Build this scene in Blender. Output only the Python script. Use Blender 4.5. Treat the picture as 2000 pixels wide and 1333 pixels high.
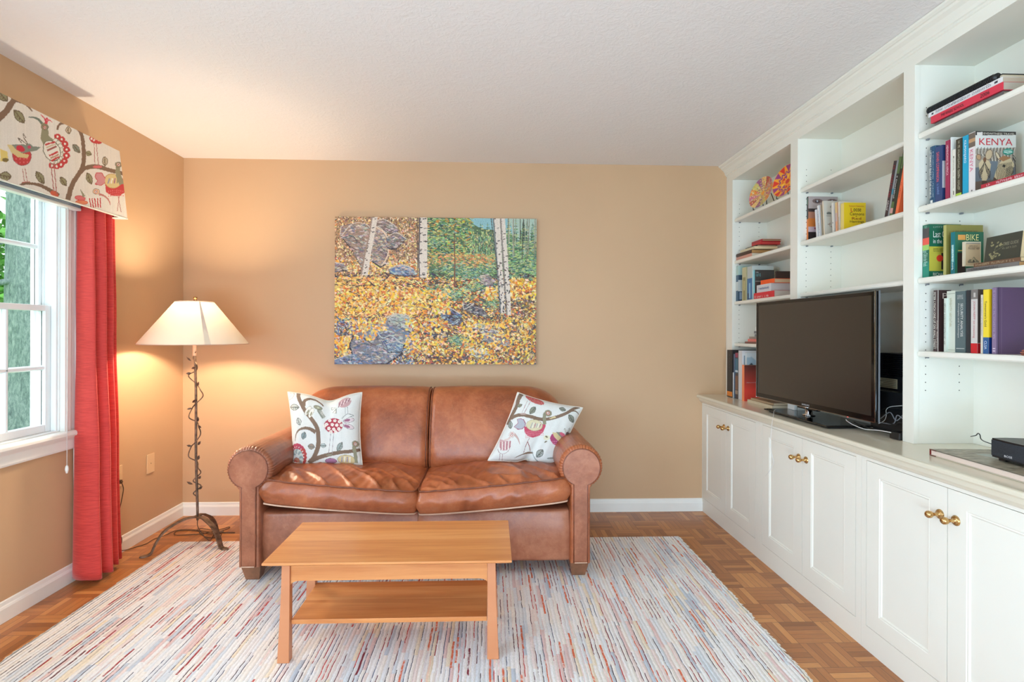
import bpy, math, random
import numpy as np
from mathutils import Vector, Matrix, noise

R = random.Random(7)
S = bpy.context.scene
COL = S.collection
for _o in list(bpy.data.objects):
    bpy.data.objects.remove(_o)

# ------------------------------------------------------------------ measures
CEIL, YB, XL, XR = 2.41, 3.74, -2.075, 1.905      # ceiling height, back wall, left wall, right wall
YF = -2.4                                         # wall behind the camera
EYE = 1.24
FPX = 1060.0
YAW = math.atan2(40.6, FPX)
ROLL = 0.0035

# ------------------------------------------------------------------ camera
_cf = Vector((math.sin(YAW), math.cos(YAW), 0))
_cr = Vector((math.cos(YAW), -math.sin(YAW), 0))
_cu = Vector((0, 0, 1))
_r2 = _cr * math.cos(ROLL) + _cu * math.sin(ROLL)
_u2 = -_cr * math.sin(ROLL) + _cu * math.cos(ROLL)
cam_data = bpy.data.cameras.new('camera')
cam_data.sensor_width = 36.0
cam_data.lens = 36.0 * FPX / 2000.0
cam_data.shift_y = -16.5 / 2000.0
cam_data.clip_start = 0.02
cam_data.clip_end = 200
cam = bpy.data.objects.new('camera', cam_data)
COL.objects.link(cam)
M = Matrix.Identity(4)
for i in range(3):
    M[i][0] = _r2[i]; M[i][1] = _u2[i]; M[i][2] = -_cf[i]
M[2][3] = EYE
cam.matrix_world = M
S.camera = cam

def _ray(x, y):
    return _cf + _r2 * ((x - 1000.0) / FPX) - _u2 * ((y - 650.0) / FPX)
def onX(x, y, X):
    d = _ray(x, y); return Vector((0, 0, EYE)) + d * (X / d.x)
def onY(x, y, Y):
    d = _ray(x, y); return Vector((0, 0, EYE)) + d * (Y / d.y)
def onZ(x, y, Z=0.0):
    d = _ray(x, y); return Vector((0, 0, EYE)) + d * ((Z - EYE) / d.z)

# ------------------------------------------------------------------ world, lights, exposure
w = bpy.data.worlds.new('daylight'); S.world = w
w.use_nodes = True
_n = w.node_tree.nodes; _l = w.node_tree.links
_bg = _n['Background']
_bg.inputs['Color'].default_value = (0.80, 0.93, 1.0, 1)
_bg.inputs['Strength'].default_value = 2.2

def area(name, loc, rot, sx, sy, power, color):
    d = bpy.data.lights.new(name, 'AREA'); d.shape = 'RECTANGLE'; d.size = sx; d.size_y = sy
    d.energy = power; d.color = color
    o = bpy.data.objects.new(name, d); o.location = loc; o.rotation_euler = rot; COL.objects.link(o)
    return o
# fills added behind the photographer, and daylight through the second window on the left wall
area('rear_fill', (-0.1, YF - 0.06, 1.15), (math.radians(90), 0, 0), 3.0, 2.1, 43, (0.74, 0.88, 1.0))  # added fill for the room; a patio there is made up
area('ceiling_fill', (-0.1, YF - 0.05, 0.35), (math.radians(128), 0, 0), 2.9, 0.5, 98, (0.46, 0.73, 1.0))  # added upward fill to brighten and cool the ceiling, no real ground bounce
area('side_window_daylight', (XL - 0.16, -0.35, 1.3), (0, math.radians(-90), 0), 1.25, 1.5, 106, (0.50, 0.75, 1.0))
area('window_daylight', (XL - 1.1, 2.26, 1.9), (0, math.radians(-66), 0), 1.2, 1.0, 62, (0.72, 0.88, 1.0))
S.view_settings.view_transform = 'Standard'
S.view_settings.look = 'None'
S.view_settings.exposure = 0.06
S.view_settings.gamma = 1.0
S.view_settings.use_curve_mapping = False
S.cycles.use_denoising = True
S.cycles.max_bounces = 10
S.cycles.diffuse_bounces = 6
S.cycles.sample_clamp_indirect = 6

# ------------------------------------------------------------------ colour and materials
def lin(c):
    return tuple(((v / 255.0) / 12.92 if v / 255.0 <= 0.04045 else ((v / 255.0 + 0.055) / 1.055) ** 2.4) for v in c)

class NT:
    """small wrapper for building node trees"""
    def __init__(s, name):
        s.m = bpy.data.materials.new(name); s.m.use_nodes = True
        s.n = s.m.node_tree.nodes; s.l = s.m.node_tree.links
        s.b = s.n['Principled BSDF']
    def node(s, t, ins=None, **kw):
        nd = s.n.new(t)
        for k, v in kw.items(): setattr(nd, k, v)
        if ins:
            for k, v in ins.items():
                if hasattr(v, 'is_output') or isinstance(v, bpy.types.NodeSocket): s.l.new(v, nd.inputs[k])
                else: nd.inputs[k].default_value = v
        return nd
    def math(s, op, a, b=0.0, c=None, clamp=False):
        ins = {0: a, 1: b}
        if c is not None: ins[2] = c
        return s.node('ShaderNodeMath', ins, operation=op, use_clamp=clamp).outputs[0]
    def coord(s, which='Object', scale=(1, 1, 1), loc=(0, 0, 0)):
        tc = s.node('ShaderNodeTexCoord')
        mp = s.node('ShaderNodeMapping', {'Vector': tc.outputs[which], 'Scale': scale, 'Location': loc})
        return mp.outputs[0]
    def noise(s, vec, scale, detail=3, rough=.5, dist=0.0):
        return s.node('ShaderNodeTexNoise', {'Vector': vec, 'Scale': scale, 'Detail': detail, 'Roughness': rough, 'Distortion': dist})
    def ramp(s, fac, stops, interp='LINEAR'):
        r = s.node('ShaderNodeValToRGB', {'Fac': fac}); cr = r.color_ramp; cr.interpolation = interp
        while len(cr.elements) < len(stops): cr.elements.new(0.5)
        for e, (p, c) in zip(cr.elements, stops):
            e.position = p; e.color = (*lin(c), 1) if len(c) == 3 else c
        return r.outputs[0]
    def mix(s, fac, a, b, mode='MIX'):
        nd = s.n.new('ShaderNodeMix'); nd.data_type = 'RGBA'; nd.blend_type = mode
        for sock, v in ((nd.inputs[0], fac), (nd.inputs[6], a), (nd.inputs[7], b)):
            if isinstance(v, bpy.types.NodeSocket): s.l.new(v, sock)
            elif isinstance(v, tuple) and len(v) == 3: sock.default_value = (*lin(v), 1)
            else: sock.default_value = v
        return nd.outputs[2]
    def bump(s, h, strength=.3, dist=.01):
        b = s.node('ShaderNodeBump', {'Height': h, 'Strength': strength, 'Distance': dist})
        s.l.new(b.outputs[0], s.b.inputs['Normal'])
    def col(s, c):
        if isinstance(c, bpy.types.NodeSocket): s.l.new(c, s.b.inputs['Base Color'])
        else: s.b.inputs['Base Color'].default_value = (*lin(c), 1)
    def set(s, **kw):
        for k, v in kw.items():
            k = k.replace('_', ' ')
            if isinstance(v, bpy.types.NodeSocket): s.l.new(v, s.b.inputs[k])
            else: s.b.inputs[k].default_value = v

MAT = {}
def simple(name, c, rough=.5, metal=0.0, var=.05, nscale=8.0, bump=0.0, bscale=200.0, **kw):
    t = NT(name)
    v = t.coord()
    nz = t.noise(v, nscale, 3)
    c2 = tuple(max(0, x * (1 - var)) for x in c); c3 = tuple(min(255, x * (1 + var)) for x in c)
    t.col(t.ramp(nz.outputs['Fac'], [(.3, c2), (.7, c3)]))
    t.set(Roughness=rough, Metallic=metal, **kw)
    if bump:
        t.bump(t.noise(v, bscale, 2).outputs['Fac'], bump, .002)
    MAT[name] = t.m
    return t.m

simple('wall_paint', (200, 165, 128), .55, var=.01, nscale=2, bump=.08, bscale=260)
simple('white_trim', (238, 238, 232), .35, var=.01)
simple('cabinet_paint', (234, 231, 219), .42, var=.008, nscale=3)
simple('worktop_paint', (222, 215, 194), .16, var=.01, nscale=3)
simple('window_vinyl', (240, 243, 243), .3, var=.01)
simple('dark_hole', (70, 66, 58), .8)
simple('brass', (196, 158, 104), .24, 1.0, var=.12, nscale=60)
simple('chrome', (205, 205, 205), .12, 1.0, var=.02)
simple('black_gloss', (12, 12, 13), .06, var=.1)
simple('black_plastic', (22, 22, 24), .38, var=.15, nscale=30)
simple('grey_plastic', (120, 122, 126), .35, var=.05)
simple('speaker_cloth', (40, 43, 48), .75, var=.2, nscale=300, bump=.3, bscale=900)
simple('iron', (112, 92, 76), .5, .55, var=.25, nscale=40, bump=.25, bscale=140)
simple('cable_brown', (74, 48, 30), .5)
simple('cable_white', (226, 226, 222), .4)
simple('cable_black', (20, 20, 20), .4)
simple('outlet_plastic', (222, 190, 148), .4, var=.01)
simple('foot_wood', (128, 84, 58), .4, var=.15, nscale=20)
simple('piping_leather', (118, 62, 38), .4, var=.15, nscale=30)
simple('piping_pale', (206, 170, 146), .5, var=.05)
simple('lining', (236, 230, 220), .8, var=.02)
simple('blind_grey', (150, 166, 176), .4, var=.03)
simple('ceramic_rim', (235, 230, 220), .3)

# ceiling: troweled plaster swirls
t = NT('ceiling_plaster'); v = t.coord()
a = t.noise(v, 5.5, 6, .62, 1.6); b = t.noise(v, 26, 3, .6, 2.2)
h = t.math('ADD', a.outputs['Fac'], t.math('MULTIPLY', t.ramp(b.outputs['Fac'], [(.45, (0, 0, 0)), (.62, (255, 255, 255))]), .35))
t.col((236, 234, 232)); t.set(Roughness=.8); t.bump(h, .16, .02); MAT['ceiling'] = t.m

# parquet: 6-inch basket squares of five fingers
def parquet():
    t = NT('parquet'); tc = t.node('ShaderNodeTexCoord').outputs['Object']
    xyz = t.node('ShaderNodeSeparateXYZ', {0: tc})
    T = .1525
    u = t.math('DIVIDE', t.math('ADD', xyz.outputs[0], 20.0 + PARQX), T)
    v = t.math('DIVIDE', t.math('ADD', xyz.outputs[1], 20.0 + PARQY), .158)
    iu = t.math('FLOOR', u); iv = t.math('FLOOR', v); fu = t.math('FRACT', u); fv = t.math('FRACT', v)
    par = t.math('MODULO', t.math('ADD', iu, iv), 2.0)
    inv = t.math('SUBTRACT', 1.0, par)
    across = t.math('ADD', t.math('MULTIPLY', fu, par), t.math('MULTIPLY', fv, inv))
    along = t.math('ADD', t.math('MULTIPLY', fv, par), t.math('MULTIPLY', fu, inv))
    a5 = t.math('MULTIPLY', across, 5.0)
    fi = t.math('FLOOR', a5); ff = t.math('FRACT', a5)
    idv = t.node('ShaderNodeCombineXYZ', {0: iu, 1: iv, 2: fi})
    wn = t.node('ShaderNodeTexWhiteNoise', {'Vector': idv.outputs[0]}, noise_dimensions='3D')
    idt = t.node('ShaderNodeCombineXYZ', {0: iu, 1: iv, 2: 9.0})
    wt = t.node('ShaderNodeTexWhiteNoise', {'Vector': idt.outputs[0]}, noise_dimensions='3D')
    gv = t.node('ShaderNodeCombineXYZ', {0: t.math('MULTIPLY', along, 1.2), 1: t.math('MULTIPLY', across, 22.0), 2: t.math('MULTIPLY', wn.outputs['Value'], 40.0)})
    g = t.noise(gv.outputs[0], 2.2, 4, .6)
    f = t.math('ADD', t.math('MULTIPLY', wn.outputs['Value'], .45), t.math('ADD', t.math('MULTIPLY', g.outputs['Fac'], .42), t.math('MULTIPLY', wt.outputs['Value'], .22)))
    c = t.ramp(f, [(.2, (136, 82, 42)), (.5, (172, 110, 60)), (.85, (206, 144, 84))])
    e1 = t.math('MINIMUM', ff, t.math('SUBTRACT', 1.0, ff))
    e2 = t.math('MINIMUM', t.math('MINIMUM', fu, t.math('SUBTRACT', 1.0, fu)), t.math('MINIMUM', fv, t.math('SUBTRACT', 1.0, fv)))
    s1 = t.math('SMOOTH_MIN', t.math('MULTIPLY', e1, 18.0, clamp=True), t.math('MULTIPLY', e2, 90.0, clamp=True), .1)
    t.col(t.mix(s1, (96, 58, 32), c))
    t.set(Roughness=.3); t.bump(s1, .25, .001)
    MAT['parquet'] = t.m
PARQX, PARQY = 0.115, -0.005
parquet()

# leather: worn brown hide
def leather(name, dark, mid, light, wrinkle=.25):
    t = NT(name); v = t.coord()
    a = t.noise(v, 4.0, 5, .6, .6); b = t.noise(v, 34, 4, .65, .4)
    f = t.math('ADD', t.math('MULTIPLY', a.outputs['Fac'], .75), t.math('MULTIPLY', b.outputs['Fac'], .25))
    c = t.ramp(f, [(.34, dark), (.5, mid), (.66, light)])
    sc = t.noise(t.coord(scale=(1, 1, 1)), 3.2, 8, .72, 3.0)
    scr = t.ramp(sc.outputs['Fac'], [(.492, (0, 0, 0)), (.5, (255, 255, 255)), (.508, (0, 0, 0))])
    c = t.mix(t.math('MULTIPLY', scr, .22), c, (214, 160, 118))
    t.col(c)
    vo = t.node('ShaderNodeTexVoronoi', {'Vector': v, 'Scale': 260.0}, feature='DISTANCE_TO_EDGE')
    h = t.math('ADD', t.math('MULTIPLY', vo.outputs[0], .25), t.math('ADD', t.math('MULTIPLY', b.outputs['Fac'], .6), t.math('MULTIPLY', a.outputs['Fac'], wrinkle * 4)))
    t.set(Roughness=t.math('ADD', t.math('MULTIPLY', b.outputs['Fac'], .24), .22))
    t.bump(h, .22, .006)
    MAT[name] = t.m
leather('leather', (128, 66, 36), (162, 88, 52), (188, 112, 70))
leather('leather_cool_lit', (132, 78, 54), (158, 96, 68), (180, 120, 90))  # same hide; cool light on front and left arm put into the colour

def wood(name, dark, mid, light, axis=0, board=.105, rough=.32):
    t = NT(name); tc = t.node('ShaderNodeTexCoord').outputs['Object']
    xyz = t.node('ShaderNodeSeparateXYZ', {0: tc})
    o = [xyz.outputs[i] for i in range(3)]
    al = o[axis]; ac = o[1] if axis != 1 else o[0]; up = o[2] if axis != 2 else o[1]
    bi = t.math('FLOOR', t.math('DIVIDE', ac, board))
    wn = t.node('ShaderNodeTexWhiteNoise', {'W': bi}, noise_dimensions='1D')
    sh = t.math('MULTIPLY', wn.outputs['Value'], 17.0)
    cv = t.node('ShaderNodeCombineXYZ', {0: t.math('ADD', t.math('MULTIPLY', al, .8), sh), 1: t.math('MULTIPLY', ac, 14.0), 2: t.math('MULTIPLY', up, 14.0)})
    g = t.noise(cv.outputs[0], 1.6, 6, .62, .9)
    g2 = t.noise(cv.outputs[0], 9.0, 3, .6, .2)
    f = t.math('ADD', t.math('ADD', t.math('MULTIPLY', g.outputs['Fac'], .6), t.math('MULTIPLY', g2.outputs['Fac'], .16)), t.math('MULTIPLY', wn.outputs['Value'], .26))
    t.col(t.ramp(f, [(.3, dark), (.52, mid), (.74, light)]))
    t.set(Roughness=rough); t.bump(g2.outputs['Fac'], .04, .002)
    MAT[name] = t.m
wood('cherry', (190, 116, 62), (216, 148, 88), (234, 180, 122))
wood('cherry_leg', (180, 112, 74), (202, 134, 92), (216, 154, 112), axis=2, board=.3)

# rag rug: cream strips with thin coloured ones between
def rug_mat():
    t = NT('rag_rug'); tc = t.node('ShaderNodeTexCoord').outputs['Object']
    wv = t.node('ShaderNodeMapping', {'Vector': tc, 'Scale': (2.2, 3.4, 1)})
    wob = t.noise(wv.outputs[0], 4.0, 3, .6)
    xyz = t.node('ShaderNodeSeparateXYZ', {0: tc})
    x = t.math('ADD', xyz.outputs[0], t.math('MULTIPLY', t.math('SUBTRACT', wob.outputs['Fac'], .5), .011))
    u = t.math('DIVIDE', t.math('ADD', x, 10.0), .0160)
    iu = t.math('FLOOR', u); fu = t.math('FRACT', u)
    wn = t.node('ShaderNodeTexWhiteNoise', {'W': iu}, noise_dimensions='1D')
    vv = t.math('ADD', t.math('DIVIDE', xyz.outputs[1], .21), t.math('MULTIPLY', wn.outputs['Value'], 30.0))
    seg = t.math('FLOOR', vv)
    cid = t.node('ShaderNodeCombineXYZ', {0: iu, 1: seg, 2: 1.0})
    w1 = t.node('ShaderNodeTexWhiteNoise', {'Vector': cid.outputs[0]}, noise_dimensions='3D')
    base = t.ramp(w1.outputs['Value'], [(0, (244, 244, 244)), (.34, (232, 236, 240)), (.52, (244, 240, 234)), (.72, (240, 226, 222)), (.80, (222, 230, 238)), (.87, (242, 230, 208)), (.93, (232, 206, 204)), (.97, (200, 210, 222))], 'CONSTANT')
    vv2 = t.math('ADD', t.math('DIVIDE', xyz.outputs[1], .17), t.math('MULTIPLY', wn.outputs['Value'], 71.0))
    cid2 = t.node('ShaderNodeCombineXYZ', {0: iu, 1: t.math('FLOOR', vv2), 2: 5.0})
    w2 = t.node('ShaderNodeTexWhiteNoise', {'Vector': cid2.outputs[0]}, noise_dimensions='3D')
    # cooler threads towards the window side of the weave, redder towards the bookcase side
    side = t.node('ShaderNodeMapRange', {0: xyz.outputs[0], 1: -1.2, 2: 1.1, 3: -.30, 4: .32})
    line = t.ramp(t.math('ADD', w2.outputs['Value'], side.outputs[0]), [(0, (44, 54, 84)), (.18, (70, 84, 112)), (.34, (60, 48, 58)), (.48, (104, 58, 66)), (.6, (156, 46, 52)), (.78, (190, 66, 60)), (.92, (122, 28, 46)), (.99, (214, 104, 66))], 'CONSTANT')
    lw = t.math('MULTIPLY', t.math('ADD', w2.outputs['Value'], wob.outputs['Fac']), .10)
    ln = t.noise(t.node('ShaderNodeMapping', {'Vector': cid2.outputs[0], 'Scale': (3.7, 1.3, 1)}).outputs[0], 3.0, 1)
    fat = t.math('GREATER_THAN', w2.outputs['Value'], .86)
    m = t.math('LESS_THAN', fu, t.math('ADD', t.math('ADD', lw, .13), t.math('MULTIPLY', fat, .22)))
    fine = t.noise(t.node('ShaderNodeMapping', {'Vector': tc, 'Scale': (260, 90, 1)}).outputs[0], 1.0, 2)
    w3 = t.node('ShaderNodeTexWhiteNoise', {'Vector': t.node('ShaderNodeVectorMath', {0: cid2.outputs[0], 1: (3.3, 7.7, 1.1)}, operation='ADD').outputs[0]}, noise_dimensions='3D')
    streak = t.noise(t.node('ShaderNodeMapping', {'Vector': tc, 'Scale': (30, 26, 1)}).outputs[0], 1.0, 3, .7)
    keep = t.math('MULTIPLY', t.ramp(w3.outputs['Value'], [(0, (70, 70, 70)), (.3, (150, 150, 150)), (.55, (255, 255, 255))], 'CONSTANT'), t.ramp(streak.outputs['Fac'], [(.3, (60, 60, 60)), (.5, (255, 255, 255))]))
    c = t.mix(t.math('MULTIPLY', m, keep), base, line)
    c = t.mix(t.math('MULTIPLY', t.math('SUBTRACT', fine.outputs['Fac'], .35), .5, clamp=True), c, (120, 112, 112))
    t.col(c); t.set(Roughness=.95)
    hh = t.math('ADD', t.math('MULTIPLY', t.math('SINE', t.math('MULTIPLY', fu, math.pi)), .8), t.math('MULTIPLY', fine.outputs['Fac'], .7))
    t.bump(hh, .55, .006)
    MAT['rug'] = t.m
rug_mat()

# materials reading the colour attribute painted below
def printed(name, rough, bump=0.0, bs=500.0, trans=0.0):
    t = NT(name)
    a = t.node('ShaderNodeAttribute', attribute_name='Col')
    nz = t.noise(t.coord(), 300, 2)
    t.col(t.mix(t.math('MULTIPLY', t.math('SUBTRACT', nz.outputs['Fac'], .5), .12, clamp=True), a.outputs['Color'], (128, 122, 112)))
    t.set(Roughness=rough)
    if bump: t.bump(t.noise(t.coord(), bs, 3).outputs['Fac'], bump, .002)
    MAT[name] = t.m
printed('print', .42)
printed('cloth_print', .85, .35, 900.0)
printed('oil_paint', .5, .5, 340.0)

t = NT('pages'); v = t.coord(scale=(1, 1, 1))
wv = t.node('ShaderNodeTexNoise', {'Vector': v, 'Scale': 500.0, 'Detail': 1.0})
a = t.node('ShaderNodeAttribute', attribute_name='Col')
t.col(t.mix(t.math('MULTIPLY', wv.outputs['Fac'], .22), a.outputs['Color'], (150, 130, 104))); t.set(Roughness=.8); MAT['pages'] = t.m

t = NT('curtain_cloth'); v = t.coord()
wz = t.node('ShaderNodeMapping', {'Vector': v, 'Scale': (20, 20, 420)}); nz = t.noise(wz.outputs[0], 1.0, 3)
t.col(t.ramp(nz.outputs['Fac'], [(.35, (190, 48, 44)), (.65, (214, 68, 58))])); t.set(Roughness=.75, Sheen_Weight=.35, Sheen_Roughness=.4)
t.bump(nz.outputs['Fac'], .3, .003); MAT['curtain'] = t.m

t = NT('shade_linen'); t.col((232, 212, 188)); t.set(Roughness=.8)
tr = t.node('ShaderNodeBsdfTranslucent'); tr.inputs[0].default_value = (.95, .80, .60, 1)
mx = t.node('ShaderNodeMixShader', {0: .04, 1: t.b.outputs[0], 2: tr.outputs[0]})
out = [n for n in t.n if n.type == 'OUTPUT_MATERIAL'][0]; t.l.new(mx.outputs[0], out.inputs[0]); MAT['shade'] = t.m

t = NT('window_glass'); t.set(Roughness=0.0, IOR=1.02, Transmission_Weight=1.0); t.b.inputs['Base Color'].default_value = (.97, 1, .99, 1); MAT['glass'] = t.m
t = NT('bulb_glow'); t.set(Emission_Strength=9.0); t.b.inputs['Emission Color'].default_value = (1, .78, .5, 1); MAT['bulb'] = t.m
t = NT('led_red'); t.set(Emission_Strength=6.0); t.b.inputs['Emission Color'].default_value = (1, .03, .02, 1); MAT['led'] = t.m

def rgb(c): return (*lin(c), 1.0)

# ------------------------------------------------------------------ mesh builder
class MB:
    def __init__(s): s.v = []; s.f = []; s.c = []; s.mi = []; s.sm = []; s.X = Matrix.Identity(4)
    def add(s, vs, fs, col=None, mi=0, smooth=False):
        o = len(s.v); s.v += [tuple(s.X @ Vector(p)) for p in vs]
        for k, f in enumerate(fs):
            s.f.append(tuple(i + o for i in f)); s.c.append(col if not isinstance(col, list) else col[k]); s.mi.append(mi); s.sm.append(smooth)
        return s
    def box(s, x0, x1, y0, y1, z0, z1, col=None, mi=0):
        x0, x1 = sorted((x0, x1)); y0, y1 = sorted((y0, y1)); z0, z1 = sorted((z0, z1))
        return s.add([(x, y, z) for x in (x0, x1) for y in (y0, y1) for z in (z0, z1)],
                     [(0, 1, 3, 2), (4, 6, 7, 5), (0, 4, 5, 1), (2, 3, 7, 6), (0, 2, 6, 4), (1, 5, 7, 3)], col, mi)
    def quad(s, a, b, c, d, col=None, mi=0): return s.add([a, b, c, d], [(0, 1, 2, 3)], col, mi)
    def ext(s, poly, axis, a0, a1, col=None, mi=0, smooth=False, caps=True, n=1):
        """extrude a closed 2D polygon along an axis: 0:(y,z) 1:(x,z) 2:(x,y)"""
        def P(p, a): return (a, p[0], p[1]) if axis == 0 else ((p[0], a, p[1]) if axis == 1 else (p[0], p[1], a))
        m = len(poly); vs = []
        for k in range(n + 1):
            a = a0 + (a1 - a0) * k / n; vs += [P(p, a) for p in poly]
        fs = [(k * m + i, k * m + (i + 1) % m, (k + 1) * m + (i + 1) % m, (k + 1) * m + i) for k in range(n) for i in range(m)]
        s.add(vs, fs, col, mi, smooth)
        if caps:
            s.add([P(p, a0) for p in poly], [tuple(range(m))[::-1]], col, mi); s.add([P(p, a1) for p in poly], [tuple(range(m))], col, mi)
        return s
    def tube(s, pts, r, n=8, closed=False, col=None, mi=0, caps=True):
        P = [Vector(p) for p in pts]; m = len(P); vs = []; prev = None
        for i, p in enumerate(P):
            a = P[(i - 1) % m] if closed or i > 0 else p; b = P[(i + 1) % m] if closed or i < m - 1 else p
            d = (b - a)
            d = d.normalized() if d.length > 1e-9 else Vector((0, 0, 1))
            if prev is None:
                up = Vector((0, 0, 1)) if abs(d.z) < .9 else Vector((1, 0, 0))
                nx = d.cross(up).normalized()
            else:
                nx = (prev - d * prev.dot(d)); nx = nx.normalized() if nx.length > 1e-6 else d.cross(Vector((0, 1, .1))).normalized()
            prev = nx; ny = d.cross(nx); rr = r[i] if isinstance(r, (list, tuple)) else r
            vs += [tuple(p + nx * (rr * math.cos(2 * math.pi * k / n)) + ny * (rr * math.sin(2 * math.pi * k / n))) for k in range(n)]
        fs = []
        for i in range(m if closed else m - 1):
            j = (i + 1) % m
            fs += [(i * n + k, i * n + (k + 1) % n, j * n + (k + 1) % n, j * n + k) for k in range(n)]
        if caps and not closed: fs += [tuple(range(n))[::-1], tuple((m - 1) * n + k for k in range(n))]
        return s.add(vs, fs, col, mi, True)
    def lathe(s, prof, cen=(0, 0, 0), n=32, col=None, mi=0, axis=2, closed_ends=True):
        vs = []; m = len(prof)
        for r, z in prof:
            for k in range(n):
                a = 2 * math.pi * k / n; c_, s_ = r * math.cos(a), r * math.sin(a)
                p = (c_, s_, z) if axis == 2 else ((z, c_, s_) if axis == 0 else (c_, z, s_))
                vs.append((p[0] + cen[0], p[1] + cen[1], p[2] + cen[2]))
        fs = [(i * n + k, i * n + (k + 1) % n, (i + 1) * n + (k + 1) % n, (i + 1) * n + k) for i in range(m - 1) for k in range(n)]
        if closed_ends: fs += [tuple(range(n))[::-1], tuple((m - 1) * n + k for k in range(n))]
        return s.add(vs, fs, col, mi, True)
    def grid(s, fn, nu, nv, col=None, mi=0, smooth=True, flip=False):
        vs = [fn(i / nu, j / nv) for j in range(nv + 1) for i in range(nu + 1)]
        W = nu + 1; fs = []
        for j in range(nv):
            for i in range(nu):
                q = (j * W + i, j * W + i + 1, (j + 1) * W + i + 1, (j + 1) * W + i)
                fs.append(q[::-1] if flip else q)
        return s.add(vs, fs, col, mi, smooth)
    def build(s, name, mats, parent=None, bevel=0.0, seg=2, org0=False, weld=0.0, subsurf=0):
        me = bpy.data.meshes.new(name)
        org = Vector((0, 0, 0))
        q = parent
        while q is not None: org = org + q.location; q = q.parent
        if parent is None and not org0:
            lo = [min(v[i] for v in s.v) for i in range(3)]; hi = [max(v[i] for v in s.v) for i in range(3)]
            org = Vector(((lo[0] + hi[0]) / 2, (lo[1] + hi[1]) / 2, lo[2]))
        me.from_pydata([tuple(Vector(v) - org) for v in s.v], [], s.f)
        if not isinstance(mats, (list, tuple)): mats = [mats]
        for m in mats: me.materials.append(MAT[m] if isinstance(m, str) else m)
        me.polygons.foreach_set('material_index', s.mi)
        me.polygons.foreach_set('use_smooth', s.sm)
        if any(c is not None for c in s.c):
            at = me.color_attributes.new('Col', 'FLOAT_COLOR', 'CORNER')
            buf = []
            for f, c in zip(s.f, s.c):
                cc = rgb(c) if c is not None else (1, 1, 1, 1); buf += list(cc) * len(f)
            at.data.foreach_set('color', buf)
        me.update()
        o = bpy.data.objects.new(name, me); COL.objects.link(o)
        if weld:
            m = o.modifiers.new('weld', 'WELD'); m.merge_threshold = weld
        if bevel:
            m = o.modifiers.new('bevel', 'BEVEL'); m.width = bevel; m.segments = seg; m.limit_method = 'ANGLE'; m.angle_limit = math.radians(40); m.harden_normals = False
        if subsurf:
            m = o.modifiers.new('sub', 'SUBSURF'); m.levels = m.render_levels = subsurf
        if parent is not None: o.parent = parent
        elif not org0: o.location = org
        return o

def empty(name, loc):
    o = bpy.data.objects.new(name, None); o.location = loc; o.empty_display_size = .05; COL.objects.link(o)
    o.matrix_world = Matrix.Translation(loc)
    return o
def tag(o, label, cat, group=None, kind=None):
    o['label'] = label; o['category'] = cat
    if group: o['group'] = group
    if kind: o['kind'] = kind
    return o
def struct(o): o['kind'] = 'structure'; return o
def thing(name, loc, label, cat, group=None): return tag(empty(name, loc), label, cat, group)

def catmull(pts, per=8, closed=False):
    P = [Vector(p) for p in pts]; out = []; m = len(P)
    for i in range(m if closed else m - 1):
        p0 = P[(i - 1) % m] if closed or i > 0 else P[i]; p1 = P[i]; p2 = P[(i + 1) % m]
        p3 = P[(i + 2) % m] if closed or i < m - 2 else p2
        for k in range(per):
            t = k / per
            out.append(.5 * ((2 * p1) + (p2 - p0) * t + (2 * p0 - 5 * p1 + 4 * p2 - p3) * t * t + (3 * p1 - p0 - 3 * p2 + p3) * t ** 3))
    if not closed: out.append(P[-1])
    return out

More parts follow.
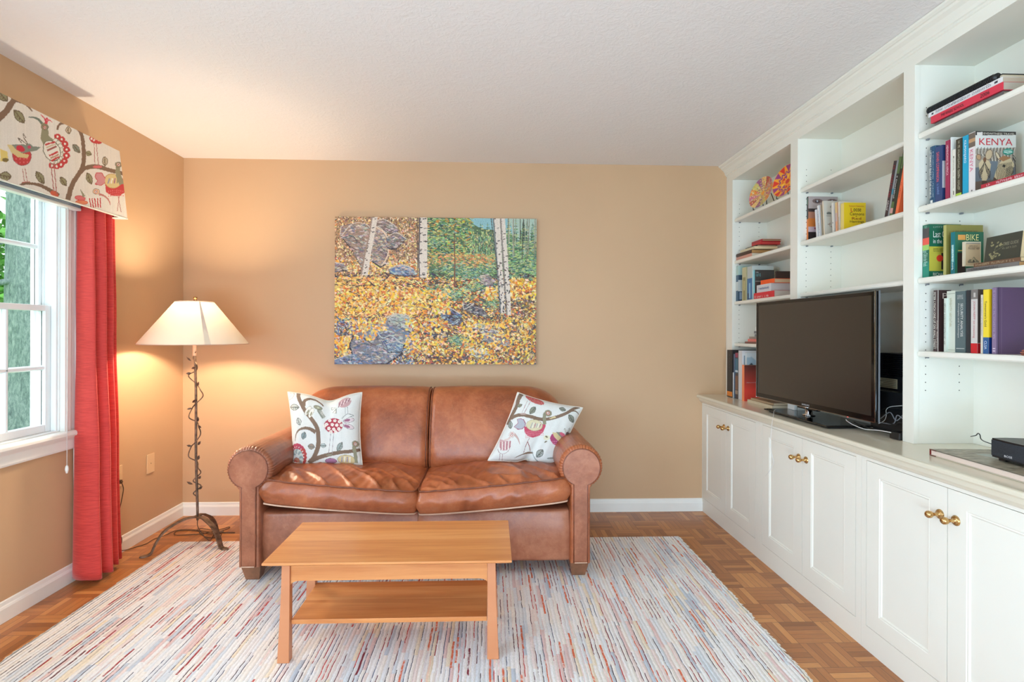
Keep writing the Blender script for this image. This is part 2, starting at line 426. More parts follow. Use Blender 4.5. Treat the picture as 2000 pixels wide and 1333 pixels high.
# ------------------------------------------------------------------ lettering
_tcache = {}
def letters(text, mat, parent, origin, xdir, ydir, w, h, name='lettering', depth=0.0002):
    """text as a mesh fitted into a w x h box whose lower-left corner is origin;
    '~n' gives n unreadable letter-like marks, for print the photograph does not resolve"""
    if text.startswith('~'):
        n = int(text[1:]); rs = random.Random(n * 7 + int(w * 1e4)); o = Vector(origin); X = Vector(xdir); Y = Vector(ydir); N = X.cross(Y)
        vs = []; fs = []; c = w / n
        def bar(a0, a1, b0, b1):
            k = len(vs); vs.extend(tuple(o + X * a + Y * b + N * depth) for a, b in ((a0, b0), (a1, b0), (a1, b1), (a0, b1))); fs.append((k, k + 1, k + 2, k + 3))
        for i in range(n):
            if i and rs.random() < .15: continue
            a = i * c; lw = c * .22; cw = c * .78; hh = h * (1 if rs.random() < .5 else .78)
            bar(a, a + lw, 0, hh)
            for f_ in rs.sample((0, .42, .84), rs.choice((1, 2))): bar(a + lw, a + cw, f_ * hh, f_ * hh + .16 * hh)
            if rs.random() < .5: bar(a + cw - lw * .2, a + cw + lw * .4, hh * rs.choice((0, .45)), hh * rs.choice((.6, 1)))
        return vs, fs
    if text not in _tcache:
        cu = bpy.data.curves.new('t', 'FONT'); cu.body = text; cu.size = 1.0; cu.resolution_u = 2; cu.space_line = .85
        ob = bpy.data.objects.new('t', cu); COL.objects.link(ob)
        bpy.context.view_layer.update()
        me = bpy.data.meshes.new_from_object(ob.evaluated_get(bpy.context.evaluated_depsgraph_get()))
        vs = [v.co.copy() for v in me.vertices]; fs = [tuple(p.vertices) for p in me.polygons]
        bpy.data.objects.remove(ob); bpy.data.curves.remove(cu); bpy.data.meshes.remove(me)
        _tcache[text] = (vs, fs)
    vs, fs = _tcache[text]
    if not vs: return None
    x0 = min(v.x for v in vs); x1 = max(v.x for v in vs); y0 = min(v.y for v in vs); y1 = max(v.y for v in vs)
    o = Vector(origin); X = Vector(xdir); Y = Vector(ydir); N = X.cross(Y)
    return [tuple(o + X * ((v.x - x0) / (x1 - x0) * w) + Y * ((v.y - y0) / (y1 - y0) * h) + N * depth) for v in vs], fs

# ------------------------------------------------------------------ paint engine for woven and painted pictures
class Canvas:
    def __init__(s, w, h, bg, T=lambda x, y: (x, y)):
        s.w, s.h = w, h; s.a = np.zeros((h, w, 3)); s.a[:] = bg; s.T = T
    def poly(s, pts, c, al=1.0, raw=False):
        if not raw: pts = [s.T(*p) for p in pts]
        xs = np.array([p[0] for p in pts]); ys = np.array([p[1] for p in pts])
        x0, x1 = int(max(0, xs.min() - 1)), int(min(s.w - 1, xs.max() + 1)); y0, y1 = int(max(0, ys.min() - 1)), int(min(s.h - 1, ys.max() + 1))
        if x1 < x0 or y1 < y0: return
        gx, gy = np.meshgrid(np.arange(x0, x1 + 1), np.arange(y0, y1 + 1))
        ins = np.zeros(gx.shape, bool); n = len(xs)
        for i in range(n):
            j = (i + 1) % n
            if ys[i] == ys[j]: continue
            cnd = ((ys[i] > gy) != (ys[j] > gy)) & (gx < (xs[j] - xs[i]) * (gy - ys[i]) / (ys[j] - ys[i]) + xs[i])
            ins ^= cnd
        sub = s.a[y0:y1 + 1, x0:x1 + 1]
        sub[ins] = sub[ins] * (1 - al) + np.array(c, float) * al
    def ell(s, cx, cy, rx, ry, ang=0, c=(0, 0, 0), out=None, ow=3, al=1.0):
        ca, sa = math.cos(math.radians(ang)), math.sin(math.radians(ang))
        def ring(k): return [(cx + (rx + k) * math.cos(t) * ca - (ry + k) * math.sin(t) * sa, cy + (rx + k) * math.cos(t) * sa + (ry + k) * math.sin(t) * ca) for t in [i * math.pi / 10 for i in range(20)]]
        if out: s.poly(ring(0), out)
        s.poly(ring(-ow if out else 0), c, al)
    def line(s, pts, w, c, smooth=True):
        if smooth and len(pts) > 2: pts = [(p.x, p.y) for p in catmull([(x, y, 0) for x, y in pts], 5)]
        n = len(pts); ws = w if isinstance(w, (list, tuple)) else (w, w); L = []; Rr = []
        for i, (x, y) in enumerate(pts):
            ax, ay = pts[max(0, i - 1)]; bx, by = pts[min(n - 1, i + 1)]
            dx, dy = bx - ax, by - ay; d = math.hypot(dx, dy) or 1; t = i / (n - 1); ww = (ws[0] + (ws[1] - ws[0]) * t) / 2
            L.append((x - dy / d * ww, y + dx / d * ww)); Rr.append((x + dy / d * ww, y - dx / d * ww))
        for i in range(n - 1): s.poly([L[i], L[i + 1], Rr[i + 1], Rr[i]], c)
    def leaf(s, x, y, L, W, ang, c=(146, 140, 104), dk=(110, 92, 66)):
        ca, sa = math.cos(math.radians(ang)), math.sin(math.radians(ang))
        def tr(u, v): return (x + u * ca - v * sa, y + u * sa + v * ca)
        def sh(k): return [tr(L * k * t, W * k * math.sin((t + 1) / 2 * math.pi) ** .8 * sg) for sg, rng in ((1, [i / 6 - 1 for i in range(13)]), (-1, [1 - i / 6 for i in range(13)])) for t in rng]
        s.poly(sh(1), dk); s.poly(sh(.82), c)
        s.line([tr(-L * .9, 0), tr(L * .9, 0)], W * .2, dk, False)
        for q in (-.4, 0, .4): s.poly([tr(L * q, 0), tr(L * (q + .22), W * .55), tr(L * (q + .34), W * .3), tr(L * (q + .12), 0)], dk)
    def sample(s, x, y):
        x = min(max(x, 0), s.w - 1.001); y = min(max(y, 0), s.h - 1.001)
        return s.a[int(y + .5) if int(y + .5) < s.h else s.h - 1, int(x + .5) if int(x + .5) < s.w else s.w - 1]

def paint_object(o, cols):
    """per-vertex colours (sRGB rows) onto a mesh as attribute Col"""
    me = o.data
    if 'Col' in me.color_attributes: me.color_attributes.remove(me.color_attributes['Col'])
    at = me.color_attributes.new('Col', 'FLOAT_COLOR', 'POINT')
    a = np.clip(np.array(cols, float) / 255.0, 0, 1)
    a = np.where(a <= .04045, a / 12.92, ((a + .055) / 1.055) ** 2.4)
    at.data.foreach_set('color', np.concatenate([a, np.ones((len(a), 1))], 1).astype(np.float32).ravel())

# ================================================================== the room
# floor, ceiling, walls
m = MB().box(XL - .2, XR + .15, YF - .15, YB + .15, -.12, 0.0)
struct(m.build('floor', 'parquet', org0=True))
m = MB().box(XL - .2, XR + .15, YF - .15, YB + .15, CEIL, CEIL + .12)
struct(m.build('ceiling', 'ceiling', org0=True))
m = MB().box(XL - .2, XR + .15, YB, YB + .15, 0, CEIL)
struct(m.build('wall_back', 'wall_paint', org0=True))
m = MB().box(XR, XR + .15, YF, YB, 0, CEIL)
struct(m.build('wall_right', 'wall_paint', org0=True))
WY0, WY1, WZ0, WZ1 = 1.80, 2.70, .755, 1.965          # the window opening
SY0, SY1, SZ0, SZ1 = -1.0, .3, .6, 2.0               # opening of the second window, beside the photographer
XO = XL - .125
m = MB()
m.box(XO, XL, WY1, YB, 0, CEIL).box(XO, XL, WY0, WY1, 0, WZ0).box(XO, XL, WY0, WY1, WZ1, CEIL)
m.box(XO, XL, SY1, WY0, 0, CEIL).box(XO, XL, SY0, SY1, 0, SZ0).box(XO, XL, SY0, SY1, SZ1, CEIL).box(XO, XL, YF, SY0, 0, CEIL)
struct(m.build('wall_left', 'wall_paint', org0=True))
m = MB()
m.box(XL, -1.65, YF - .15, YF, 0, CEIL).box(1.45, XR, YF - .15, YF, 0, CEIL).box(-1.65, 1.45, YF - .15, YF, 2.25, CEIL).box(-1.65, 1.45, YF - .15, YF, 0, .06)
struct(m.build('wall_front', 'wall_paint', org0=True))

# baseboards: flat board with a small ogee cap
bb = [(0, 0), (.014, 0), (.014, .058), (.011, .066), (.008, .07), (.006, .085), (0, .088)]
m = MB().ext([(YB - d, z) for d, z in bb], 0, XL, 1.475)
struct(m.build('baseboard_back', 'white_trim', org0=True))
m = MB().ext([(XL + d, z) for d, z in bb], 1, YF, YB)
struct(m.build('baseboard_left', 'white_trim', org0=True))

# ------------------------------------------------------------------ window
win = empty('window_1', (XL, (WY0 + WY1) / 2, WZ0)); struct(win)
# jamb lining
m = MB(); jx0, jx1 = XO, XL + .001
m.box(jx0, jx1, WY1 - .012, WY1, WZ0, WZ1).box(jx0, jx1, WY0, WY0 + .012, WZ0, WZ1).box(jx0, jx1, WY0, WY1, WZ1 - .012, WZ1).box(jx0, jx1, WY0, WY1, WZ0 - .01, WZ0 + .006)
# stops and tracks
for y0, y1 in ((WY1 - .024, WY1 - .012), (WY0 + .012, WY0 + .024)):
    m.box(XL - .028, XL - .004, y0, y1, WZ0, WZ1); m.box(XL - .124, XL - .110, y0, y1, WZ0, WZ1); m.box(XL - .070, XL - .066, y0, y1, WZ0, WZ1)
m.build('jamb', 'window_vinyl', win, bevel=.002)
def sash(nm, x0, x1, y0, y1, z0, z1, st, rb, rt, cols, rows):
    m = MB()
    m.box(x0, x1, y0, y0 + st, z0, z1).box(x0, x1, y1 - st, y1, z0, z1).box(x0, x1, y0 + st, y1 - st, z0, z0 + rb).box(x0, x1, y0 + st, y1 - st, z1 - rt, z1)
    gy0, gy1, gz0, gz1 = y0 + st, y1 - st, z0 + rb, z1 - rt; xm = (x0 + x1) / 2
    for i in range(1, cols):
        y = gy0 + (gy1 - gy0) * i / cols; m.ext([(x0 + .004, y - .006), (xm, y - .013), (x1 - .004, y - .006), (x1 - .004, y + .006), (xm, y + .013), (x0 + .004, y + .006)], 2, gz0, gz1)
    for i in range(1, rows):
        z = gz0 + (gz1 - gz0) * i / rows; m.ext([(x0 + .004, z - .006), (xm, z - .013), (x1 - .004, z - .006), (x1 - .004, z + .006), (xm, z + .013), (x0 + .004, z + .006)], 1, gy0, gy1)
    o = m.build(nm, 'window_vinyl', win, bevel=.003)
    g = MB().box(xm - .002, xm + .002, gy0, gy1, gz0, gz1).build('pane', 'glass', o)
    return o
sash('sash', XL - .066, XL - .030, WY0 + .0125, WY1 - .0125, WZ0 + .006, 1.362, .040, .036, .028, 4, 2)
sash('sash', XL - .106, XL - .072, WY0 + .0125, WY1 - .0125, 1.335, WZ1 - .012, .030, .028, .036, 4, 2)
# casing with fluted profile, stool and apron
cs = [(0, 0), (.020, .004), (.022, .014), (.015, .022), (.017, .045), (.012, .054), (.014, .078), (.024, .086), (.026, .104), (0, .108)]
m = MB().ext([(XL + d, WY1 - .004 + y) for d, y in cs], 2, WZ0 - .01, WZ1 + .10).ext([(XL + d, WY0 + .004 - y) for d, y in cs], 2, WZ0 - .01, WZ1 + .10)
m.ext([(XL + d, WZ1 - .004 + y) for d, y in cs], 1, WY0 - .1, WY1 + .1)
struct(m.build('trim_1', 'white_trim', org0=True))
m = MB().ext([(XL - .03, WZ0 - .026), (XL + .046, WZ0 - .026), (XL + .052, WZ0 - .018), (XL + .050, WZ0 - .006), (XL + .042, WZ0 - .001), (XL - .03, WZ0)], 1, WY0 - .13, WY1 + .13)
m.ext([(XL, WZ0 - .095), (XL + .016, WZ0 - .095), (XL + .020, WZ0 - .085), (XL + .020, WZ0 - .045), (XL + .034, WZ0 - .030), (XL + .034, WZ0 - .026), (XL, WZ0 - .026)], 1, WY0 - .10, WY1 + .11)
m.build('window_sill', 'white_trim', win, bevel=.002)

# cellular blind drawn up under the valance
o = thing('window_blind', (XL + .04, 2.25, 1.86), 'grey pleated blind drawn fully up beneath the bird-print valance', 'blind')
m = MB().box(XL + .030, XL + .062, WY0 - .02, WY1 + .045, 1.872, 1.905)
m.build('headrail', 'white_trim', o, bevel=.003)
m = MB()
for k in range(5): m.ext([(XL + .032, 1.841 + k * .006), (XL + .028, 1.844 + k * .006), (XL + .032, 1.847 + k * .006), (XL + .06, 1.847 + k * .006), (XL + .064, 1.844 + k * .006), (XL + .06, 1.841 + k * .006)], 1, WY0 - .01, WY1 + .040)
m.build('pleats', 'blind_grey', o)
MB().box(XL + .028, XL + .064, WY0 - .012, WY1 + .042, 1.828, 1.841).build('bottom_rail', 'white_trim', o, bevel=.003)
CY_ = onX(131, 925, XL + .057).y
m = MB().tube([(XL + .058, CY_, 1.85), (XL + .057, CY_, 1.2), (XL + .056, CY_, .60)], .0016, 6)
m.build('cord', 'cable_white', o)
p = [(0.0, 0), (.004, .002), (.008, .02), (.006, .034), (.002, .04)]
MB().lathe(p, (XL + .056, CY_, .56), 16).build('tassel', 'white_trim', o)

# ------------------------------------------------------------------ outside the window
simple('lawn_grass', (112, 168, 74), .9, var=.3, nscale=9, bump=.6, bscale=60)
simple('road', (168, 172, 178), .9, var=.06)
t = NT('bark'); v = t.coord(scale=(1, 1, .28)); a = t.noise(v, 26, 8, .8, .3)
t.col(t.ramp(a.outputs['Fac'], [(.35, (112, 128, 128)), (.5, (158, 176, 172)), (.66, (206, 216, 212))])); t.set(Roughness=.95); t.bump(a.outputs['Fac'], .9, .05); MAT['bark'] = t.m
simple('leaf_light', (150, 196, 96), .7, var=.25, nscale=3)
simple('leaf_mid', (98, 150, 66), .7, var=.3, nscale=3)
GZ = -.45
m = MB().box(-60, XO - .02, -10, 60, GZ - .2, GZ)
struct(m.build('lawn', 'lawn_grass', org0=True))
m = MB().box(-60, XO - 1, 17.5, 20.5, GZ - .02, GZ + .012)
struct(m.build('road', 'road', org0=True))
def blob_leaves(mb, cx, cy, cz, rx, ry, rz, n, size, rnd):
    for _ in range(n):
        while True:
            q = Vector((rnd.uniform(-1, 1), rnd.uniform(-1, 1), rnd.uniform(-1, 1)))
            if .25 < q.length < 1: break
        q *= .75 + .25 * noise.noise(q * 2.3)
        p = Vector((cx + q.x * rx, cy + q.y * ry, cz + q.z * rz)); 
        if p.z < GZ: p.z = GZ + .05
        a = Vector((rnd.gauss(0, 1), rnd.gauss(0, 1), rnd.gauss(0, .6))).normalized(); b = a.cross(Vector((rnd.gauss(0, 1), rnd.gauss(0, 1), rnd.gauss(0, 1)))).normalized()
        s_ = size * rnd.uniform(.6, 1.3)
        mb.add([tuple(p - a * s_), tuple(p + b * s_ * .5), tuple(p + a * s_), tuple(p - b * s_ * .5)], [(0, 1, 2, 3)])
rl = random.Random(3)
tr = thing('tree', (-7.82, 9.5, GZ), 'large tree with grey-green bark standing on the lawn outside the window', 'tree')
def trunk(i, j):
    a = 2 * math.pi * i; z = j * 7.0; r = .34 * (1 + .55 * math.exp(-z * 2.2)) - .012 * z
    r *= 1 + .06 * noise.noise((math.cos(a) * 2, math.sin(a) * 2, z * .5)) + .03 * noise.noise((math.cos(a) * 9, math.sin(a) * 9, z * 2))
    return (-7.82 + r * math.cos(a), 9.5 + r * math.sin(a), GZ + z)
MB().grid(trunk, 40, 60).build('trunk', 'bark', tr)
m = MB().tube(catmull([(-7.8, 9.35, 2.1), (-8.2, 9.0, 2.0), (-8.9, 8.6, 2.15), (-9.8, 8.2, 2.6)]), [.05] * 8 + [.035] * 8 + [.02] * 9, 8)
m.tube(catmull([(-8.1, 9.3, 2.7), (-8.0, 8.7, 2.5), (-7.7, 8.1, 2.42)]), .03, 8)
m.build('branch', 'bark', tr)
m = MB(); blob_leaves(m, -7.82, 9.5, 6.8, 2.6, 2.6, 1.6, 1600, .13, rl); blob_leaves(m, -7.75, 8.5, 2.1, .35, .3, .35, 26, .07, rl); blob_leaves(m, -8.1, 8.9, 1.35, .3, .2, .3, 12, .06, rl)
m.build('foliage', 'leaf_light', tr)
m = MB(); blob_leaves(m, -7.9, 8.25, GZ + .22, .9, .28, .3, 420, .07, rl)
tag(m.build('shrub', 'leaf_light'), 'low leafy undergrowth around the foot of the big tree', 'shrub')
for k, (x, y, rx, rz, n) in enumerate(((-34.0, 33.0, 6.5, 9.0, 2200), (-24.0, 36.0, 6.0, 9.0, 2200), (-17.5, 15.2, 2.0, 2.6, 1500), (-19.5, 24.0, 3.4, 4.6, 1500), (-27.5, 23.5, 3.6, 5.4, 1500))):
    m = MB(); blob_leaves(m, x, y, GZ + rz * (.85 if k > 1 else .55), rx, rx * .8, rz, n, .24 if k > 1 else .5, rl)
    tag(m.build('bush', 'leaf_mid' if k != 2 else 'leaf_light'), ('far tall mass of green trees at the back, left of the trunk', 'far tall mass of green trees at the back, behind the trunk', 'light green bush on the near side of the road', 'tall green bushy tree beyond the road, nearer the trunk', 'tall green bushy tree beyond the road, farther left')[k], 'bush')

# ================================================================== built-in cupboards and bookcase
XBF, XUF, XBK = 1.475, 1.643, 1.885                   # base fronts, bookcase front, inner back
BAYS = [(2.926, 3.645), (2.106, 2.856), (1.300, 2.050)]
UNITS = [(2.922, YB), (2.104, 2.922), (1.284, 2.104)]
SEAMS = [3.352, 2.517, 1.698]
names = ('nearest the back wall', 'in the middle below the television', 'nearest the camera, below the small black speaker')
for k, ((u0, u1), sm) in enumerate(zip(UNITS, SEAMS)):
    c = thing('base_cabinet', (1.68, (u0 + u1) / 2, 0), 'white two-door base cabinet %s' % names[k], 'cabinet', 'white base cabinets along the right wall')
    g = .0018; half = .378; d0, d1 = sm - half, sm + half; zt, zb_ = .742, .096
    m = MB()
    m.box(XBF + .026, XBK + .015, u0 + .001, u1 - .001 if k else u1, .0, .752)
    m.box(XBF, XBF + .026, u0 + .0004, u1 - (.0004 if k else 0), .0, zb_ - g).box(XBF, XBF + .026, u0 + .0004, u1 - (.0004 if k else 0), zt + g, .755)
    m.box(XBF, XBF + .026, u0 + .0004, d0 - g, zb_ - g, zt + g).box(XBF, XBF + .026, d1 + g, u1 - (.0004 if k else 0), zb_ - g, zt + g)
    m.build('cabinet_body', 'cabinet_paint', c)
    for (y0, y1, ky) in ((d0, sm - g / 2, sm - .032), (sm + g / 2, d1, sm + .029)):
        y0 += g * .3; y1 -= g * .3; st, rt, rb = .068, .052, .063
        m = MB(); a0, a1, b0, b1 = y0 + st, y1 - st, zb_ + rb, zt - rt; xf, xb = XBF, XBF + .021
        m.box(xf, xb, y0, a0, zb_, zt).box(xf, xb, a1, y1, zb_, zt).box(xf, xb, a0, a1, zb_, b0).box(xf, xb, a0, a1, b1, zt)
        # stepped moulding round the recessed panel
        def ring(off, x): return [(x, a0 + off, b0 + off), (x, a1 - off, b0 + off), (x, a1 - off, b1 - off), (x, a0 + off, b1 - off)]
        rs = [ring(0, xf), ring(.003, xf + .0022), ring(.007, xf + .0012), ring(.012, xf + .0055)]
        for p, q in zip(rs, rs[1:]):
            for i in range(4): m.add([p[i], p[(i + 1) % 4], q[(i + 1) % 4], q[i]], [(0, 1, 2, 3)])
        m.add(rs[-1], [(0, 1, 2, 3)])
        dr = m.build('door', 'cabinet_paint', c)
        kp = [(.0165, 0), (.0165, .0015), (.0145, .003), (.0150, .004), (.011, .0055), (.0075, .0065), (.0055, .012), (.0052, .024), (.0075, .0265), (.0108, .031), (.0121, .037), (.0112, .043), (.0075, .0475), (.003, .049), (0.0005, .0492)]
        MB().lathe([(r, -z) for r, z in kp], (XBF, ky, .648), 28, axis=0).build('knob', 'brass', dr)

wt = [(XBK + .015, .756), (1.452, .756), (1.466, .756), (1.462, .760), (1.453, .772), (1.449, .784), (1.449, .788), (1.440, .790), (1.436, .796), (1.4355, .803), (1.439, .810), (1.445, .812), (XBK + .015, .812)]
wt = [(XBK + .015, .756), (1.470, .756), (1.462, .762), (1.453, .774), (1.449, .786), (1.449, .789), (1.440, .791), (1.436, .797), (1.4355, .804), (1.439, .810), (1.445, .812), (XBK + .015, .812)]
m = MB().ext(wt, 1, 1.27, YB - .001)
tag(m.build('worktop', 'worktop_paint'), 'long glossy white worktop running over all the white base cabinets', 'worktop')

bk = thing('built_in_bookcase', (1.76, 2.5, .812), 'tall white built-in bookcase with crown moulding standing on the worktop', 'bookcase')
ZT, ZTOP = .8125, 2.287
m = MB()
for y0, y1 in ((3.645, YB - .001), (2.856, 2.926), (2.050, 2.106), (1.24, 1.300)): m.box(XUF, XUF + .02, y0, y1, ZT, ZTOP)
m.box(XUF, XUF + .02, 1.24, YB - .001, ZTOP, CEIL - .001)
m.build('face_frame', 'cabinet_paint', bk)
for y0, y1 in ((3.647, YB - .001), (2.858, 2.924), (2.052, 2.104), (1.242, 1.298)):
    m = MB().box(XUF + .02, XBK, y0, y1, ZT, ZTOP + .02)
    for side, yy in ((1, y1), (-1, y0)):
        for X_ in (1.692, 1.828):
            z = 1.02 if side > 0 else 1.02
            while z < 2.14:
                m.lathe([(.0022, -.0002), (.0022, .0003)], (X_, yy, z), 8, axis=1, mi=1); z += .0315
    m.build('divider', ['cabinet_paint', 'dark_hole'], bk)
m = MB().box(XBK, XBK + .015, 1.24, YB - .001, ZT, ZTOP + .02)
m.build('back_panel', 'cabinet_paint', bk)
MB().box(XUF + .02, XBK, 1.242, YB - .002, ZTOP + .002, ZTOP + .02).build('top_panel', 'cabinet_paint', bk)
cp = [(1.643, 2.333), (1.637, 2.336), (1.637, 2.343), (1.631, 2.346), (1.628, 2.358), (1.618, 2.374), (1.604, 2.384), (1.600, 2.392), (1.594, 2.394), (1.586, 2.400), (1.584, 2.4085), (1.643, 2.4085)]
m = MB().ext(cp, 1, 1.24, YB - .001)
m.build('crown_moulding', 'cabinet_paint', bk, bevel=0)
SH = [2.020, 1.734, 1.457, 1.173]                     # shelf tops
def shelf(y0, y1, zt_):
    t_ = .021; x = XUF + .013
    prof = [(x + .004, zt_), (x, zt_ - .005), (x, zt_ - t_ + .005), (x + .004, zt_ - t_), (XBK - .0005, zt_ - t_), (XBK - .0005, zt_)]
    sh = MB().ext(prof, 1, y0 + .003, y1 - .003).build('shelf', 'cabinet_paint', bk)
    for X_ in (1.692, 1.828):
        for yy in (y0 + .006, y1 - .006): MB().box(X_ - .004, X_ + .004, yy - .005, yy + .005, zt_ - t_ - .006, zt_ - t_).build('shelf_pin', 'grey_plastic', sh)
for k, (b0, b1) in enumerate(BAYS):
    for j, z in enumerate(SH):
        if k == 1 and j == 3: continue
        shelf(b0, b1, z)

# ================================================================== rug
RZ = .011
m = MB()
rx0, rx1, ry0, ry1 = -1.815, 1.135, .55, 3.24
def edge(y, k): return .006 * noise.noise((y * 9, k, 0)) + .004 * noise.noise((y * 50, k, 3))
NY = 260
vs = []
for j in range(NY + 1):
    y = ry0 + (ry1 - ry0) * j / NY
    for (x, z) in ((rx0 + edge(y, 1), .001), (rx0 + .006 + edge(y, 1), RZ), (rx1 - .006 + edge(y, 2), RZ), (rx1 + edge(y, 2), .001)): vs.append((x, y, z))
fs = [(j * 4 + i, j * 4 + i + 1, j * 4 + 5 + i, j * 4 + 4 + i) for j in range(NY) for i in range(3)] + [(0, 1, 2, 3), (NY * 4 + 3, NY * 4 + 2, NY * 4 + 1, NY * 4)]
m.add(vs, fs)
rug = tag(m.build('area_rug', 'rug'), 'large cream rag rug with thin red and navy stripes under the coffee table', 'rug')
simple('fringe_wool', (232, 228, 220), .95, var=.06, nscale=60, bump=.5, bscale=300)
for xs, sg in ((rx0, -1), (rx1, 1)):
    m = MB(); y = ry0
    while y < ry1:
        x = xs + edge(y, 1 if sg < 0 else 2) - sg * .004; L = R.uniform(.008, .022); wd = R.uniform(.004, .009)
        m.add([(x, y, RZ - .001), (x, y + wd, RZ - .001), (x + sg * L, y + wd * .8 + R.uniform(-.004, .004), .003), (x + sg * L, y + R.uniform(-.004, .004), .002), (x, y + wd / 2, RZ + .003)], [(0, 3, 4), (4, 3, 2), (4, 2, 1)])
        y += wd * .8
    e = m.build('fringe', 'fringe_wool', rug); e['kind'] = 'stuff'

# ================================================================== sofa
CXS = -.3655
sofa = thing('sofa', (CXS, 3.2, 0), 'brown leather two-seat sofa with rolled arms against the tan back wall', 'sofa')
def roundbox(x0, x1, y0, y1, z0, z1): return MB().box(x0, x1, y0, y1, z0, z1)
def soft(P, amp, sc, seed=0.0):
    n = noise.noise_vector(Vector((P[0] * sc, P[1] * sc, P[2] * sc + seed)))
    return (P[0] + n.x * amp, P[1] + n.y * amp, P[2] + n.z * amp)
# front rail: two upholstered panels meeting in a seam
for x0, x1 in ((CXS - .765, CXS - .001), (CXS + .001, CXS + .765)):
    def rail(i, j, x0=x0, x1=x1):
        x = x0 + (x1 - x0) * i; L = j * 4
        e = min(1, min(i, 1 - i) * 30); bul = .006 * math.sin(math.pi * i) * 1
        if L < 1: y, z = 2.80 - .04 * L, .085
        elif L < 3: t_ = (L - 1) / 2; y, z = 2.745 - .012 * math.sin(math.pi * t_), .085 + .245 * t_
        else:
            t_ = L - 3; a = min(t_ * 3, 1) * math.pi / 2; y, z = 2.745 + .03 * (1 - math.cos(a)) + max(0, t_ - .33) * .3, .33 + .012 * math.sin(a)
        return soft((x, y + .006 * (1 - e), z), .003, 7)
    MB().grid(rail, 40, 40, flip=True).build('front_rail', 'leather_cool_lit', sofa)
m = MB().box(CXS - .765, CXS + .765, 2.80, 3.60, .085, .325)
m.build('seat_deck', 'leather_cool_lit', sofa, bevel=.01)
# back frame
def backframe(i, j):
    a = i * 2 - 1; x = CXS + a * .80
    prof = [(3.56, .10), (3.60, .80), (3.63, .85), (3.67, .80), (3.68, .10), (3.68, .085)]
    k = j * (len(prof) - 1); q = min(int(k), len(prof) - 2); f = k - q
    y = prof[q][0] * (1 - f) + prof[q + 1][0] * f; z = prof[q][1] * (1 - f) + prof[q + 1][1] * f
    drop = .07 * max(0, (abs(a) - .86) / .14) ** 2
    return (x, y, z - (drop if z > .7 else 0))
m = MB().grid(backframe, 40, 20)
m.ext([(3.56, .085), (3.60, .74), (3.67, .74), (3.68, .085)], 0, CXS - .80, CXS + .80)
m.build('back_frame', 'leather', sofa)

def cushion(nm, x0, x1, y0, y1, zb, zt, crown, tiltx, seed, mat, wr=.006, nx=120, ny=90):
    cx, cy, hx, hy = (x0 + x1) / 2, (y0 + y1) / 2, (x1 - x0) / 2, (y1 - y0) / 2
    def plan(s, t):
        k = .035
        return cx + hx * s * (1 - k * t ** 8), cy + hy * t * (1 - k * 1.4 * s ** 8) - (.014 * (1 - s * s) if t < 0 else 0) * min(1, -t if t < 0 else 0)
    def tl(s): return tiltx * s
    def wrk(x, y, z, s, t):
        # creases fan out from the front edge, stretched along the depth
        d = noise.noise(((x + y * .35) * 15, y * 3.2, seed)) ; d2 = noise.noise(((x - y * .3) * 34, y * 7, seed + 5))
        r_ = 1 - abs(noise.noise(((x + .8 * y) * 10, y * 3.4, seed + 9))) * 1.6
        fr_ = max(0, min(1, (y1 - y) / (y1 - y0)))
        return d * wr * .8 + d2 * wr * .45 + (max(0, r_) ** 5) * wr * 2.0 * fr_
    m = MB()
    def top(i, j):
        s, t = i * 2 - 1, j * 2 - 1; x, y = plan(s, t)
        c_ = (1 - abs(s) ** 3.2) * (1 - abs(t) ** 3.2)
        z = zt + crown * c_ + tl(s)
        e = min(1, c_ * 5 + .15)
        return (x, y, z + wrk(x, y, z, s, t) * e * (1.25 - .5 * (t + 1) / 2))
    m.grid(top, nx, ny)
    def bot(i, j):
        s, t = i * 2 - 1, j * 2 - 1; x, y = plan(s, t); return (x, y, zb + tl(s) * .9)
    m.grid(bot, nx, ny, flip=True)
    per = [(-1 + 2 * i / nx, -1) for i in range(nx)] + [(1, -1 + 2 * j / ny) for j in range(ny)] + [(1 - 2 * i / nx, 1) for i in range(nx)] + [(-1, 1 - 2 * j / ny) for j in range(ny)]
    n = len(per); rows = 8; vs = []
    for r_ in range(rows + 1):
        f = r_ / rows; bl = .020 * math.sin(math.pi * f) 
        for (s, t) in per:
            x, y = plan(s, t); T_ = Vector(top((s + 1) / 2, (t + 1) / 2)); B_ = Vector(bot((s + 1) / 2, (t + 1) / 2)); q = B_.lerp(T_, f)
            nx_ = s if abs(s) == 1 else 0; ny_ = t if abs(t) == 1 else 0
            ww = (noise.noise((q.x * 12 + q.z * 14, q.z * 5, seed + 2)) * 1.0 + (1 - abs(noise.noise((q.x * 11 - q.z * 16, q.z * 4, seed + 4))) * 2) * .7) * wr * math.sin(math.pi * f)
            L = math.hypot(nx_, ny_) or 1
            vs.append((q.x + nx_ / L * (bl + ww), q.y + ny_ / L * (bl + ww), q.z))
    m.add(vs, [(r_ * n + k, r_ * n + (k + 1) % n, (r_ + 1) * n + (k + 1) % n, (r_ + 1) * n + k) for r_ in range(rows) for k in range(n)], smooth=True)
    o = m.build(nm, mat, sofa, weld=.0004)
    for zz, fn in ((0, top), (1, bot)):
        pts = [Vector(fn((s + 1) / 2, (t + 1) / 2)) for s, t in per]
        cc = Vector((cx, cy, 0)); pts = [p + Vector(((p.x - cx) / hx * .003, (p.y - cy) / hy * .003, 0)) for p in pts]
        MB().tube(pts[::2], .0042, 8, closed=True).build('piping', 'piping_leather' if zz == 0 else 'piping_pale', o)
    return o
cushion('seat_cushion', CXS - .757, CXS - .004, 2.700, 3.26, .366, .482, .028, -.032, 1.3, 'leather', .0085)
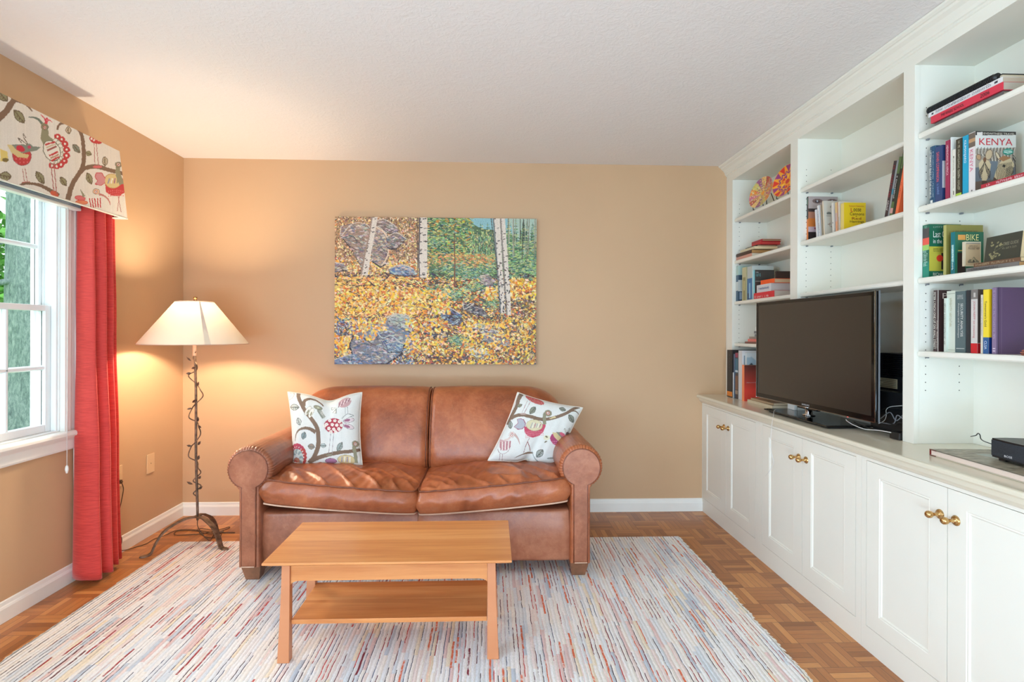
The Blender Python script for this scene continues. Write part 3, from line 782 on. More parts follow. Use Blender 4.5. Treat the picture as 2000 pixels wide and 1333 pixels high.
cushion('seat_cushion', CXS + .004, CXS + .757, 2.700, 3.26, .364, .480, .028, .034, 7.7, 'leather', .0085)

# back cushions
for sg in (-1, 1):
    xi, xo = CXS + sg * .003, CXS + sg * .782
    prof = [(3.20, .40), (3.155, .47), (3.150, .55), (3.175, .66), (3.215, .77), (3.262, .853), (3.315, .893), (3.38, .906), (3.46, .900), (3.535, .872), (3.57, .82), (3.575, .60), (3.575, .40)]
    pc = catmull([(0, a, b) for a, b in prof], 5); NP = len(pc) - 1
    def bc(i, j, xi=xi, xo=xo, sg=sg, pc=pc, NP=NP):
        p = pc[int(round(j * NP))]; y, z = p.y, p.z
        x = xi + (xo - xi) * i
        f = max(0, (i - .72) / .28)                       # outer end rounds down
        top = 1 - .0 * i; drop = .088 * f ** 2.6
        gi = max(0, (.06 - i) / .06)                      # pulls in at the middle seam
        z2 = z - (z - .45) / .455 * (drop + .012 * gi ** 2 + .006 * (1 - math.sin(math.pi * min(1, i * 1.2)))) if z > .45 else z
        yy = y + .030 * f ** 3 + .026 * gi ** 2 if y < 3.45 else y - .03 * f ** 3 - .02 * gi ** 2
        wv = .004 * noise.noise((x * 3.2, z * 3, 4 + sg)) + .002 * noise.noise((x * 14, z * 5, 2))
        return (x, yy + wv, z2)
    m = MB().grid(bc, 44, NP, flip=(sg > 0))
    for i_ in (0, 1):
        ring = [bc(i_, k / NP) for k in range(NP + 1)]
        m.add(ring, [tuple(range(NP + 1)) if (i_ == 0) == (sg > 0) else tuple(range(NP + 1))[::-1]])
    m.X = Matrix.Identity(4)
    o = m.build('back_cushion', 'leather', sofa)
    pts = [Vector(bc(.012, k / NP)) + Vector((0, -.002, .002)) for k in range(3, int(NP * .75))]
    MB().tube(pts, .0035, 8).build('piping', 'piping_leather', o)

# rolled arms
def armprof(sg, grow=0.0, n=34):
    xin, xout, xc, zc, r = .765 - grow, .868 + grow, .8195, .565, .111 + grow
    a0 = math.acos((xin - xc) / r); a1 = math.acos((xout - xc) / r)
    pts = [(xin, .085 - grow * .2), (xin, .25), (xin, .40)]
    st, en = 2 * math.pi - a0, -a1               # from the inner junction over the top to the outer one
    st = math.pi + (math.pi - a0) ; en = -a1
    for k in range(n + 1):
        a = st + (en - st) * k / n
        pts.append((xc + r * math.cos(a), zc + r * math.sin(a)))
    pts += [(xout, .40), (xout, .25), (xout, .085 - grow * .2)]
    return [(CXS + sg * x, z) for x, z in pts], (CXS + sg * xc, zc)
for sg in (-1, 1):
    prof, (xc, zc) = armprof(sg); NPf = len(prof)
    YS = [2.704, 2.7045, 2.7055, 2.707, 2.709, 2.712, 2.715, 2.719, 2.724, 2.730, 2.738, 2.75, 2.77, 2.80, 2.86, 2.95, 3.05, 3.15, 3.25, 3.35, 3.45, 3.53, 3.56, 3.575]
    # denser profile for the gathers
    dense = []
    for k in range(NPf - 1):
        for q in range(8): dense.append((prof[k][0] + (prof[k + 1][0] - prof[k][0]) * q / 8, prof[k][1] + (prof[k + 1][1] - prof[k][1]) * q / 8))
    dense.append(prof[-1]); ND = len(dense); vs = []
    for y in YS:
        t0 = y - 2.704; q_ = min(1, t0 / .026); sink = .024 * (1 - math.sqrt(max(0, 1 - (1 - q_) ** 2))); g = .0026 * math.exp(-t0 / .030) * min(1, .5 + t0 / .006)
        for k, (x, z) in enumerate(dense):
            dx, dz = x - xc, z - zc; L = math.hypot(dx, dz) or 1
            on = z > .47
            a = math.atan2(dz, dx); off = -sink + (g * math.sin(a * 46 + 3 * noise.noise((a * 3, 0, 0))) if on else 0)
            soft_ = .003 * noise.noise((x * 6, y * 6, z * 6))
            zz = -.02 * max(0, (y - 2.9)) if on else 0
            if on: vs.append((x + dx / L * (off + soft_), y, z + dz / L * (off + soft_) + zz))
            else: vs.append((x + (1 if x > xc else -1) * (off * .35 + soft_ * .5), y, z))
    m = MB().add(vs, [(j * ND + k, j * ND + k + 1, (j + 1) * ND + k + 1, (j + 1) * ND + k) for j in range(len(YS) - 1) for k in range(ND - 1)], smooth=True)
    m.add(vs[-ND:], [tuple(range(ND))]); m.add(vs[:ND], [tuple(range(ND))])
    arm = m.build('arm', 'leather' if sg > 0 else 'leather_cool_lit', sofa)
    pin, _ = armprof(sg, -.020)
    ys = 2.704
    m = MB().ext(pin, 1, ys - .006, ys + .004)
    pan = m.build('arm_front_panel', 'leather_cool_lit', arm, bevel=.005, seg=3)
    pg, _ = armprof(sg, -.0185)
    MB().tube([(x, ys - .003, z) for x, z in pg], .0035, 8).build('piping', 'piping_leather', arm)
    MB().tube([(pin[0][0], ys - .013, .092), (pin[-1][0], ys - .013, .092)], .003, 8).build('hem_piping', 'piping_pale', arm)
# block feet
for sx in (-1, 1):
    for (yf, zf) in ((2.765, RZ), (3.60, 0.0)):
        xc = CXS + sx * .815; a, b = .048, .034; ya = .045
        top = [(xc - a, yf - ya, .084), (xc + a, yf - ya, .084), (xc + a, yf + ya, .084), (xc - a, yf + ya, .084)]
        bo = [(xc - b + sx * -.004, yf - ya * .7, zf + .0005), (xc + b + sx * -.004, yf - ya * .7, zf + .0005), (xc + b, yf + ya * .7, zf + .0005), (xc - b, yf + ya * .7, zf + .0005)]
        MB().add(top + bo, [(0, 3, 2, 1), (4, 5, 6, 7), (0, 1, 5, 4), (1, 2, 6, 5), (2, 3, 7, 6), (3, 0, 4, 7)]).build('foot', 'foot_wood', sofa, bevel=.003)

# ================================================================== coffee table
TX0, TX1, TY0, TY1, TZ = -.826, .079, 1.992, 2.420, .402
tb = thing('coffee_table', ((TX0 + TX1) / 2, (TY0 + TY1) / 2, RZ), 'light cherry wood coffee table with a lower shelf, standing on the striped rug', 'table')
tt = [(TX0, TZ), (TX1, TZ), (TX1, TZ - .007), (TX1 - .022, TZ - .019), (TX0 + .022, TZ - .019), (TX0, TZ - .007)]
c = [(TX0, TY0), (TX1, TY0), (TX1, TY1), (TX0, TY1)]; ci = [(TX0 + .022, TY0 + .022), (TX1 - .022, TY0 + .022), (TX1 - .022, TY1 - .022), (TX0 + .022, TY1 - .022)]
m = MB().add([(x, y, TZ) for x, y in c] + [(x, y, TZ - .008) for x, y in c] + [(x, y, TZ - .019) for x, y in ci],
             [(0, 1, 2, 3), (11, 10, 9, 8)] + [(i, i + 4, (i + 1) % 4 + 4, (i + 1) % 4) for i in range(4)] + [(i + 4, i + 8, (i + 1) % 4 + 8, (i + 1) % 4 + 4) for i in range(4)])
m.build('tabletop', 'cherry', tb, bevel=.0015)
LX0, LX1, LY0, LY1 = -.748, .007, 2.040, 2.372       # leg inner corners at the top
legw = .030
def leg(sx, sy):
    # straight inside faces, outside faces splay towards the floor
    xi = LX1 - .018 if sx > 0 else LX0 + .004; yi = (LY1 if sy > 0 else LY0 + .034) - (.034 if sy > 0 else 0)
    zt_ = TZ - .019
    def sec(z, w_, d_):
        xa, xb = sorted((xi, xi + sx * w_)); ya, yb = sorted((yi, yi + sy * d_)); return [(xa, ya, z), (xb, ya, z), (xb, yb, z), (xa, yb, z)]
    A = sec(zt_, .030, .030); Bm = sec(.25, .033, .031); B = sec(RZ + .0005, .044, .036)
    m = MB().add(A + Bm + B, [(0, 1, 2, 3), (11, 10, 9, 8)] + [(o + i, o + 4 + i, o + 4 + (i + 1) % 4, o + (i + 1) % 4) for o in (0, 4) for i in range(4)])
    m.build('leg', 'cherry_leg', tb, bevel=.002)
for sx in (-1, 1):
    for sy in (-1, 1): leg(sx, sy)
def apron(a0, a1, zt_, zb2, br):
    pts = [(a0, zt_), (a0, zb2 - br)]
    pts += [(a0 + br * 2.2 * (1 - math.cos(t_)) , zb2 - br + br * math.sin(t_)) for t_ in [math.pi / 2 * k / 8 for k in range(1, 9)]]
    pts += [(a1 - br * 2.2 * (1 - math.cos(t_)), zb2 - br + br * math.sin(t_)) for t_ in [math.pi / 2 * k / 8 for k in range(8, 0, -1)]]
    return pts + [(a1, zb2 - br), (a1, zt_)]
zt_ = TZ - .0195
xa, xb = LX0 + .0045, LX1 - .0185
for y in (LY0 + .012, LY1 - .030): MB().ext(apron(xa, xb, zt_, .311, .016), 1, y, y + .018).build('apron', 'cherry', tb, bevel=.001)
ya, yb = LY0 + .034, LY1 - .034
for x in (LX0 - .014, LX1 - .018 + .004): MB().ext(apron(ya + .0005, yb - .0005, zt_, .311, .016), 0, x, x + .018).build('apron', 'cherry', tb, bevel=.001)
MB().box(xa + .0005, xb - .0005, 2.058, 2.362, .146, .163).build('lower_shelf', 'cherry', tb, bevel=.0015)

# ================================================================== floor lamp
LXc, LYc = -1.70, 3.20
lamp = thing('floor_lamp', (LXc, LYc, 0), 'wrought-iron floor lamp with a vine-wrapped pole and cream cone shade, in the corner', 'lamp')
hub = Vector((LXc, LYc, .165))
feet = [(-1.885, 3.065, 0.0), (-1.512, 3.125, RZ), (-1.665, 3.39, 0.0)]
for fx, fy, fz in feet:
    d = Vector((fx - LXc, fy - LYc, 0)); L = d.length; d.normalize(); sd = Vector((-d.y, d.x, 0))
    prof = [(0.0, .170), (.05, .169), (L * .40, .156), (L * .66, .122), (L * .82, .074), (L * .90, .034), (L * .945, .011), (L * 1.0, .0065)]
    pc = catmull([(a, b, 0) for a, b in prof], 6); m = MB(); vs = []
    for q, p in enumerate(pc):
        f = q / (len(pc) - 1); hw = .0125 + .003 * math.sin(f * 3.14); th = .004
        a = pc[max(0, q - 1)]; b = pc[min(len(pc) - 1, q + 1)]; tx, tz = (b.x - a.x), (b.y - a.y); l_ = math.hypot(tx, tz) or 1; nx_, nz_ = -tz / l_, tx / l_
        c0 = Vector((LXc, LYc, 0)) + d * p.x + Vector((0, 0, p.y + fz * f))
        nv = d * nx_ + Vector((0, 0, nz_))
        vs += [tuple(c0 + sd * hw + nv * th), tuple(c0 - sd * hw + nv * th), tuple(c0 - sd * hw - nv * th), tuple(c0 + sd * hw - nv * th)]
    m.add(vs, [(q * 4 + k, q * 4 + (k + 1) % 4, q * 4 + 4 + (k + 1) % 4, q * 4 + 4 + k) for q in range(len(pc) - 1) for k in range(4)] + [(3, 2, 1, 0)])
    lg = m.build('leg', 'iron', lamp, bevel=.001)
    fc = Vector((fx, fy, fz)) + d * .016
    vs = []
    for zz, kk in ((fz + .0004, 1), (fz + .007, .92)):
        for k in range(20):
            a = 2 * math.pi * k / 20; vs.append(tuple(Vector((fc.x, fc.y, 0)) + d * (.026 * math.cos(a) * kk) + sd * (.017 * math.sin(a) * kk) + Vector((0, 0, zz))))
    MB().add(vs, [tuple(range(20))[::-1], tuple(range(20, 40))] + [(k, (k + 1) % 20, 20 + (k + 1) % 20, 20 + k) for k in range(20)]).build('foot_pad', 'iron', lg)
top = Vector((LXc - .006, LYc, 1.13))
def pole_at(z): f = (z - .165) / (1.13 - .165); return Vector((LXc + .008 * (1 - f) - .008 * f + .002 * math.sin(z * 9), LYc, z))
MB().tube([pole_at(.150 + k * .04) for k in range(26)], .0068, 10).build('pole', 'iron', lamp)
m = MB(); pts = []
loops = [(1.125, 1.0, .012), (1.085, -1, .016), (1.05, 1, .014), (1.015, 0, .02), (.985, -1, .034), (.935, 0, .016), (.905, 1.0, .030), (.865, 1, .034), (.82, 0, .012), (.79, -1, .030), (.745, -1, .034), (.715, 0, .014), (.69, 1, .022), (.645, 1, .020), (.60, 0, .012), (.57, -1, .034), (.52, -1, .036), (.485, 0, .012), (.455, 1, .016), (.42, 1, .018), (.38, -1, .014), (.345, 1, .018), (.31, -1, .014), (.28, 0, .009)]
for k, (z, sx_, r_) in enumerate(loops):
    p = pole_at(z); pts.append((p.x + sx_ * r_, p.y + (.011 if k % 2 else -.011), z))
m.tube(catmull(pts, 6), .0032, 8)
vine = m.build('vine', 'iron', lamp)
for z, sx_, ang in ((1.07, -1, 2.3), (1.025, -1, .4), (1.0, -1, 3.2), (.925, 1, 1.2), (.83, -1, .6), (.80, -1, 3.4), (.72, 1, 1.4), (.70, 1, -.5), (.585, 1, .9), (.58, -1, 2.9), (.50, 1, 1.2), (.39, 1, .9), (.36, -1, 2.6), (.33, 1, .7)):
    p = pole_at(z) + Vector((sx_ * .016, -.010, 0)); a = Vector((math.cos(ang), -.25, math.sin(ang))).normalized(); b = a.cross(Vector((0, 1, .2))).normalized(); nn = a.cross(b)
    L, W = R.uniform(.013, .018), R.uniform(.006, .009)
    m = MB(); vs = [tuple(p)]
    rows = [(.3, .8), (.6, 1.0), (.85, .5)]
    for f, ww in rows: vs += [tuple(p + a * (2 * L * f) + b * (W * ww) + nn * .002), tuple(p + a * (2 * L * f) + nn * -.003), tuple(p + a * (2 * L * f) - b * (W * ww) + nn * .002)]
    vs.append(tuple(p + a * 2.1 * L))
    m.add(vs, [(0, 1, 2), (0, 2, 3), (1, 4, 5, 2), (2, 5, 6, 3), (4, 7, 8, 5), (5, 8, 9, 6), (7, 10, 8), (8, 10, 9)], smooth=True)
    o = m.build('leaf', 'iron', vine); md = o.modifiers.new('s', 'SOLIDIFY'); md.thickness = .0016
SX, SY_ = LXc - .010, LYc
MB().lathe([(.009, 1.10), (.010, 1.104), (.010, 1.158), (.014, 1.162), (.014, 1.20), (.006, 1.205)], (SX, SY_, 0), 20).build('socket', 'piping_pale', lamp)
m = MB(); sh_pts = [(.2795, 1.166), (.2785, 1.1745), (.101, 1.408), (.0985, 1.4125)]
m.lathe(sh_pts, (SX, SY_, 0), 72, closed_ends=False)
shd = m.build('lamp_shade', 'shade', lamp)
m = MB().tube([(SX + .281 * math.cos(a), SY_ + .281 * math.sin(a), 1.168) for a in [2 * math.pi * k / 64 for k in range(64)]], .0022, 6, closed=True)
m.tube([(SX + .1 * math.cos(a), SY_ + .1 * math.sin(a), 1.410) for a in [2 * math.pi * k / 48 for k in range(48)]], .002, 6, closed=True)
m.build('shade_rim', 'piping_pale', shd)
# folded seam of the linen running down the cone
simple('seam_linen', (222, 200, 182), .8)
a_ = math.radians(-49)
def sp(r, z, da): return (SX + (r + .0028) * math.cos(a_ + da), SY_ + (r + .0028) * math.sin(a_ + da), z)
MB().add([sp(.2795, 1.168, -.06), sp(.2795, 1.168, .05), sp(.1000, 1.4095, .03), sp(.1000, 1.4095, -.02)], [(0, 1, 2, 3)]).build('shade_seam', 'seam_linen', shd)
m = MB()
for k in range(3):
    a = k * 2.094 + .4; m.tube([(SX, SY_, 1.405), (SX + .099 * math.cos(a), SY_ + .099 * math.sin(a), 1.409)], .0015, 6)
for s_ in (-1, 1): m.tube(catmull([(SX + s_ * .010, SY_, 1.17), (SX + s_ * .045, SY_, 1.22), (SX + s_ * .048, SY_, 1.34), (SX + s_ * .012, SY_, 1.402), (SX, SY_, 1.405)]), .0018, 6)
m.build('harp', 'brass', lamp)
MB().lathe([(.004, 1.405), (.010, 1.411), (.0095, 1.420), (.0055, 1.424), (.011, 1.431), (.0095, 1.439), (.001, 1.443)], (SX + .003, SY_, 0), 20).build('finial', 'brass', lamp)
MB().lathe([(.012, 1.206), (.014, 1.215), (.026, 1.236), (.027, 1.250), (.018, 1.268), (.001, 1.274)], (SX, SY_, 0), 24).build('bulb', 'bulb', lamp)
pl = bpy.data.lights.new('lamp_bulb_light', 'POINT'); pl.energy = 34; pl.color = (1.0, .82, .60); pl.shadow_soft_size = .04
po = bpy.data.objects.new('lamp_bulb_light', pl); po.location = (SX, SY_ - .0, 1.325); COL.objects.link(po)

# lamp cord: from the pole foot, tangled on the floor, then along to the socket behind the curtain
def fl(x, y, z=.004): p = onZ(x, y, z); return (p.x, p.y, z)
m = MB()
path = [tuple(pole_at(.155)), (LXc + .01, LYc + .01, .10), (LXc + .06, LYc + .03, .02)] + [fl(*q) for q in ((420, 1042), (444, 1034), (448, 1030), (430, 1035), (410, 1040), (385, 1044), (345, 1046), (341, 1041), (352, 1037), (385, 1038), (392, 1044), (404, 1050), (424, 1051), (432, 1046), (428, 1040), (395, 1033), (385, 1037), (408, 1043), (436, 1041), (458, 1041), (450, 1040.5), (412, 1040), (375, 1035), (350, 1036), (335, 1040), (318, 1048), (300, 1054), (285, 1063), (262, 1070))]
path += [(XL + .05, onZ(250, 1070, 0).y + .0, .004), (XL + .022, 3.10, .02), tuple(onX(238, 1055, XL + .028)), tuple(onX(232, 1035, XL + .026)), (XL + .026, 3.075, .17), (XL + .026, 3.07, .22), tuple(onX(238, 975, XL + .03)), tuple(onX(241, 955, XL + .035)), tuple(onX(237, 942, XL + .035)), (XL + .03, 3.10, .402), (XL + .012, 3.098, .402)]
cp_ = catmull(path, 6)
for q in range(len(cp_)):
    p = cp_[q]; p.z = max(p.z, .0035); p.x = max(p.x, XL + .008)
m.tube(cp_, .0022, 6)
cord = tag(m.build('lamp_cord', 'cable_brown'), 'thin brown lamp cord tangled on the floor and running up to the wall socket', 'cord')
MB().box(XL + .0065, XL + .024, 3.088, 3.108, .392, .412).build('plug', 'cable_brown', cord, bevel=.002)

# wall plates
def plate(nm, y, z, label, slots):
    o = thing(nm, (XL, y, z), label, 'outlet')
    MB().box(XL + .0003, XL + .0062, y - .036, y + .036, z - .058, z + .058).build('cover_plate', 'outlet_plastic', o, bevel=.002)
    for dz in slots:
        m = MB().box(XL + .0062, XL + .0075, y - .014, y + .014, z + dz - .013, z + dz + .013); m.build('socket', 'outlet_plastic', o, bevel=.0006)
    MB().lathe([(.003, .0062), (.003, .0068)], (XL, y, z), 12, axis=0).build('screw', 'dark_hole', o)
plate('cable_plate', 3.389, .435, 'tan blank cover plate low on the left wall between curtain and corner', ())
plate('wall_outlet', 3.098, .43, 'electrical outlet plate half hidden behind the red curtain', (-.028, .028))

# ================================================================== curtain
cu = thing('curtain', (XL + .12, 2.8, 0.02), 'long coral red curtain panel hanging at the right side of the window', 'curtain')
topp = [(-2.058, 2.772), (-2.038, 2.756), (-1.998, 2.748), (-1.964, 2.758), (-1.985, 2.785), (-1.946, 2.812), (-1.978, 2.848), (-1.950, 2.868), (-1.984, 2.896), (-1.975, 2.925), (-2.01, 2.935)]
botp = [(-2.066, 2.782), (-2.045, 2.738), (-1.975, 2.712), (-1.905, 2.735), (-1.940, 2.785), (-1.900, 2.812), (-1.960, 2.870), (-1.935, 2.905), (-1.985, 2.955), (-1.965, 2.975), (-2.02, 2.985)]
tc = catmull([(a, b, 0) for a, b in topp], 10); bc_ = catmull([(a, b, 0) for a, b in botp], 10); NC = len(tc) - 1
def curt(i, j):
    k = int(round(i * NC)); z = .028 + (2.10 - .028) * j
    f = min(1, j * 1.15) ** .8
    p = bc_[k].lerp(tc[k], f)
    hem = .012 * noise.noise((i * 9, 0, 2)) * (1 - j)
    wob = .006 * noise.noise((i * 3, z * 2.2, 1)) * math.sin(math.pi * min(1, j * 1.2))
    return (p.x + wob, p.y + wob * .5, z + hem)
o = MB().grid(curt, NC, 60).build('panel', 'curtain', cu); md = o.modifiers.new('s', 'SOLIDIFY'); md.thickness = .0025
m = MB()
def lin_(i, j):
    p = Vector(curt(0, j)); q = Vector(curt(.03, j)); d = (p - q).normalized()
    return tuple(p + Vector((-.001, -.012 * i - .002, 0)) + d * (.010 * i))
o = m.grid(lin_, 3, 60).build('lining', 'lining', cu); md = o.modifiers.new('s', 'SOLIDIFY'); md.thickness = .0015

# ================================================================== painted cloth: shared bird drawing
BR, OL, RD, PK, CRm, YL, GG = (128, 100, 78), (146, 142, 112), (196, 62, 60), (214, 110, 108), (232, 226, 212), (214, 192, 134), (134, 138, 122)
def flower(cv, x, y, r, c=CRm, k=5):
    for q in range(k): cv.ell(x + r * .6 * math.cos(q * 6.283 / k), y + r * .6 * math.sin(q * 6.283 / k), r * .42, r * .42, 0, c)
    cv.ell(x, y, r * .25, r * .25, 0, PK)
def eye(cv, x, y, r, base=OL):
    cv.ell(x, y, r * 2.0, r * 1.8, 0, base, (110, 90, 80), 2); cv.ell(x, y, r, r, 0, CRm, RD, max(2, r * .3)); cv.ell(x, y, r * .35, r * .35, 0, (120, 40, 40))
def legs(cv, a, b, c=(176, 110, 100), w=3.5):
    for (p, q) in (a, b): cv.line([p, q], w, c, False)

# ---- valance
VX, VY1, VY0 = -1.915, 2.905, 1.18
VZ0, VZ1 = 1.828, 2.168
def vx(z): return VX + .012 * (1 - (z - VZ0) / (VZ1 - VZ0))
def vy1(z): return VY1 + .018 * (1 - (z - VZ0) / (VZ1 - VZ0)) - .025 * ((z - VZ0) / (VZ1 - VZ0))
VS = 420.0                                             # canvas pixels per metre
def TV(x, y):
    p = onX(x / 2.665, y / 2.665 + 150, VX + .006); return ((VY1 + .03 - p.y) * VS, (VZ1 + .01 - p.z) * VS)
cv = Canvas(int((VY1 + .03 - VY0) * VS), int((VZ1 - VZ0 + .02) * VS), (226, 218, 204), TV)
rr = np.random.RandomState(2); streak = rr.rand(cv.w)[None, :, None] * .5 + rr.rand(cv.h, cv.w)[:, :, None] * .5
cv.a += (streak - .5) * 16
cv.line([(100, 95), (60, 145), (30, 185), (-40, 240)], (30, 38), BR); cv.line([(85, 118), (115, 128), (150, 148), (174, 178)], (26, 5), BR); cv.line([(80, 120), (62, 96), (40, 70)], (20, 8), BR)
cv.leaf(105, 208, 46, 24, 52); cv.leaf(22, 102, 36, 24, 50); cv.leaf(22, 518, 34, 26, 10); cv.leaf(202, 524, 40, 20, 60); cv.leaf(362, 278, 22, 16, 85, (196, 178, 150))
cv.leaf(400, 374, 30, 16, 48, GG); cv.leaf(465, 400, 18, 14, 20); cv.leaf(550, 440, 27, 16, 92, (190, 176, 150)); cv.leaf(465, 530, 34, 18, 70); cv.leaf(325, 545, 30, 17, 55)
cv.line([(305, 276), (318, 248), (350, 240), (395, 258), (430, 300), (440, 400), (428, 475), (372, 560), (346, 645)], (10, 28), BR)
cv.line([(395, 520), (440, 478), (500, 468), (580, 488), (655, 508)], (22, 22), BR)
cv.line([(88, 568), (130, 556), (190, 562), (250, 590), (298, 622)], (10, 26), BR); cv.ell(275, 610, 24, 13, 30, (206, 96, 66))
# tall bird
for k in range(9):
    a = math.radians(-75 + k * 23); x, y = 288 + 62 * math.cos(a), 388 + 78 * math.sin(a); cv.ell(x, y, 18, 17, 0, RD); cv.ell(x, y, 6, 6, 0, CRm)
for k in range(9):
    a = math.radians(-75 + k * 23); cv.ell(284 + 36 * math.cos(a), 388 + 56 * math.sin(a), 14, 13, 0, CRm, OL, 3)
cv.line([(262, 350), (238, 320), (240, 285), (238, 262)], (62, 26), OL)
cv.ell(270, 385, 46, 58, -24, CRm, (120, 118, 96), 5)
for k, c_ in enumerate((RD, (206, 182, 150), (160, 90, 80), CRm, RD, (190, 150, 120), RD)):
    cv.line([(236 + k * 5, 356 + k * 14), (290 + k * 3, 338 + k * 13)], 9, c_, False)
cv.ell(239, 262, 22, 22, 0, OL); eye(cv, 239, 264, 9, OL); cv.line([(226, 245), (205, 222), (180, 212), (153, 210)], (15, 4), (112, 122, 106))
for pts in ([(245, 245), (240, 218), (220, 196)], [(250, 245), (262, 225), (282, 238)], [(246, 246), (252, 214), (262, 228)]): cv.line(pts, (10, 4), (214, 70, 84))
legs(cv, ((262, 446), (272, 600)), ((278, 446), (286, 612)), w=5)
# small crested bird
cv.poly([(0, 375), (36, 392), (40, 420), (28, 448), (0, 440)], (222, 196, 112)); cv.ell(26, 432, 16, 10, 0, (130, 110, 60))
cv.ell(112, 412, 52, 50, 25, RD, (150, 80, 80), 3)
for q in range(8): cv.ell(80 + (q % 4) * 20, 428 + (q // 4) * 18, 4, 4, 0, PK)
cv.poly([(38, 352), (70, 358), (120, 400), (150, 405), (140, 425), (90, 420), (55, 395)], YL); cv.poly([(60, 354), (130, 352), (148, 392), (112, 398), (78, 376)], GG); cv.ell(104, 374, 24, 15, 20, (206, 50, 66))
cv.ell(150, 370, 22, 22, 0, GG); cv.ell(152, 366, 9, 9, 0, (196, 70, 96)); cv.poly([(168, 360), (212, 366), (190, 385), (162, 390)], GG)
for pts in ([(142, 352), (112, 330), (92, 318), (110, 342)], [(146, 350), (126, 318), (122, 298), (138, 320)]): cv.poly(pts, CRm); cv.line(pts, 4, (104, 88, 70))
legs(cv, ((112, 478), (120, 546)), ((126, 476), (136, 548))); cv.line([(105, 552), (150, 546)], 5, (176, 100, 90), False)
# bird on the branch
cv.ell(508, 326, 38, 24, 8, RD, (170, 60, 60), 2)
for q in range(5): flower(cv, 482 + q * 13, 322 + (q % 2) * 8, 6)
cv.line([(545, 335), (575, 350), (600, 362)], (14, 6), RD)
legs(cv, ((496, 348), (498, 462)), ((508, 348), (516, 462))); cv.ell(510, 470, 24, 7, 0, PK)
# plump yellow bird
cv.poly([(546, 548), (548, 600), (580, 620), (620, 622), (650, 602), (660, 560), (640, 530)], RD)
for q in range(26): cv.ell(562 + (q % 9) * 11, 590 + (q // 9) * 12 - abs(q % 9 - 4) * -2, 3, 3, 0, PK)
cv.ell(586, 543, 46, 38, 10, YL, (186, 140, 90), 3)
for q in range(4): cv.line([(572 + q * 14, 528), (562 + q * 16, 556)], 7, ((150, 150, 170), CRm, (170, 110, 130), OL)[q], False)
cv.poly([(548, 530), (530, 500), (504, 500), (496, 522), (508, 540), (496, 560), (520, 568), (545, 552)], (206, 140, 140)); cv.line([(548, 530), (530, 500), (504, 500), (496, 522), (508, 540), (496, 560), (520, 568), (545, 552)], 4, (196, 60, 60), False)
cv.line([(636, 560), (620, 520), (616, 490), (622, 455)], (30, 20), OL); eye(cv, 622, 458, 9, OL); cv.line([(640, 505), (652, 508)], 12, BR, False)
legs(cv, ((618, 622), (606, 700)), ((612, 622), (626, 704)))
# small striped bird below
cv.poly([(444, 598), (458, 625), (490, 628), (512, 628), (528, 650), (520, 684), (476, 682), (452, 655)], CRm)
for q in range(5): cv.line([(462 + q * 14, 632), (470 + q * 12, 682)], 6, RD, False)
cv.ell(412, 632, 30, 14, 8, PK, RD, 3); cv.ell(420, 655, 34, 12, 4, (220, 130, 90), RD, 3); cv.poly([(412, 582), (440, 620), (428, 628)], OL)
eye(cv, 499, 598, 9, (222, 186, 150)); cv.line([(512, 612), (540, 622), (560, 642), (570, 668)], (14, 3), (190, 120, 110))
# the part of the cloth beyond the frame keeps a few branches of the same pattern
for q in range(3):
    x0 = 60 + q * 95
    W_ = cv.w - x0
    if W_ > 190 * VS / 260 and q < 2: pass
va = thing('valance', (-2.0, 2.0, VZ0), 'upholstered window valance in cream cloth with embroidered birds and branches', 'valance')
NU, NV = 680, 136; vs = []; cols = []
for j in range(NV + 1):
    z = VZ0 + (VZ1 - VZ0) * j / NV
    for i in range(NU + 1):
        y = VY0 + (vy1(z) - VY0) * i / NU
        wv = .0035 * noise.noise((y * 5, z * 3, 0)) + .002 * noise.noise((y * 17, z * 6, 3))
        cr = max(0, (i - NU + 4) / 4); vs.append((vx(z) + wv - .010 * cr * cr, y, z)); cols.append(cv.sample((VY1 + .03 - y) * VS, (VZ1 + .01 - z) * VS))
m = MB().add(vs, [(j * (NU + 1) + i, j * (NU + 1) + i + 1, (j + 1) * (NU + 1) + i + 1, (j + 1) * (NU + 1) + i) for j in range(NV) for i in range(NU)], smooth=True)
o = m.build('front_cloth', 'cloth_print', va); paint_object(o, cols)
simple('cloth_plain', (228, 220, 206), .85, var=.02, bump=.3, bscale=600)
m = MB()
y1b, y1t = vy1(VZ0), vy1(VZ1); xb, xt = vx(VZ0), vx(VZ1)
m.add([(xb - .010, y1b, VZ0), (XL + .001, y1b + .004, VZ0), (XL + .001, y1t + .004, VZ1), (xt - .010, y1t, VZ1)], [(0, 1, 2, 3)])
m.add([(xb - .012, y1b - .004, VZ0), (XL + .001, y1b - .002, VZ0), (XL + .001, y1t - .002, VZ1), (xt - .012, y1t - .004, VZ1)], [(3, 2, 1, 0)])
m.build('side_return', 'cloth_plain', va)
m = MB().box(XL + .001, VX - .010, VY0, y1t - .012, VZ1 - .020, VZ1 - .004); m.build('mounting_board', 'cloth_plain', va)
m = MB().add([(xb - .008, VY0, VZ0 + .0005), (xb - .008, y1b - .004, VZ0 + .0005), (xb - .030, y1b - .004, VZ0 + .003), (xb - .030, VY0, VZ0 + .003)], [(0, 1, 2, 3)])
m.add([(xb - .008, y1b - .002, VZ0 + .0005), (XL + .002, y1b - .002, VZ0 + .0005), (XL + .002, y1b - .03, VZ0 + .003), (xb - .03, y1b - .03, VZ0 + .003)], [(0, 1, 2, 3)])
m.build('hem', 'cloth_plain', va)
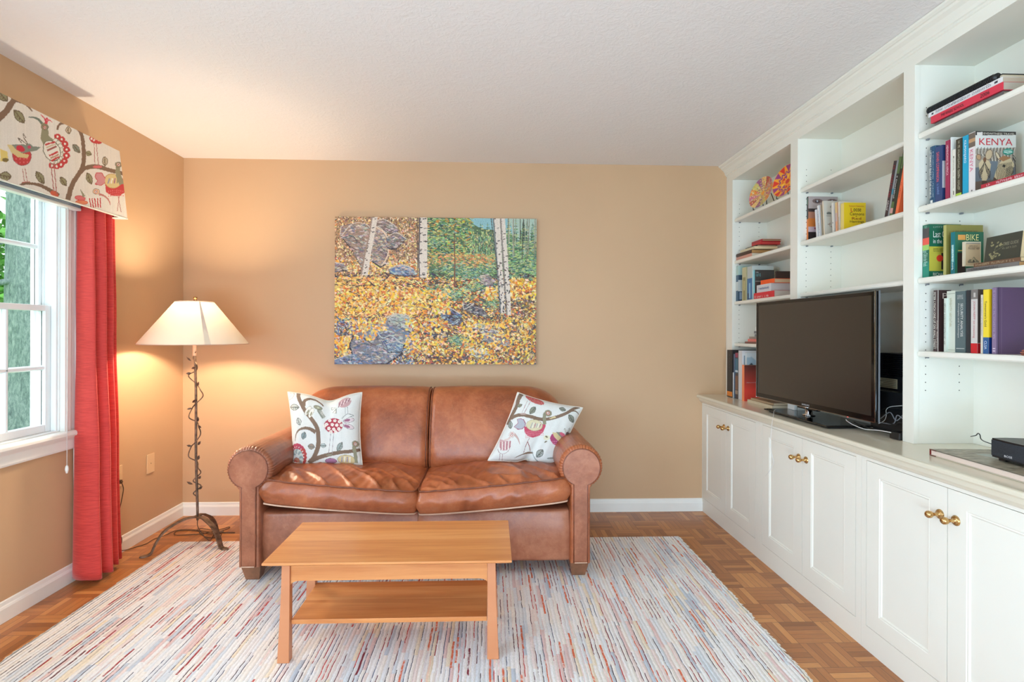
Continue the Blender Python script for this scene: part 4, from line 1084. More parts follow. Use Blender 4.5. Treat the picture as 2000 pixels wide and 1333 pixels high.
MB().tube([(vx(VZ0) - .001, VY0, VZ0), (vx(VZ0) - .001, y1b - .006, VZ0), (vx(VZ0) - .008, y1b - .0005, VZ0), (XL + .004, y1b + .003, VZ0)], .0024, 6).build('welt', 'cloth_plain', va)

# ================================================================== throw pillows
def pillow(label, corners, crop, th, chop, paintfn, sc, back_off):
    """corners: 3D TL,TR,BR,BL of the seam; crop: the same corners on the drawing sheet"""
    TL, TR, BR_, BL = [Vector(c) for c in corners]
    def bil(q, u, v): return (q[0] * (1 - u) + q[1] * u) * (1 - v) + (q[3] * (1 - u) + q[2] * u) * v
    Wc = 300; 
    q = [np.array(c, float) for c in crop]
    # affine sheet -> cloth
    A = np.array([[q[0][0], q[0][1], 1], [q[1][0], q[1][1], 1], [q[2][0], q[2][1], 1], [q[3][0], q[3][1], 1]]); Bm = np.array([[0, 0], [Wc, 0], [Wc, Wc], [0, Wc]], float)
    K = np.linalg.lstsq(A, Bm, rcond=None)[0]
    cv = Canvas(Wc, Wc, (218, 220, 214), lambda x, y: (x * K[0][0] + y * K[1][0] + K[2][0], x * K[0][1] + y * K[1][1] + K[2][1]))
    cv.a += (np.random.RandomState(5).rand(Wc, Wc, 1) - .5) * 10
    paintfn(cv)
    cv.a = cv.a * .80 + cv.a.mean(axis=2, keepdims=True) * .20
    n = 210; nrm = ((TR - TL).cross(BL - TL)).normalized()
    if nrm.y > 0: nrm = -nrm
    root = thing('throw_pillow', tuple((BL + BR_) / 2), label, 'pillow', 'bird-print throw pillows on the sofa')
    def P(u, v, side):
        s, t = u * 2 - 1, v * 2 - 1
        # pinched edges
        du = -.035 * s * (1 - t * t) * abs(s) ** 2; dv = -.035 * t * (1 - s * s) * abs(t) ** 2
        if chop: dv += .085 * math.exp(-((s - chop[0]) / chop[1]) ** 2) * max(0, -t) ** 1.5
        if back_off: dv += -.05 * math.exp(-((s - .02) / .16) ** 2) * max(0, t) ** 2
        b = bil((TL, TR, BR_, BL), min(1, max(0, u + du)), min(1, max(0, v + dv)))
        f = max(0, (1 - s ** 4) * (1 - t ** 4)) ** .55
        d = th * f * (1 + .10 * noise.noise((s * 1.7, t * 1.7, 2))) + .0035 * noise.noise((s * 6, t * 3, 7)) * f
        if chop: d -= .020 * math.exp(-((s - chop[0]) / .16) ** 2) * max(0, -t) ** 1.0
        if back_off: d -= .022 * math.exp(-((s - .05 - .1 * (1 - t)) / .10) ** 2) * max(0, t) ** 1.5
        return b + nrm * (d * side * (1 if side > 0 else .75))
    vs = [tuple(P(i / n, j / n, 1)) for j in range(n + 1) for i in range(n + 1)]
    cols = [cv.sample(i / n * (Wc - 1), j / n * (Wc - 1)) for j in range(n + 1) for i in range(n + 1)]
    o = MB().add(vs, [(j * (n + 1) + i, (j + 1) * (n + 1) + i, (j + 1) * (n + 1) + i + 1, j * (n + 1) + i + 1) for j in range(n) for i in range(n)], smooth=True).build('front_cloth', 'cloth_print', root); paint_object(o, cols)
    MB().grid(lambda u, v: tuple(P(u, v, -1)), 40, 40).build('back_cloth', 'cloth_plain', root)
    per = [(i / 40, 0) for i in range(40)] + [(1, i / 40) for i in range(40)] + [(1 - i / 40, 1) for i in range(40)] + [(0, 1 - i / 40) for i in range(40)]
    MB().tube([P(u, v, 0) for u, v in per], .0035, 8, closed=True).build('piping', 'cloth_plain', root)

def paintL(cv):
    cv.line([(225, 70), (250, 180), (310, 300), (370, 400), (470, 520), (540, 640), (560, 780), (545, 940), (480, 1080), (400, 1160)], (60, 66), BR)
    cv.line([(330, 300), (345, 210), (420, 155), (500, 150), (580, 190), (620, 240)], (56, 20), BR)
    cv.line([(520, 700), (440, 655), (350, 640), (250, 670), (190, 740), (175, 830)], (60, 8), BR)
    cv.line([(420, 1130), (620, 1060), (860, 1000), (1060, 975), (1200, 940)], (70, 46), BR)
    cv.ell(60, 130, 110, 90, 0, (232, 210, 200), (150, 120, 110), 5); cv.ell(60, 130, 60, 50, 0, CRm, (196, 140, 130), 5)
    for a in ((175, 330, 90, 50, 0, (190, 196, 184)), (250, 545, 62, 44, 70, (190, 196, 186)), (330, 750, 60, 42, -70, (130, 150, 150)), (450, 910, 60, 46, 10, (150, 130, 112)), (630, 895, 48, 36, 0, (176, 190, 186)), (885, 910, 82, 44, -60, (150, 164, 156))): cv.leaf(*a, dk=(108, 112, 104))
    for (x, y, an) in ((400, 370, -60), (450, 400, -70)): cv.ell(x, y, 90, 34, an, CRm, (150, 140, 110), 5); cv.ell(x, y + 20, 40, 14, an, OL)
    cv.line([(560, 330), (600, 400), (640, 470)], (66, 60), GG)
    for q in range(6): cv.line([(560 + q * 14, 350 + q * 22), (620 + q * 10, 335 + q * 24)], 8, CRm, False)
    cv.ell(545, 290, 66, 42, 10, OL, (104, 100, 84), 6); cv.ell(550, 290, 26, 22, 0, (190, 186, 150), (104, 100, 84), 4)
    cv.ell(785, 590, 150, 122, 0, (206, 186, 184)); cv.ell(785, 588, 142, 116, 0, (184, 48, 66))
    for x, y in ((725, 510), (805, 512), (875, 530), (680, 575), (765, 580), (835, 585), (905, 585), (715, 640), (790, 650), (868, 645), (650, 600), (745, 690), (820, 690)): flower(cv, x, y, 27)
    for (x, y, an) in ((1020, 505, -12), (1020, 600, 14)): cv.ell(x, y, 92, 38, an, (216, 198, 200), (120, 104, 110), 6); cv.ell(x - 25, y, 50, 20, an, (160, 90, 120))
    cv.line([(910, 480), (960, 425), (1010, 405), (1095, 430), (1010, 460)], 8, (110, 118, 112))
    legs(cv, ((745, 710), (710, 1030)), ((790, 710), (765, 1025)), (150, 140, 140), 7)
    cv.ell(720, 1040, 50, 14, -8, OL, (120, 110, 100), 4)
    cv.ell(940, 205, 100, 90, -20, (196, 150, 150))
    for q in range(8): cv.line([(850 + q * 24, 280 - q * 14), (870 + q * 24, 180 - q * 8)], 9, ((130, 70, 90), (232, 214, 210))[q % 2])
    legs(cv, ((955, 290), (962, 410)), ((990, 285), (1004, 405)), (110, 118, 112), 7)
    for tri in ([(735, 260), (830, 290), (745, 310)], [(815, 300), (820, 385), (765, 370)]): cv.poly(tri, CRm); cv.line(tri + [tri[0]], 8, (104, 112, 90), False)
    for k in range(12):
        a = math.radians(-125 + k * 19); cv.ell(205 + 130 * math.cos(a), 1050 + 150 * math.sin(a), 42, 42, 0, (196, 56, 84) if k < 5 else RD); cv.ell(205 + 120 * math.cos(a), 1050 + 138 * math.sin(a), 11, 11, 0, CRm)
    for k in range(10):
        a = math.radians(-125 + k * 22); cv.ell(205 + 78 * math.cos(a), 1070 + 95 * math.sin(a), 38, 38, 0, (206, 214, 206) if k % 2 else (150, 168, 168))
    cv.ell(190, 1130, 70, 62, -40, (196, 120, 90), (150, 84, 70), 6); cv.ell(175, 1140, 40, 36, -40, (206, 70, 60)); cv.line([(120, 1120), (250, 1150)], 10, CRm, False)
    cv.ell(740, 1135, 90, 44, 0, (170, 110, 150), (120, 60, 90), 6); cv.ell(980, 1110, 140, 80, 0, YL, (150, 140, 110), 6)
    for q in range(4): cv.line([(920 + q * 40, 1060), (900 + q * 42, 1150)], 18, ((150, 140, 160), CRm)[q % 2], False)
    cv.line([(1130, 1150), (1125, 1020), (1110, 930), (1130, 850)], (50, 60), OL); eye(cv, 1132, 858, 28, OL)
def paintR(cv):
    cv.line([(570, 100), (510, 190), (470, 300), (380, 450), (310, 560)], (70, 46), BR)
    cv.line([(380, 480), (450, 450), (560, 440), (700, 470), (860, 510), (1000, 500), (1140, 460), (1280, 400), (1400, 320), (1500, 280)], (52, 50), BR); cv.line([(1330, 370), (1420, 360), (1500, 420)], (36, 10), BR)
    for a in ((520, 295, 50, 28, -20, OL), (735, 370, 78, 44, -50, (134, 138, 118)), (1215, 335, 60, 40, 20, (134, 138, 122)), (1360, 490, 82, 48, 50, (134, 138, 122)), (372, 575, 66, 40, 80, (150, 160, 150)), (840, 1030, 82, 54, -50, (160, 168, 160))): cv.leaf(*a, dk=(96, 98, 88))
    cv.ell(780, 190, 160, 60, 22, (206, 84, 80)); 
    for q in range(14): cv.ell(670 + q * 18, 150 + q * 7 + (q % 3) * 22, 12, 9, 20, (232, 170, 160), (170, 60, 60), 4)
    legs(cv, ((660, 210), (560, 405)), ((705, 225), (600, 410)), (170, 120, 120), 7); cv.ell(580, 425, 55, 14, 5, (180, 150, 140))
    cv.poly([(600, 620), (610, 700), (660, 760), (740, 785), (830, 760), (900, 700), (935, 620), (930, 560), (880, 590)], (206, 64, 92))
    for q in range(40): cv.ell(630 + (q % 12) * 24, 690 + (q // 12) * 26 - abs((q % 12) - 6) * -2, 7, 7, 0, (226, 130, 140))
    cv.ell(760, 600, 130, 86, 5, (214, 204, 160), (170, 150, 110), 6)
    for q in range(6): cv.line([(730 + q * 26, 560 + q * 4), (700 + q * 28, 640)], 12, ((150, 160, 170), CRm, (180, 110, 140))[q % 3], False)
    hp = [(620, 570), (590, 510), (540, 495), (485, 500), (500, 560), (440, 610), (500, 650), (570, 650), (615, 610)]
    cv.poly(hp, (170, 172, 182)); cv.line(hp + [hp[0]], 10, (164, 60, 96), False)
    cv.line([(920, 590), (915, 500), (925, 430), (960, 400)], (54, 50), OL); eye(cv, 978, 412, 30, OL); cv.poly([(990, 500), (1080, 455), (1110, 480), (1010, 505)], YL)
    cv.line([(690, 785), (640, 880), (590, 1020)], 8, (150, 84, 80)); cv.line([(660, 850), (680, 930), (690, 1010)], 10, (150, 60, 50)); cv.ell(650, 1040, 90, 18, -6, (150, 120, 90)); cv.line([(460, 1085), (560, 1050), (720, 1030)], (6, 26), BR)
    cv.poly([(215, 770), (290, 800), (400, 820), (395, 900), (340, 960), (270, 950), (220, 890)], (206, 160, 160))
    for q in range(7): cv.line([(235 + q * 26, 815), (250 + q * 22, 945)], 10, ((160, 60, 80), CRm)[q % 2], False)
    cv.line([(200, 920), (230, 980), (290, 1005), (360, 970), (400, 890)], 7, (150, 110, 110)); cv.line([(290, 790), (350, 790), (390, 750)], (20, 40), (216, 190, 180))
    eye(cv, 408, 724, 26, (216, 200, 190)); cv.line([(450, 720), (510, 790), (540, 880)], (40, 6), (196, 160, 150))
    legs(cv, ((240, 1000), (235, 1120)), ((280, 1005), (275, 1125)), (150, 110, 110), 7)
    cv.ell(950, 790, 50, 38, 0, (222, 216, 180)); cv.leaf(948, 775, 26, 12, 30); cv.leaf(935, 850, 26, 12, -30)
    cv.ell(1140, 820, 140, 100, 20, (180, 60, 110)); 
    for q in range(12): cv.ell(1050 + (q % 6) * 30, 850 + (q // 6) * 34, 9, 9, 0, (224, 130, 160))
    cv.poly([(1040, 710), (1120, 720), (1200, 800), (1290, 810), (1240, 870), (1140, 850), (1070, 780)], YL); cv.poly([(1100, 705), (1200, 710), (1280, 770), (1230, 800), (1150, 760)], GG); cv.ell(1215, 745, 56, 26, 25, (224, 90, 120))
    cv.ell(1310, 750, 40, 50, 0, (110, 90, 84))
    for pts in ([(1280, 700), (1245, 655), (1290, 690)], [(1300, 700), (1320, 640), (1335, 690)]): cv.ell(pts[1][0] + 15, pts[1][1] + 25, 34, 14, 60 if pts[0][0] == 1280 else -60, CRm, (90, 96, 80), 6)
    legs(cv, ((1110, 930), (1045, 1085)), ((1140, 925), (1120, 1090)), (170, 130, 140), 7); cv.ell(1060, 1105, 110, 16, -3, (150, 150, 140))
    cv.line([(720, 1000), (740, 1080), (790, 1140), (880, 1200)], (6, 20), (120, 140, 140))
def PY(x, y, Y): p = onY(x, y, Y); return (p.x, p.y, p.z)
pillow('square bird-print cushion with a pinched top, upright at the left end of the sofa', (PY(562, 766, 3.13), PY(707, 767, 3.15), PY(708, 912, 3.03), PY(570, 920, 3.01)), ((45, 65), (1190, 70), (1195, 1165), (120, 1270)), .062, (.12, .42), paintL, 1, 0)
pillow('bird-print cushion tilted on one corner against the right arm of the sofa', (PY(1011, 767, 3.12), PY(1138, 797, 3.10), PY(1088, 918, 3.01), PY(953, 900, 3.00)), ((510, 65), (1545, 320), (1130, 1255), (65, 1090)), .058, None, paintR, 1, 1)

# ================================================================== books
BW = (238, 234, 222)
def book(label, group, t, h, d, col, X, Y, Z, lie=None, lean=0.0, title=None, bands=(), cover=(), ctext=(), pages=(226, 214, 188), hard=False, yaw=0.0, name='book', round_spine=False, spiral=False, cat='book', cvf=None, dot=None):
    """spine faces the room (-X); front cover faces the camera side (-Y). Local frame: x depth, y thickness, z height.
    lie: 'L' = flat with its head to the left, 'R' = flat with head to the right"""
    if lie == 'L': Mx = Matrix.Translation((X, Y, Z + t)) @ Matrix.Rotation(yaw, 4, 'Z') @ Matrix.Rotation(-math.pi / 2, 4, 'X')
    elif lie == 'F': Mx = Matrix.Translation((X, Y, Z)) @ Matrix.Rotation(yaw, 4, 'Z') @ Matrix(((0, 1, 0, 0), (-1, 0, 0, 0), (0, 0, 1, 0), (0, 0, 0, 1)))
    else:
        Mx = Matrix.Translation((X, Y, Z))
        if lean > 0: Mx = Mx @ Matrix.Rotation(yaw, 4, 'Z') @ Matrix.Rotation(lean, 4, 'X')
        elif lean < 0: Mx = Matrix.Translation((0, 0, 0)) @ Matrix.Translation((X, Y + t, Z)) @ Matrix.Rotation(yaw, 4, 'Z') @ Matrix.Rotation(lean, 4, 'X') @ Matrix.Translation((0, -t, 0))
        else: Mx = Mx @ Matrix.Rotation(yaw, 4, 'Z')
    root = thing(name, tuple(Mx @ Vector((d / 2, t / 2, h / 2))), label, cat, group)
    if lie is None: root.location.z = Z; root.matrix_world = Matrix.Translation(root.location)
    elif lie in ('L', 'F'): root.location.z = Z; root.matrix_world = Matrix.Translation(root.location)
    cb = .0022 if hard else .0007; ov = .003 if hard else .0003
    m = MB(); m.X = Mx
    sp = []
    if round_spine:
        for k in range(7):
            a = math.pi * k / 6; sp.append((.004 - .006 * math.sin(a) , t / 2 - t / 2 * math.cos(a)))
    else: sp = [(0, 0), (0, t)]
    out_ = [(d, 0)] + sp + [(d, t)]
    inn = [(d, t - cb), (cb + .002, t - cb), (cb + .002, cb), (d, cb)]
    poly = [(x, y) for x, y in out_] + inn
    m.ext(poly, 2, 0.0, h, col)
    cov = m.build('cover', 'print', root)
    m = MB(); m.X = Mx
    m.box(cb + .0021, d - ov, cb + .0001, t - cb - .0001, ov + .0005, h - ov, pages)
    m.build('page_block', 'pages', root)
    e = .00035
    m = MB(); m.X = Mx; any_ = False
    rs = -.0022 if round_spine else 0
    for kb, (z0, z1, c, *yy) in enumerate(bands):
        e = .0003 + .00012 * kb
        y0, y1 = (yy if yy else (0.0, 1.0)); y0 *= t; y1 *= t
        m.add([(rs - e, y0, z0 * h), (rs - e, y0, z1 * h), (rs - e, y1, z1 * h), (rs - e, y1, z0 * h)], [(0, 1, 2, 3)], c)
        any_ = True
    if any_: m.build('spine_print', 'print', root)
    m = MB(); m.X = Mx; any_ = False
    for kb, (u0, v0, u1, v1, c) in enumerate(cover):
        e = .0003 + .00012 * kb
        m.add([(u0 * d, -e, v0 * h), (u1 * d, -e, v0 * h), (u1 * d, -e, v1 * h), (u0 * d, -e, v1 * h)], [(0, 1, 2, 3)], c); any_ = True
    if any_: m.build('cover_print', 'print', root)
    if dot:
        u, v, r, c = dot; m = MB(); m.X = Mx; m.add([(u * d + r * math.cos(k * math.pi / 12), -.0007, v * h + r * math.sin(k * math.pi / 12)) for k in range(24)], [tuple(range(24))], c); m.build('cover_dot', 'print', root)
    e = .0005
    for (txt, c, z0, z1, *yy) in ([title] if title and not isinstance(title, list) else (title or [])):
        y0, y1 = (yy if yy else (.22, .78))
        w_, h_ = (z1 - z0) * h, (y1 - y0) * t
        g = letters(txt, None, None, (rs - e * 2, y1 * t, z1 * h), (0, 0, -1), (0, -1, 0), w_, h_)
        m = MB(); m.X = Mx; m.add(g[0], g[1], c); m.build('spine_title', 'print', root)
    for (txt, c, u0, v0, u1, v1) in ctext:
        g = letters(txt, None, None, (u0 * d, -e * 2, v0 * h), (1, 0, 0), (0, 0, 1), (u1 - u0) * d, (v1 - v0) * h)
        m = MB(); m.X = Mx; m.add(g[0], g[1], c); m.build('cover_title', 'print', root)
    if cvf:
        (n1, n2), fn = cvf; cv = Canvas(n1, n2, (150, 150, 150)); fn(cv); vs = []; cols = []
        for j in range(n2):
            for i in range(n1): vs.append(tuple(Mx @ Vector((d * (.0 + i / (n1 - 1)), -e * 1.2, h * (1 - j / (n2 - 1)))))); cols.append(cv.a[j, i])
        o = MB().add(vs, [(j * n1 + i, (j + 1) * n1 + i, (j + 1) * n1 + i + 1, j * n1 + i + 1) for j in range(n2 - 1) for i in range(n1 - 1)]).build('cover_picture', 'print', root); paint_object(o, cols)
    return root

def stand(X, pl, pr, top, shz, ref=None):
    """near/far sides of a spine read off at two columns; returns Y, thickness, height"""
    yf = onX(pl, top + 40, X).y; p = onX(pr, top, X); return p.y, max(.003, yf - p.y - .0004), p.z - shz
def depth_to(px, py, Yn, X):
    p = onY(px, py, Yn); return max(.05, min(.2, p.x - X))
def row(X, shz, items, group):
    for it in items:
        pl, pr, top, E, col, label = it[:6]; kw = it[6] if len(it) > 6 else {}
        Xx = kw.pop('X', X); y, t_, h = stand(Xx, pl, pr, top, shz)
        if 't' in kw: t_ = kw.pop('t')
        h = kw.pop('h', h)
        d = depth_to(E, top, y, Xx) if E > 5 else E
        d = min(d, XBK - Xx - .002)
        book(label, group, t_, h, d, col, Xx, y, shz + .0003, **kw)

G1 = 'books on the second shelf of the near bay'
S1, S2, S3, S4 = SH
def kenya(cv):
    W, H = cv.w, cv.h; cv.a[:] = (212, 212, 206)
    cv.T = lambda x, y: ((x - 95) / 680 * W, (y - 100) / 950 * H)
    cv.poly([(90, 100), (780, 100), (780, 150), (90, 165)], (44, 38, 34)); cv.poly([(118, 118), (215, 112), (215, 160), (118, 166)], (214, 206, 200))
    cv.poly([(90, 640), (780, 600), (780, 1060), (90, 1060)], (92, 100, 108)); cv.poly([(90, 880), (780, 800), (780, 1060), (90, 1060)], (96, 78, 66))
    cv.poly([(100, 370), (780, 340), (780, 640), (90, 660)], (150, 140, 126))
    for q in range(26): cv.line([(110 + q * 27, 345), (95 + q * 27 + (10 if q % 2 else -8), 430), (120 + q * 26, 560 if q > 8 else 480)], (9, 12), (52, 46, 44) if q % 2 else (206, 200, 186))
    cv.poly([(340, 560), (470, 560), (440, 800), (360, 860)], (104, 116, 126))
    # left head
    cv.poly([(150, 600), (200, 540), (300, 530), (355, 610), (330, 760), (280, 860), (240, 890), (205, 860), (165, 740)], (196, 178, 142))
    cv.ell(150, 500, 42, 50, -20, (176, 140, 104), (90, 70, 56), 8); cv.ell(320, 460, 62, 88, 22, (190, 168, 136), (96, 74, 58), 10); cv.ell(250, 540, 26, 40, 0, (110, 72, 46))
    for q in range(9):
        s = 8 + q * 11
        for sg in (-1, 1): cv.line([(248 + sg * 6, 560 + q * 6), (248 + sg * s, 620 + q * 14), (248 + sg * (30 + q * 6), 720 + q * 14)], 5, (44, 36, 32))
    for q in range(6):
        for sg in (-1, 1): cv.line([(250 + sg * 42, 700 + q * 28), (250 + sg * 84, 680 + q * 24)], 8, (40, 34, 30))
    cv.poly([(205, 860), (285, 860), (300, 960), (200, 970)], (70, 48, 38))
    # right head
    cv.poly([(470, 620), (560, 520), (680, 500), (740, 600), (720, 760), (600, 880), (480, 900), (400, 850), (420, 760)], (200, 182, 146))
    cv.ell(470, 480, 30, 80, -30, (206, 190, 160), (80, 60, 46), 10); cv.poly([(480, 520), (560, 470), (700, 500), (560, 560)], (160, 112, 74))
    for q in range(10): cv.line([(500 + q * 22, 600 - q * 4), (450 + q * 26, 700), (470 + q * 26, 850 - q * 8)], 8, (44, 36, 32))
    for q in range(7): cv.line([(600, 690 + q * 26), (690, 640 + q * 24), (730, 660 + q * 10)], 9, (46, 40, 36))
    cv.ell(572, 630, 26, 22, 0, (40, 30, 26)); cv.poly([(400, 800), (470, 850), (460, 905), (395, 860)], (90, 62, 46))
    for q in range(5): cv.line([(700 + q * 14, 420 + q * 40), (770, 520 + q * 60)], 9, (44, 38, 34))
    cv.ell(640, 410, 90, 52, -4, (30, 134, 116)); cv.line([(570, 395), (705, 382)], 9, (190, 220, 210), False); cv.line([(575, 418), (710, 410)], 13, (220, 236, 230), False); cv.line([(610, 440), (680, 434)], 7, (190, 220, 210), False)
row(1.684, S2, [
    (1815, 1826.6, 284, .15, (32, 74, 104), 'dark teal travel book, first at the left on the second shelf of the near bay', dict(title=[('UTTERMOST ENDS OF THE WORLD', BW, .12, .93, .5, .9), ('~26', (170, 190, 200), .12, .9, .12, .3)], bands=[(.03, .08, (230, 230, 225), .3, .7)], hard=True, round_spine=True)),
    (1826.6, 1840.6, 283, 1847, (46, 66, 112), 'navy book with red spine lettering and a white cover strip, second on its shelf', dict(title=[('SAFARI COMPANION', (226, 96, 96), .38, .9, .4, .8), ('~14', (120, 150, 200), .1, .34, .4, .7)], hard=True, cover=[(.0, .25, .8, .72, (206, 208, 210))])),
    (1846.5, 1855, 273, .14, (156, 44, 78), 'crimson book with pale spine lettering, between the navy and the cream books', dict(title=('HEMINGWAY IN AFRICA', (236, 200, 206), .42, .92, .25, .75))),
    (1855.6, 1858.4, 268, .10, (228, 228, 222), 'thin tall white booklet behind the cream book, next to the crimson one', dict(X=1.684, t=.004)),
    (1859.0, 1866.3, 291, .13, (226, 222, 208), 'cream paperback with faint grey spine lettering, beside the crimson book', dict(title=('~20', (140, 136, 126), .2, .8, .3, .6), bands=[(.82, .87, (70, 66, 60), .4, .6), (.08, .16, (60, 56, 52), .4, .6)])),
    (1866.8, 1878.3, 269, .14, (62, 58, 44), 'dark olive guidebook with a lime green band at the foot of its spine', dict(title=('~34', (186, 184, 160), .12, .96, .25, .6), bands=[(0, .07, (176, 206, 74))])),
    (1880, 1891.3, 263, .14, (24, 160, 196), 'bright cyan blue guidebook with white spine lettering', dict(title=('KILIMANJARO', (226, 240, 244), .54, .92, .3, .8))),
    (1892, 1905, 256.5, 1984, (226, 220, 218), 'travel guide with two zebras and a red title on its front cover', dict(title=('KENYA', (214, 110, 140), .36, .72, .3, .8), bands=[(.76, .99, (110, 96, 84)), (.84, .9, (190, 150, 110)), (.03, .06, (120, 120, 118), .4, .6)], cvf=((150, 204), kenya), ctext=[('KENYA', (196, 36, 54), .09, .775, .91, .885), ('EYEWITNESS TRAVEL', (222, 214, 200), .2, .945, .97, .978)])),
], G1)
book('flat crimson book lying in front of the zebra guide on the second shelf', G1, .014, .22, .12, (176, 40, 56), 1.664, 1.565, S2 + .0003, lie='L', title=('~22', (230, 190, 196), .2, .9), pages=(230, 220, 200))
book('small white paperback lying flat on top of the crimson book at the second shelf', G1, .016, .11, .09, (232, 230, 222), 1.70, 1.54, S2 + .0146, lie='L')

# top shelf: the flat stack
G0 = 'stacked books on the top shelf of the near bay'
book('grey book at the bottom of the flat stack on the top shelf', G0, .022, .272, .19, (104, 100, 98), 1.678, 1.722, S1 + .0003, lie='L', hard=True, round_spine=True, title=('~9', (126, 122, 118), .2, .8), pages=(180, 168, 152))
book('bright red yearbook lying in the flat stack on the top shelf, under the white one', G0, .026, .292, .19, (214, 52, 74), 1.673, 1.716, S1 + .0226, lie='L', title=[('THE RIVERS SCHOOL', (60, 40, 44), .50, .84, .3, .72), ('2006', (60, 40, 44), .16, .28, .25, .75)], pages=(190, 178, 164))
book('white yearbook lying in the flat stack on the top shelf, above the bright red one', G0, .017, .300, .19, (226, 224, 224), 1.672, 1.718, S1 + .0489, lie='L', title=('~34', (120, 120, 130), .12, .88, .2, .75), bands=[(.92, .95, (50, 50, 60), .3, .7), (.05, .09, (50, 50, 60), .3, .7)], pages=(196, 178, 158))
bd = thing('spiral_binder', (1.76, 1.86, S1 + .0662), 'black spiral-bound album with a fat coiled spine, on top of the flat stack', 'binder', G0)
zb = S1 + .0663
MB().box(1.690, 1.86, 1.735, 2.022, zb, zb + .003).build('back_board', 'black_plastic', bd, bevel=.001)
MB().box(1.692, 1.855, 1.737, 2.02, zb + .0032, zb + .016, (214, 196, 168)).build('page_block', 'pages', bd)
MB().box(1.690, 1.86, 1.735, 2.022, zb + .0162, zb + .0192).build('front_board', 'black_plastic', bd, bevel=.001)
MB().tube([(1.686, 2.030 - .284 * k / 20, zb + .0135) for k in range(21)], .0128, 14).build('spine_tube', 'black_plastic', bd)
m = MB()
for k in range(44):
    y = 2.026 - k * .0062; m.tube([(1.686 + .0140 * math.cos(a), y + .0012 * a / 6.28, zb + .0138 + .0136 * math.sin(a)) for a in [2 * math.pi * q / 12 for q in range(12)]], .0009, 5, closed=True)
m.build('coil', 'black_plastic', bd)

# third shelf
G2 = 'books on the third shelf of the near bay'
row(1.677, S3, [
    (1802, 1815, 438, 1877, (26, 98, 72), 'green paperback with an olive cover panel and a red dot, first on the third shelf', dict(
        bands=[(.74, .94, (70, 62, 60)), (.62, .75, (222, 82, 66)), (.52, .62, (150, 190, 96)), (0, .3, (24, 128, 104))], title=[('Last Child in the Woods', (190, 220, 206), .22, .52, .2, .85), ('LOUV', (150, 190, 170), .93, .98, .3, .7)],
        cover=[(.0, .12, .98, .58, (186, 178, 66)), (.38, .15, .80, .46, (58, 48, 40))], dot=(.33, .36, .013, (222, 62, 40)),
        ctext=[('Last Child', (232, 234, 226), .12, .75, .70, .87), ('in the Woods', (232, 234, 226), .12, .64, .80, .72), ('~8', (140, 170, 150), .12, .93, .6, .96), ('SAVING OUR CHILDREN FROM\nNATURE-DEFICIT DISORDER', (120, 120, 50), .12, .48, .8, .55), ('RICHARD LOUV', (226, 228, 214), .12, .03, .85, .09)])),
    (1842.5, 1848.5, 439.5, 1920, (138, 130, 64), 'tall olive green book, standing behind the green cycling book', dict(X=1.700, bands=[(0, 1, (176, 170, 104))], ctext=[('~28', (84, 70, 50), .18, .86, .84, .89)], hard=True)),
    (1857, 1865.5, 453, 1921, (38, 104, 78), 'dark green cycling book with a teal spine, leaning beside the olive book', dict(X=1.700, lean=.0, bands=[(0, 1, (12, 112, 120)), (.3, .7, (150, 200, 196), .3, .75)], title=('~14', (230, 240, 240), .12, .7, .32, .72),
        cover=[(.10, .81, .36, .93, (214, 150, 74)), (.08, .02, .36, .52, (52, 36, 32)), (.1, .55, .5, .575, (206, 180, 96))], ctext=[('BIKE', (230, 222, 150), .38, .80, .82, .94)])),
], G2)
# two flat books at the front of the third shelf
book('grey flat book, lower of the two lying in front of the green books', G2, .014, .19, .115, (112, 108, 104), 1.667, 1.655, S3 + .0003, lie='L', title=('~18', (60, 60, 60), .35, .95), pages=(186, 138, 86))
book('brown flat book, upper of the two lying in front of the green books', G2, .013, .165, .112, (104, 74, 54), 1.669, 1.652, S3 + .0146, lie='L', title=('~24', (170, 150, 120), .1, .95), pages=(222, 194, 146))
zz = S3 + .0279
yk = onX(1884, 500, 1.700).y
def pocket(cv):
    W, H = cv.w, cv.h; cv.T = lambda x, y: (x * W, y * H); cv.a[:] = (208, 196, 168)
    cv.poly([(.05, .07), (.95, .07), (.95, .96), (.05, .96)], (188, 160, 124)); cv.poly([(.08, .05), (.95, .05), (.95, .09), (.08, .09)], (150, 140, 126))
    cv.poly([(.18, .80), (.3, .7), (.42, .72), (.55, .60), (.68, .70), (.85, .78), (.9, .84), (.2, .86)], (120, 108, 84)); cv.poly([(.35, .78), (.55, .64), (.7, .8)], (176, 156, 120)); cv.poly([(.5, .74), (.58, .72), (.6, .82), (.5, .82)], (64, 56, 44))
book('small tan pocket handbook with a mountain drawing, propped in front of the cycling book', G2, .010, .088, .060, (206, 194, 168), 1.700, yk - .0, zz, lean=.0, cvf=((44, 60), pocket), ctext=[('POCKET REF', (50, 38, 30), .22, .68, .9, .77), ('~13', (80, 66, 50), .26, .80, .8, .85)], pages=(214, 200, 170), yaw=0)
